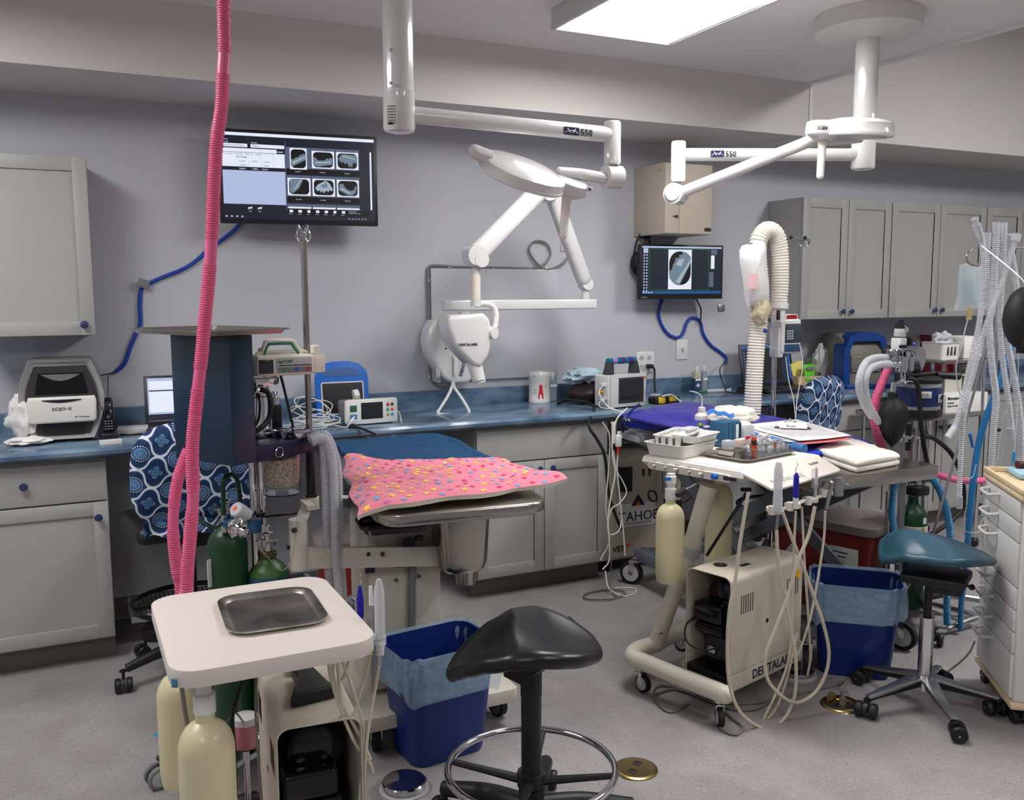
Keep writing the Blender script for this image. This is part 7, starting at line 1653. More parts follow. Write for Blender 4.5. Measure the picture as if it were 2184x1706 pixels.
part('hook_tip', MB(rubber).ball(aY(1687, 506, 3.70), .010).ball(aY(1717, 507, 3.70), .010), None, i2, world=True)
for k in range(5):
    a = k*2*PI/5+.3; part('leg', MB().tube([(0, 0, .08), (.26*math.cos(a), .26*math.sin(a), .06)], .013, 10, smooth=False).ball((.27*math.cos(a), .27*math.sin(a), .028), .027), chrome, i2)
q = aY(1675, 715, 3.66)
pu = thing('syringe_pump', 'grey white pump with a red display and keypad clamped on the chrome drip stand', 'pump', (q.x+.01, 3.67, 1.235), R(-6))
part('body', MB().box((0, 0, .09), (.13, .09, .18), .012, 3).box((-.055, 0, .06), (.035, .08, .16), .01).box((.0, 0, .185), (.10, .07, .04), .008), gwhite, pu)
part('red_display', MB(mat('red_screen', (30, 4, 4), .3, emit=((150, 30, 26), .5))).box((.01, -.0365, .19), (.06, .002, .02)), None, pu)
part('keypad', MB(mat('slate', (52, 62, 74), .4)).box((.014, -.0455, .105), (.10, .002, .10), .0006), None, pu)
kb_ = MB(lgrey)
for i in range(3):
    for j in range(4): kb_.box((-.02+i*.014, -.0472, .078+j*.013), (.010, .002, .008), .0008)
part('key', kb_, None, pu)
part('blue_door', MB(mat('blue_smoke', (40, 72, 108), .25, coat=.5)).box((.012, -.045, .03), (.10, .006, .04), .002), None, pu)
part('infusion_line', MB(frost2).tube([aY(1634, 735, 3.60), aY(1650, 742, 3.60), aY(1665, 745, 3.60)], .0022, 6).tube([aY(1676, 760, 3.6), aY(1682, 810, 3.55), aY(1692, 850, 3.5), aY(1698, 900, 3.45)], .0025, 6).tube([aY(1705, 730, 3.6), aY(1712, 780, 3.55), aY(1700, 850, 3.5), aY(1697, 900, 3.45)], .0025, 6), None, pu, world=True)
Pw = [aY(x, y, 3.62) for x, y in ((1603, 900), (1605, 868), (1609, 800), (1613, 740), (1619, 680), (1622, 640), (1620, 590), (1616, 545), (1618, 512), (1632, 492), (1648, 494), (1659, 512), (1664, 550), (1664, 600), (1661, 648))]
wh = thing('warmer_hose', 'fat white corrugated warmer hose rising from the purple apron and arching over', 'hose', V((Pw[0].x, Pw[0].y, .90)))
part('hose', MB().tube(Pw, .0445, 22, res=6, rib=(.0145, .0045)), mat('hose_white', (222, 217, 206), .5), wh, world=True)
part('collar', MB().cyl(aY(1661, 646, 3.62), aY(1660, 658, 3.62), .05, n=32), white, wh, world=True)
nzl = part('nozzle', MB(gwhite).cyl(aY(1660, 657, 3.62), aY(1659, 686, 3.62), .038, .033, n=32).use(black).box(aY(1660, 672, 3.58), (.016, .012, .05), .002).use(red_m).cyl(aY(1651, 669, 3.585), aY(1651, 669, 3.580), .009, n=16).use(gwhite).cyl(aY(1651, 669, 3.581), aY(1651, 669, 3.578), .006, n=16), None, wh, world=True)
bgf = [(1588, 524), (1600, 520), (1608, 528), (1614, 514), (1630, 512), (1636, 520), (1637, 560), (1642, 610), (1641, 641), (1600, 655), (1594, 630), (1590, 590), (1584, 560), (1583, 535)]
bgm = MB(); n = len(bgf); c0 = aY(1612, 585, 3.52)
rings = []
for rho, dy in ((1, .022), (1.0, .012), (.93, -.006), (.7, -.022), (.4, -.03), (.1, -.03)):
    row = []
    for i, (x, y) in enumerate(bgf):
        p = aY(x, y, 3.55); q = c0+(p-c0)*rho; q.y = 3.55+dy+.010*nz((q.x*30, q.z*30, 1))*(1 if rho < 1 else 0); row.append(q)
    rings.append(row)
rloft(bgm, rings)
bag_ = single('plastic_bag', bgm, mat('bag_white', (220, 219, 217), .3, bump=(18, .6, .01)), 'crinkled white plastic bag hanging on the corrugated hose', 'bag', sharp=60)
part('pink_patch', MB(mat('faded_pink', (228, 186, 186), .5)).box(aY(1606, 600, 3.508), (.06, .001, .07)), None, bag_, world=True)
cloth_blob('hose_wrap', 'yellowed crumpled film below the white plastic bag on the hose', 'wrap', aY(1622, 672, 3.56)+V((0, 0, -.05)), .10, .09, .14, mat('yellow_film', (206, 194, 160), .4, alpha=.7), 41, .4)
single('blue_clip', MB(mat('clip_indigo', (50, 60, 150), .4)).box(aY(1632, 706, 3.55), (.02, .012, .02), .003, rot=M.Rotation(.5, 4, 'Y')), None, 'small indigo clamp on the thin line beside the corrugated hose', 'clamp')
# ================================================================ second anesthesia machine, right of the lift table
MY = 3.0
def W(x, y, Yd=MY): return aY(x, y, Yd)
bx0 = W(1975, 900)
a2 = thing('anesthesia_machine', 'chrome framed anesthesia machine with black rubber bag and blue labelled canister', 'anesthesia machine', (bx0.x, MY, 0))
part('frame_post', MB(chrome).cyl((W(1986, 900).x, 3.02, .1), (W(1986, 900).x, 3.02, 1.0), .013, n=16).cyl((W(1972, 900).x, 3.06, .1), (W(1972, 900).x, 3.06, 1.0), .013, n=16).cyl((W(1912, 1050, 2.98).x, 3.02, .1), (W(1912, 1050, 2.98).x, 3.02, .62), .016, n=16), None, a2, world=True)
part('grey_post', MB(grey).tube([W(1925, 1020, 2.96), W(1922, 1090, 2.96), W(1918, 1145, 2.96), W(1916, 1240, 2.96)], .018, 14), None, a2, world=True)
cz0, cz1 = W(1957, 871).z, W(1957, 815).z; cc = W(1957, 850)
can = part('canister', MB(frost).lathe([(.098, 0), (.1, .004), (.1, cz1-cz0), (.094, cz1-cz0+.004)], (cc.x, MY, cz0), n=48), None, a2, 'clear canister with a dark blue label', world=True)
lbm = MB(mat('canister_blue', (26, 44, 92), .4)).lathe([(.1003, .018), (.1008, .02), (.1008, cz1-cz0-.02), (.1003, cz1-cz0-.018)], (cc.x, MY, cz0), n=48)
part('blue_label', lbm, None, can, world=True)
lm_ = MB(labelm).box((cc.x-.058, MY-.090, (cz0+cz1)/2+.014), (.055, .003, .03), .0005, rz=-.62).use(ink).text('CLR', .017, (cc.x-.074, MY-.085, (cz0+cz1)/2+.008), V((.82, -.57, 0)), Z)
lm_.use(lgrey).box((cc.x+.03, MY-.099, (cz0+cz1)/2-.006), (.04, .003, .038), .0004, rz=.28).use(navy2)
for k in range(3): lm_.box((cc.x+.028+k*.007, MY-.1012+.001*k, (cz0+cz1)/2-.006), (.003, .002, .034), rot=M.Rotation(.6, 4, 'Y'))
part('paper_label', lm_, None, can, world=True)
part('black_base', MB(black).lathe([(.07, -.05), (.10, -.035), (.108, -.03), (.108, 0), (.098, .002)], (cc.x, MY, cz0), n=40).box((cc.x-.02, MY-.03, cz1+.04), (.26, .05, .012), .004).cyl((cc.x+.05, MY-.06, cz1+.034), (cc.x+.135, MY-.10, cz1+.03), .014, .018, n=14).ball((cc.x+.137, MY-.10, cz1+.03), .019).box((cc.x-.12, MY-.02, cz1+.035), (.07, .06, .05), .012), None, a2, world=True)
part('canister_lid', MB(black).lathe([(.098, 0), (.106, .003), (.106, .018), (.09, .03), (.05, .034)], (cc.x, MY, cz1), n=40), None, a2, world=True)
part('canister_clamp', MB(chrome).box((cc.x+.104, MY-.02, (cz0+cz1)/2), (.016, .02, cz1-cz0+.05), .003), None, a2, world=True)
v0 = W(1922, 780, 2.93)
vb = MB(chrome)
for (x, y0, y1, r_) in ((1926, 812, 790, .012), (1922, 792, 762, .026), (1922, 764, 748, .034), (1925, 750, 742, .018), (1905, 770, 748, .016), (1942, 790, 760, .014)): vb.cyl(W(x, y0, 2.93), W(x, y1, 2.93), r_, n=20)
vb.cyl(W(1890, 764, 2.93), W(1912, 764, 2.93), .013, n=16).cyl(W(1896, 778, 2.90), W(1918, 778, 2.92), .013, n=16)
vb.cyl(W(1927, 812, 2.92), W(1908, 818, 2.90), .008, n=12).cyl(W(1907, 816, 2.90), W(1904, 836, 2.90), .012, n=14).tube([W(1930, 815, 2.92), W(1940, 812, 2.92), W(1950, 815, 2.93)], .006, 8)
part('valve_block', vb, None, a2, world=True)
part('valve_dome', MB(glassy).lathe([(.034, 0), (.036, .01), (.034, .022), (.014, .028)], W(1908, 758, 2.91), n=24).lathe([(.034, 0), (.036, .01), (.034, .022), (.014, .028)], W(1935, 760, 2.91), n=24), None, a2, world=True)
vp = part('vaporizer_column', MB(gwhite).box(W(1917, 735, 2.95), (.048, .05, .062), .004, rz=.15).use(lgrey).cyl(W(1919, 718, 2.95), W(1920, 708, 2.95), .026, n=24).use(gwhite).cyl(W(1920, 709, 2.95), W(1920, 700, 2.95), .025, n=24).use(black).cyl(W(1921, 700, 2.95), W(1921, 690, 2.95), .027, .024, n=24).cyl(W(1921, 690, 2.95), W(1922, 682, 2.95), .012, n=16).use(chrome).tube([W(1928, 694, 2.93), W(1935, 700, 2.92), W(1936, 708, 2.92)], .005, 8).use(rubber).box(W(1935, 728, 2.96), (.03, .04, .04), .01).cyl(W(1926, 742, 2.90), W(1926, 736, 2.90), .017, n=18), None, a2, world=True)
part('side_absorber', MB(alu).cyl(W(1938, 765, 3.05), W(1960, 768, 3.0), .062, n=32).use(black).cyl(W(1940, 782, 3.02), W(1958, 782, 3.0), .03, n=24).box(W(1948, 787, 3.0), (.05, .05, .03), .008).use(mat('indigo_cap', (38, 52, 110), .4)).cyl(W(1946, 745, 3.05), W(1946, 737, 3.05), .02, n=18).ball(W(1946, 737, 3.05), .02).use(black).ball(W(1897, 752, 3.02), .035), None, a2, world=True)
rb_ = MB(rubber); bt_, bb2 = W(1905, 838, 2.9), W(1902, 953, 2.9); hB = bt_.z-bb2.z
part('bag_neck', MB(rubber).cyl(bt_, W(1904, 850, 2.9), .021, n=18), None, a2, world=True)
pr = [(.003, 0), (.022, .018), (.043, .05), (.062, .10), (.072, .145), (.070, .19), (.056, .225), (.032, .252), (.020, .262)]; kz = hB*.92/.262
rbm = MB(rubber).lathe([(r_*1.0, z_*kz) for r_, z_ in pr], (bb2.x, 2.9, bb2.z), n=36, sq=.8)
for v in rbm.v:
    a = math.atan2(v.y-2.9, v.x-bb2.x); f = 1+.05*math.cos(3*a+.4); v.x = bb2.x+(v.x-bb2.x)*f; v.y = 2.9+(v.y-2.9)*f
part('rubber_bag', rbm, None, a2, world=True)
part('white_hose', MB(frost2).tube([W(1888, 764, 2.92), W(1868, 763, 2.9), W(1848, 772, 2.88), W(1836, 795, 2.86), W(1832, 825, 2.86), W(1842, 860, 2.88), W(1858, 888, 2.92)], .016, 14, res=8, rib=(.006, .001)).tube([W(1894, 777, 2.9), W(1874, 778, 2.88), W(1856, 786, 2.86), W(1846, 806, 2.85), W(1846, 836, 2.86), W(1856, 870, 2.88), W(1874, 900, 2.92)], .016, 14, res=8, rib=(.006, .001)), None, a2, world=True)
part('hose_cuff', MB(frost2).cyl(W(1873, 763, 2.91), W(1889, 763, 2.92), .018, n=18).cyl(W(1880, 777, 2.89), W(1897, 777, 2.9), .018, n=18), None, a2, world=True)
part('black_hose', MB(rubber).tube([W(1938, 806, 2.86), W(1952, 812, 2.84), W(1960, 835, 2.84), W(1962, 870, 2.84), W(1966, 920, 2.84), W(1974, 968, 2.86), W(1978, 985, 2.9)], .010, 10).tube([W(1926, 800, 2.9), W(1932, 760, 3.1)], .004, 6), None, a2, world=True)
part('regulator', MB(chrome).cyl(W(1920, 933, 2.95), W(1965, 932, 2.95), .010, n=12).cyl(W(1930, 942, 2.93), W(1930, 928, 2.93), .014, n=12).ball(W(1918, 937, 2.93), .016).cyl(W(1950, 940, 2.94), W(1950, 926, 2.94), .012, n=12).use(rubber).cyl(W(1938, 905, 2.97), W(1936, 960, 2.97), .012, n=12), None, a2, world=True)
tk = W(1947, 1100, 2.96)
tks = thing('gas_cylinder', 'dark green gas cylinder with a white band hanging in the chrome frame at the right', 'gas cylinder', (tk.x, 2.96, W(1947, 1290, 2.96).z), group='green gas cylinders')
hz0 = W(1947, 1058, 2.96).z-W(1947, 1290, 2.96).z
part('tank', MB(green).lathe([(.06, 0), (.066, .012), (.066, hz0-.10)]+[(.066*math.cos(R(a)), hz0-.10+.06*math.sin(R(a))) for a in (20, 40, 60)]+[(.024, hz0-.03), (.020, hz0)], n=32), None, tks)
part('white_band', MB(mat('band_cream', (190, 188, 180), .5)).lathe([(.0665, hz0-.21), (.0672, hz0-.208), (.0672, hz0-.135), (.0665, hz0-.133)], n=32).use(labelm).box((.0, -.0665, hz0-.105), (.02, .002, .028)).use(mat('hazard_gold', (170, 140, 50), .5)).prism([(-.02, 0), (.02, 0), (0, .034)], (-.01, -.0675, hz0-.165), X, Z, (0, -.001, 0)), None, tks)
part('valve', MB(black).box((.0, -.02, hz0+.03), (.09, .07, .045), .012).use(chrome).cyl((0, 0, hz0-.005), (0, 0, hz0+.01), .018).cyl((.0, -.02, hz0+.055), (.0, -.02, hz0+.085), .012, n=14).use(black).box((.05, .02, hz0+.075), (.12, .06, .03), .004), None, tks)
part('base', MB(black).box((bx0.x+.02, 3.0, .10), (.16, .16, .02), .006), None, a2, world=True)
for q in (aZ(2045, 1428, 0)+V((.12, .22, 0)), V((3.42, 3.34, 0)), V((3.95, 3.3, 0)), V((3.92, 2.75, 0))):
    part('leg', MB(alu).tube([(bx0.x+.02, 3.0, .105), ((q.x+bx0.x)/2, (q.y+3)/2, .10), (q.x, q.y, .085)], [.018, .016, .013], 10, res=4), None, a2, world=True); caster(a2, q.x, q.y, .03, .036, .5, .085, True, black, black, black)
def hose(name, label, P, r, m, rib=True, cuffs=(), grp='clear corrugated hoses at the right', cat='hose', cuffm=None, seg=10):
    t = thing(name, label, cat, (0, 0, 0), group=grp)
    pts = [V(p) for p in P]; c = V((pts[-1].x, pts[-1].y, min(p.z for p in pts))); t.location = c; MW[t] = M.Translation(c)
    part('tube', MB(m).tube(pts, r, 12, res=seg, rib=(.0085, .0022) if rib else None), None, t, world=True)
    for a, b, k in cuffs: part('cuff', MB(cuffm or frost2).cyl(a, b, r*k, r*k*.88, n=18), None, t, world=True)
    return t
w_ = lambda x, y, Yd: aY(x, y, Yd)
hose('pink_hose', 'pink corrugated hose bending down from behind the chrome anesthesia machine', [w_(1898, 778, 3.05), w_(1888, 800, 3.05), w_(1876, 830, 3.05), w_(1866, 860, 3.05), w_(1864, 890, 3.05), w_(1872, 925, 3.06), w_(1880, 950, 3.1), w_(1886, 990, 3.2)], .021, pink, True, grp=None)
hose('pink_hose', 'pink hose crossing level behind the hanging clear hoses', [w_(1988, 1008, 2.86), w_(2010, 1016, 2.84), w_(2040, 1023, 2.82), w_(2075, 1026, 2.8), w_(2105, 1024, 2.8)], .015, pink, False, grp=None)
hose('black_hose', 'thick black rubber hose arching down behind the hanging clear hoses', [w_(1960, 932, 2.95), w_(1985, 932, 2.95), w_(2010, 948, 2.95), w_(2032, 972, 2.95), w_(2048, 1008, 2.95), w_(2056, 1050, 2.95), w_(2052, 1085, 2.95), w_(2030, 1110, 2.95), w_(2005, 1128, 2.95), w_(1975, 1145, 2.96)], .011, rubber, False, grp=None)
bh = mat('sky_blue_hose', (58, 140, 186), .4)
hose('blue_hose', 'light blue corrugated hose arching over and ending near the floor behind the teal stool', [w_(1960, 1012, 2.82), w_(1978, 1014, 2.8), w_(1998, 1034, 2.8), w_(2014, 1070, 2.8), w_(2023, 1110, 2.8), w_(2027, 1150, 2.8), w_(2024, 1200, 2.8), w_(2020, 1260, 2.8), w_(2020, 1332, 2.8)], .0165, bh, True, grp='light blue hoses at the right')
hose('blue_hose', 'light blue corrugated hose looping down on the left of the small dark green cylinder', [w_(1950, 1010, 2.86), w_(1925, 1012, 2.85), w_(1910, 1030, 2.85), w_(1904, 1060, 2.85), w_(1903, 1100, 2.86), w_(1908, 1140, 2.88), w_(1910, 1200, 2.9)], .0155, bh, True, grp='light blue hoses at the right')
hose('blue_hose', 'long smooth blue hose falling through the clear hoses to the floor', [w_(2158, 735, 2.66), w_(2140, 790, 2.66), w_(2118, 850, 2.68), w_(2100, 900, 2.7), w_(2085, 960, 2.72), w_(2074, 1040, 2.72), w_(2066, 1130, 2.72), w_(2058, 1220, 2.72), w_(2050, 1290, 2.72), w_(2048, 1342, 2.72)], [.012, .013, .015, .014, .013, .011], mat('blue_hose_smooth', (40, 118, 176), .35), False, grp='light blue hoses at the right')
HY = 2.58
hose('clear_hose', 'clear hose with the leftmost leaning top connector of the hanging bundle', [w_(2090, 500, HY), w_(2098, 540, HY), w_(2098, 600, HY), w_(2090, 680, HY), w_(2078, 740, HY), w_(2064, 800, HY), w_(2052, 860, HY), w_(2040, 900, HY), w_(2030, 922, HY)], .0125, frost2, True, [(w_(2078, 466, HY), w_(2084, 484, HY), 1.0), (w_(2082, 478, HY), w_(2092, 510, HY), 1.35), (w_(2036, 912, HY), w_(2020, 934, HY), 1.25)])
hose('clear_hose', 'clear hose in the middle of the hanging bundle with twin tall connectors', [w_(2125, 500, HY+.03), w_(2122, 560, HY+.03), w_(2118, 640, HY+.03), w_(2110, 700, HY+.02), w_(2116, 780, HY), w_(2124, 850, HY), w_(2118, 920, HY), w_(2113, 1000, HY), w_(2106, 1070, HY), w_(2103, 1090, HY)], .0145, frost2, True, [(w_(2124, 474, HY+.03), w_(2125, 500, HY+.03), 1.0), (w_(2104, 1072, HY), w_(2100, 1100, HY), 1.2)])
hose('clear_hose', 'clear hose right beside the twin connectors, ending beside the white drawer chest', [w_(2141, 500, HY+.05), w_(2138, 580, HY+.05), w_(2134, 660, HY+.04), w_(2134, 720, HY+.03), w_(2140, 780, HY+.02), w_(2150, 850, HY), w_(2156, 900, HY), w_(2158, 918, HY)], .0125, frost2, True, [(w_(2141, 474, HY+.05), w_(2141, 500, HY+.05), 1.1), (w_(2154, 912, HY), w_(2158, 936, HY), 1.25)])
hose('clear_hose', 'thin clear hose crossing diagonally in front of the hanging bundle', [w_(2168, 510, HY-.05), w_(2155, 545, HY-.05), w_(2138, 600, HY-.05), w_(2115, 660, HY-.05), w_(2095, 720, HY-.04), w_(2078, 790, HY-.03), w_(2062, 850, HY-.02), w_(2052, 920, HY), w_(2048, 1000, HY), w_(2046, 1060, HY)], .0115, frost2, True, [(w_(2170, 501, HY-.05), w_(2164, 516, HY-.05), 1.5), (w_(2046, 1058, HY), w_(2046, 1084, HY), 1.2)])
hose('clear_hose', 'wide clear hose on the right of the bundle hanging over the drawer chest', [w_(2150, 505, HY+.06), w_(2160, 560, HY+.06), w_(2168, 640, HY+.05), w_(2150, 720, HY+.03), w_(2158, 780, HY+.02), w_(2172, 860, HY), w_(2178, 940, HY), w_(2176, 1000, HY)], .0145, frost2, True, [(w_(2150, 500, HY+.06), w_(2152, 520, HY+.06), 1.3)])
hose('clear_hose', 'short clear hose with a connector seen behind the leaning one', [w_(2104, 530, HY+.08), w_(2106, 600, HY+.08), w_(2112, 680, HY+.08), w_(2116, 760, HY+.08)], .011, frost2, True, [(w_(2106, 496, HY+.08), w_(2104, 532, HY+.08), 1.4)])
# stand that carries them
hsn = thing('hose_stand', 'chrome stand with a curled hook and rail carrying the hanging clear hoses', 'stand', (w_(2132, 600, 2.74).x, 2.74, 0))
sx_ = w_(2132, 600, 2.74).x
part('pole', MB(chrome).cyl((sx_, 2.74, .05), (sx_, 2.74, w_(2132, 528, 2.74).z), .0105, n=16), None, hsn, world=True)
part('hook', MB(steel).tube([w_(2098, 528, 2.70), w_(2078, 528, 2.70), w_(2064, 540, 2.70), w_(2062, 555, 2.70), w_(2074, 566, 2.70), w_(2090, 562, 2.70)], .0035, 8).bars([w_(2098, 528, 2.70), w_(2190, 528, 2.62)], .0035), None, hsn, world=True)
part('base', MB(alu).tube([(sx_-.22, 2.74, .03), (sx_, 2.74, .05), (sx_+.24, 2.72, .03)], .013, 10, res=4).tube([(sx_, 2.52, .03), (sx_, 2.74, .05), (sx_, 3.0, .03)], .013, 10, res=4), None, hsn, world=True)
single('leaning_rod', MB(grey).cyl(w_(2112, 715, 2.68), w_(1984, 1160, 2.72), .0062, n=12).cyl(w_(1984, 1160, 2.72), (3.12, 2.78, .0), .0062, n=12), None, 'long thin grey rod leaning diagonally among the clear hoses', 'rod')
fb = thing('fluid_bag', 'clear fluid bag hanging from the curled hook in front of the wall cabinet', 'fluid bag', w_(2068, 665, 2.76))
flo = [w_(x, y, 2.78) for x, y in ((2050, 566), (2056, 562), (2068, 564), (2080, 572), (2092, 566), (2094, 590), (2096, 640), (2104, 655), (2098, 662), (2080, 658), (2058, 664), (2038, 662), (2040, 652), (2046, 630), (2048, 600))]
part('bag', MB(mat('bag_film', (206, 216, 222), .12, alpha=.38, coat=.4)).prism([(p.x, p.z) for p in flo][::-1], (0, 2.765, 0), X, Z, (0, .03, 0), .008, 3), None, fb, world=True)
part('fluid', MB(mat('pale_fluid', (150, 178, 200), .15, alpha=.4)).prism([(p.x, p.z) for p in [w_(x, y, 2.78) for x, y in ((2050, 596), (2090, 596), (2092, 645), (2050, 645))]][::-1], (0, 2.773, 0), X, Z, (0, .014, 0), .004), None, fb, world=True)
part('port', MB(mat('port_amber', (206, 186, 130), .3, alpha=.8)).cyl(w_(2068, 655, 2.77), w_(2066, 682, 2.77), .012, n=14), None, fb, world=True)
part('line', MB(frost2).tube([w_(2064, 682, 2.76), w_(2058, 705, 2.76), (w_(2050, 740, 2.76)), w_(2040, 780, 2.76), w_(2044, 830, 2.76), w_(2064, 880, 2.76), w_(2068, 925, 2.76)], .0028, 6).use(mat('line_blue', (60, 120, 190), .4)).cyl(w_(2068, 924, 2.76), w_(2075, 954, 2.76), .008, .006, n=12), None, fb, world=True)
single('thin_lines', MB(frost2).tube([w_(x, y, 2.62) for x, y in ((2142, 880), (2130, 960), (2124, 1010), (2130, 1060), (2120, 1100), (2096, 1130), (2075, 1136), (2056, 1132))], .0022, 6).tube([w_(x, y, 2.62) for x, y in ((2150, 900), (2136, 980), (2118, 1040), (2112, 1090), (2094, 1110), (2088, 1140), (2088, 1160), (2094, 1168))], .0022, 6).tube([w_(x, y, 2.62) for x, y in ((2160, 760), (2150, 860), (2134, 940), (2126, 1040), (2104, 1120))], .002, 6).tube([w_(x, y, 2.62) for x, y in ((2050, 1010), (2060, 1020), (2075, 1016), (2082, 990))], .0022, 6).tube([w_(x, y, 2.62) for x, y in ((2062, 1080), (2056, 1110), (2058, 1150))], .002, 6), None, 'tangle of thin clear lines hanging beside the white drawer chest', 'lines')
single('stop_clamp', MB(black).box(w_(2131, 917, 2.6), (.014, .012, .014), .003), None, 'tiny black clamp on a thin clear line near the drawer chest', 'clamp')
single('blue_connector', MB(MATS['milky_plastic']).tube([w_(2162, 972, 2.5), w_(2168, 900, 2.52), w_(2172, 760, 2.55), w_(2166, 640, 2.6), w_(2160, 530, 2.645)], .0018, 6).use(MATS['sky_blue_hose']).box(w_(2162, 975, 2.5), (.014, .012, .05), .004).cyl(w_(2160, 985, 2.5), w_(2158, 990, 2.5), .005), None, 'small blue connector on a thin line hanging above the white drawer chest', 'connector')
# big black rubber bag at the edge of the frame
q = w_(2188, 660, 2.28)
kb_ = thing('rubber_bag', 'large black rubber breathing bag hanging at the far right edge', 'breathing bag', (q.x, q.y, w_(2188, 746, 2.28).z))
rbm = MB(rubber).lathe([(.004, .19+.05), (.03, .185+.05), (.062, .16+.05), (.085, .11+.05), (.09, .06+.05), (.082, .02+.05), (.06, -.02+.05), (.035, -.045+.055)][::-1], n=36, sq=.8)
part('bag', rbm, None, kb_); part('neck', MB(rubber).cyl((-.018, 0, -.012), (-.016, 0, .04), .015, n=16).cyl((.014, 0, -.012), (.012, 0, .04), .015, n=16), None, kb_)
part('bag_hook', MB(steel).tube([(0, 0, .235), (0, .05, .29), (-.0, .20, .40)], .003, 6), None, kb_)
for i_, v in enumerate(kb_.children[-1].data.vertices):
    pass
for v in kb_.children[0].data.vertices: pass
# white drawer chest
CR = math.atan2(.34, .264)
dc = thing('drawer_chest', 'white mobile drawer chest with cream top and white loop handles at the right edge', 'drawer chest', (2.945, 2.011, 0), CR)
wm = mat('chest_white', (206, 205, 202), .4, coat=.15); tpm = mat('chest_top', (206, 186, 152), .45)
Lc, Dc = .43, .42
part('body', MB(wm).box((Lc/2, -Dc/2, .4625), (Lc, Dc, .725), .012, 3), None, dc)
part('top', MB(tpm).box((Lc/2, -Dc/2, .838), (Lc+.03, Dc+.03, .026), .010, 3).box((Lc/2, .008, .861), (Lc+.03, .014, .02), .004).box((Lc+.008, -Dc/2, .861), (.014, Dc, .02), .004), None, dc)
part('base_rail', MB(tpm).box((Lc/2, -Dc/2, .09), (Lc+.02, Dc+.02, .025), .008), None, dc)
zs = [.825, .75, .675, .515, .435, .355, .275, .11]
for i in range(7):
    z1, z0 = zs[i], zs[i+1]
    d = part('drawer', MB(wm).box((Lc/2, .004, (z0+z1)/2), (Lc-.03, .012, z1-z0-.004), .003), None, dc)
    hzz = z1-.022
    part('handle', MB(gwhite).tube([(Lc-.07, .010, hzz), (Lc-.075, .040, hzz-.004), (Lc-.10, .046, hzz-.006), (Lc-.16, .046, hzz-.006), (Lc-.185, .040, hzz-.004), (Lc-.19, .010, hzz)], .006, 10, res=4), None, d)
for x, y in ((.05, -.05), (.41, -.05), (.05, -.37), (.41, -.37)):
    q = MW[dc] @ V((x, y, 0)); caster(dc, q.x, q.y, .028, .034, 1.0, .078, True, black, black, black)
q = MW[dc] @ V((.34, -.10, .852))
single('blue_wrap_pack', MB(mat('pack_blue', (150, 190, 206), .4)).box((q.x+.02, q.y, q.z+.012), (.16, .1, .02), .005, rz=CR), None, 'pale blue wrapped pack lying on the cream top of the drawer chest', 'pack')
single('red_roll', MB(mat('dark_red_cloth', (70, 14, 20), .7)).cyl((q.x+.03, q.y+.05, q.z+.035), (q.x+.14, q.y+.02, q.z+.035), .015, n=14), None, 'dark red roll lying behind the pale blue pack on the chest', 'roll')
single('chest_cord', MB(cable_g).tube([MW[dc] @ V((Lc+.01, .01, .16)), MW[dc] @ V((Lc+.0, .04, .10)), MW[dc] @ V((Lc-.02, .12, .03)), MW[dc] @ V((Lc-.10, .22, .01))], .004, 6), None, 'grey cord running from the drawer chest down to the floor', 'cord')
# two-tier steel trolley behind
sy_ = 3.66
tl2 = thing('side_trolley', 'two-tier stainless side trolley crowded with supplies behind the clear hoses', 'trolley', (4.58, sy_+.1, 0))
x0, x1 = aY(1942, 895, sy_).x, aY(2108, 895, sy_).x; z1 = aY(2000, 890, sy_).z
part('lower_shelf', MB(steel).box(((x0+x1)/2, sy_+.2, z1), (x1-x0, .42, .03), .004), None, tl2, world=True)
part('leg', MB(chrome).cyl((x0+.04, sy_+.02, .05), (x0+.04, sy_+.02, z1), .0125, n=14).cyl((x0+.1, sy_+.02, .05), (x0+.1, sy_+.02, z1), .009, n=12).cyl((x1-.04, sy_+.02, .05), (x1-.04, sy_+.02, z1+.32), .0125, n=14).cyl((x0+.04, sy_+.38, .05), (x0+.04, sy_+.38, z1), .0125, n=14).cyl((x1-.04, sy_+.38, .05), (x1-.04, sy_+.38, z1+.32), .0125, n=14), None, tl2, world=True)
z2 = aY(2060, 770, 3.7).z; xs = aY(2012, 768, 3.7).x
part('upper_shelf', MB(steel).box((xs+.22, sy_+.2, z2), (.46, .36, .018), .003).cyl((xs+.03, sy_+.06, z1), (xs+.03, sy_+.06, z2), .012, n=12), None, tl2, world=True)
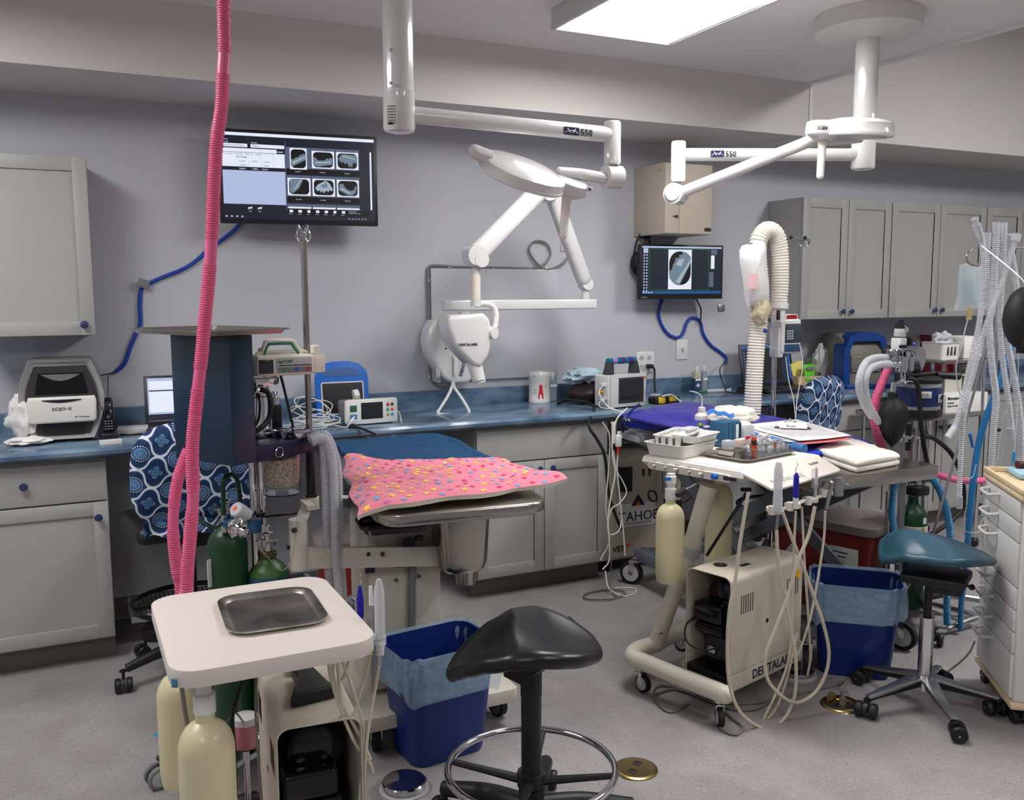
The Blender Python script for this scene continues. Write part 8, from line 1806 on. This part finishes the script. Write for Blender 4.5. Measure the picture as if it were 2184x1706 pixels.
part('foot', MB(black).ball((x0+.04, sy_+.02, .03), .03).ball((x1-.04, sy_+.02, .03), .03).ball((x0+.04, sy_+.38, .03), .03).ball((x1-.04, sy_+.38, .03), .03), None, tl2, world=True)
wb2 = thing('basket', 'small white plastic basket on the upper steel shelf behind the clear hoses', 'basket', (xs+.12, sy_+.16, z2+.009))
part('basket', rloft(MB(white), open_tray(.14, .14, .10, r=.015, flare=.01)), None, wb2)
part('slot', MB(dgrey).box((-.03, -.078, .05), (.012, .004, .05), .002).box((.0, -.078, .05), (.012, .004, .05), .002).box((.03, -.078, .05), (.012, .004, .05), .002), None, wb2)
cloth_blob('clear_packets', 'heap of clear packets sticking out of the small white basket', 'packets', (xs+.14, sy_+.17, z2+.05), .13, .12, .12, mat('packet_film', (206, 210, 214), .25, alpha=.8), 51, .5)
single('white_carton', MB(labelm).box((xs+.33, sy_+.18, z2+.075), (.16, .16, .13), .004), None, 'plain white carton beside the basket on the upper steel shelf', 'carton')
bxw = thing('supply_carton', 'white carton with a navy end panel on the lower shelf of the trolley', 'carton', (aY(2055, 880, 3.7).x, 3.74, z1+.015))
part('box', MB(labelm).box((0, 0, .055), (.36, .12, .11), .002).use(navy2).box((-.185, .02, .055), (.012, .12, .112), .001), None, bxw)
part('print', MB(ink).text('Monoject', .026, (-.17, -.0612, .078), X, Z, bold=True).text('Magellan', .016, (-.17, -.0612, .055), X, Z).text('Safety Needle', .016, (-.17, -.0612, .036), X, Z), None, bxw)
single('organiser_drawers', MB(mat('organiser_film', (206, 200, 188), .3, alpha=.85)).box((aY(2010, 830, 3.8).x, 3.86, z1+.12), (.30, .16, .20), .01).use(white).box((aY(2010, 830, 3.8).x, 3.86, z1+.225), (.33, .18, .014), .003).box((aY(2010, 830, 3.8).x, 3.86, z1+.025), (.33, .18, .014), .003), None, 'clear plastic drawer organiser on the lower shelf of the steel trolley', 'organiser')
single('steel_canister', MB(steel).lathe([(.07, 0), (.075, .004), (.075, .26), (.07, .265)], (aY(2082, 830, 3.85).x, 3.92, z1+.015), n=32), None, 'tall brushed steel canister standing on the lower shelf of the trolley', 'canister')
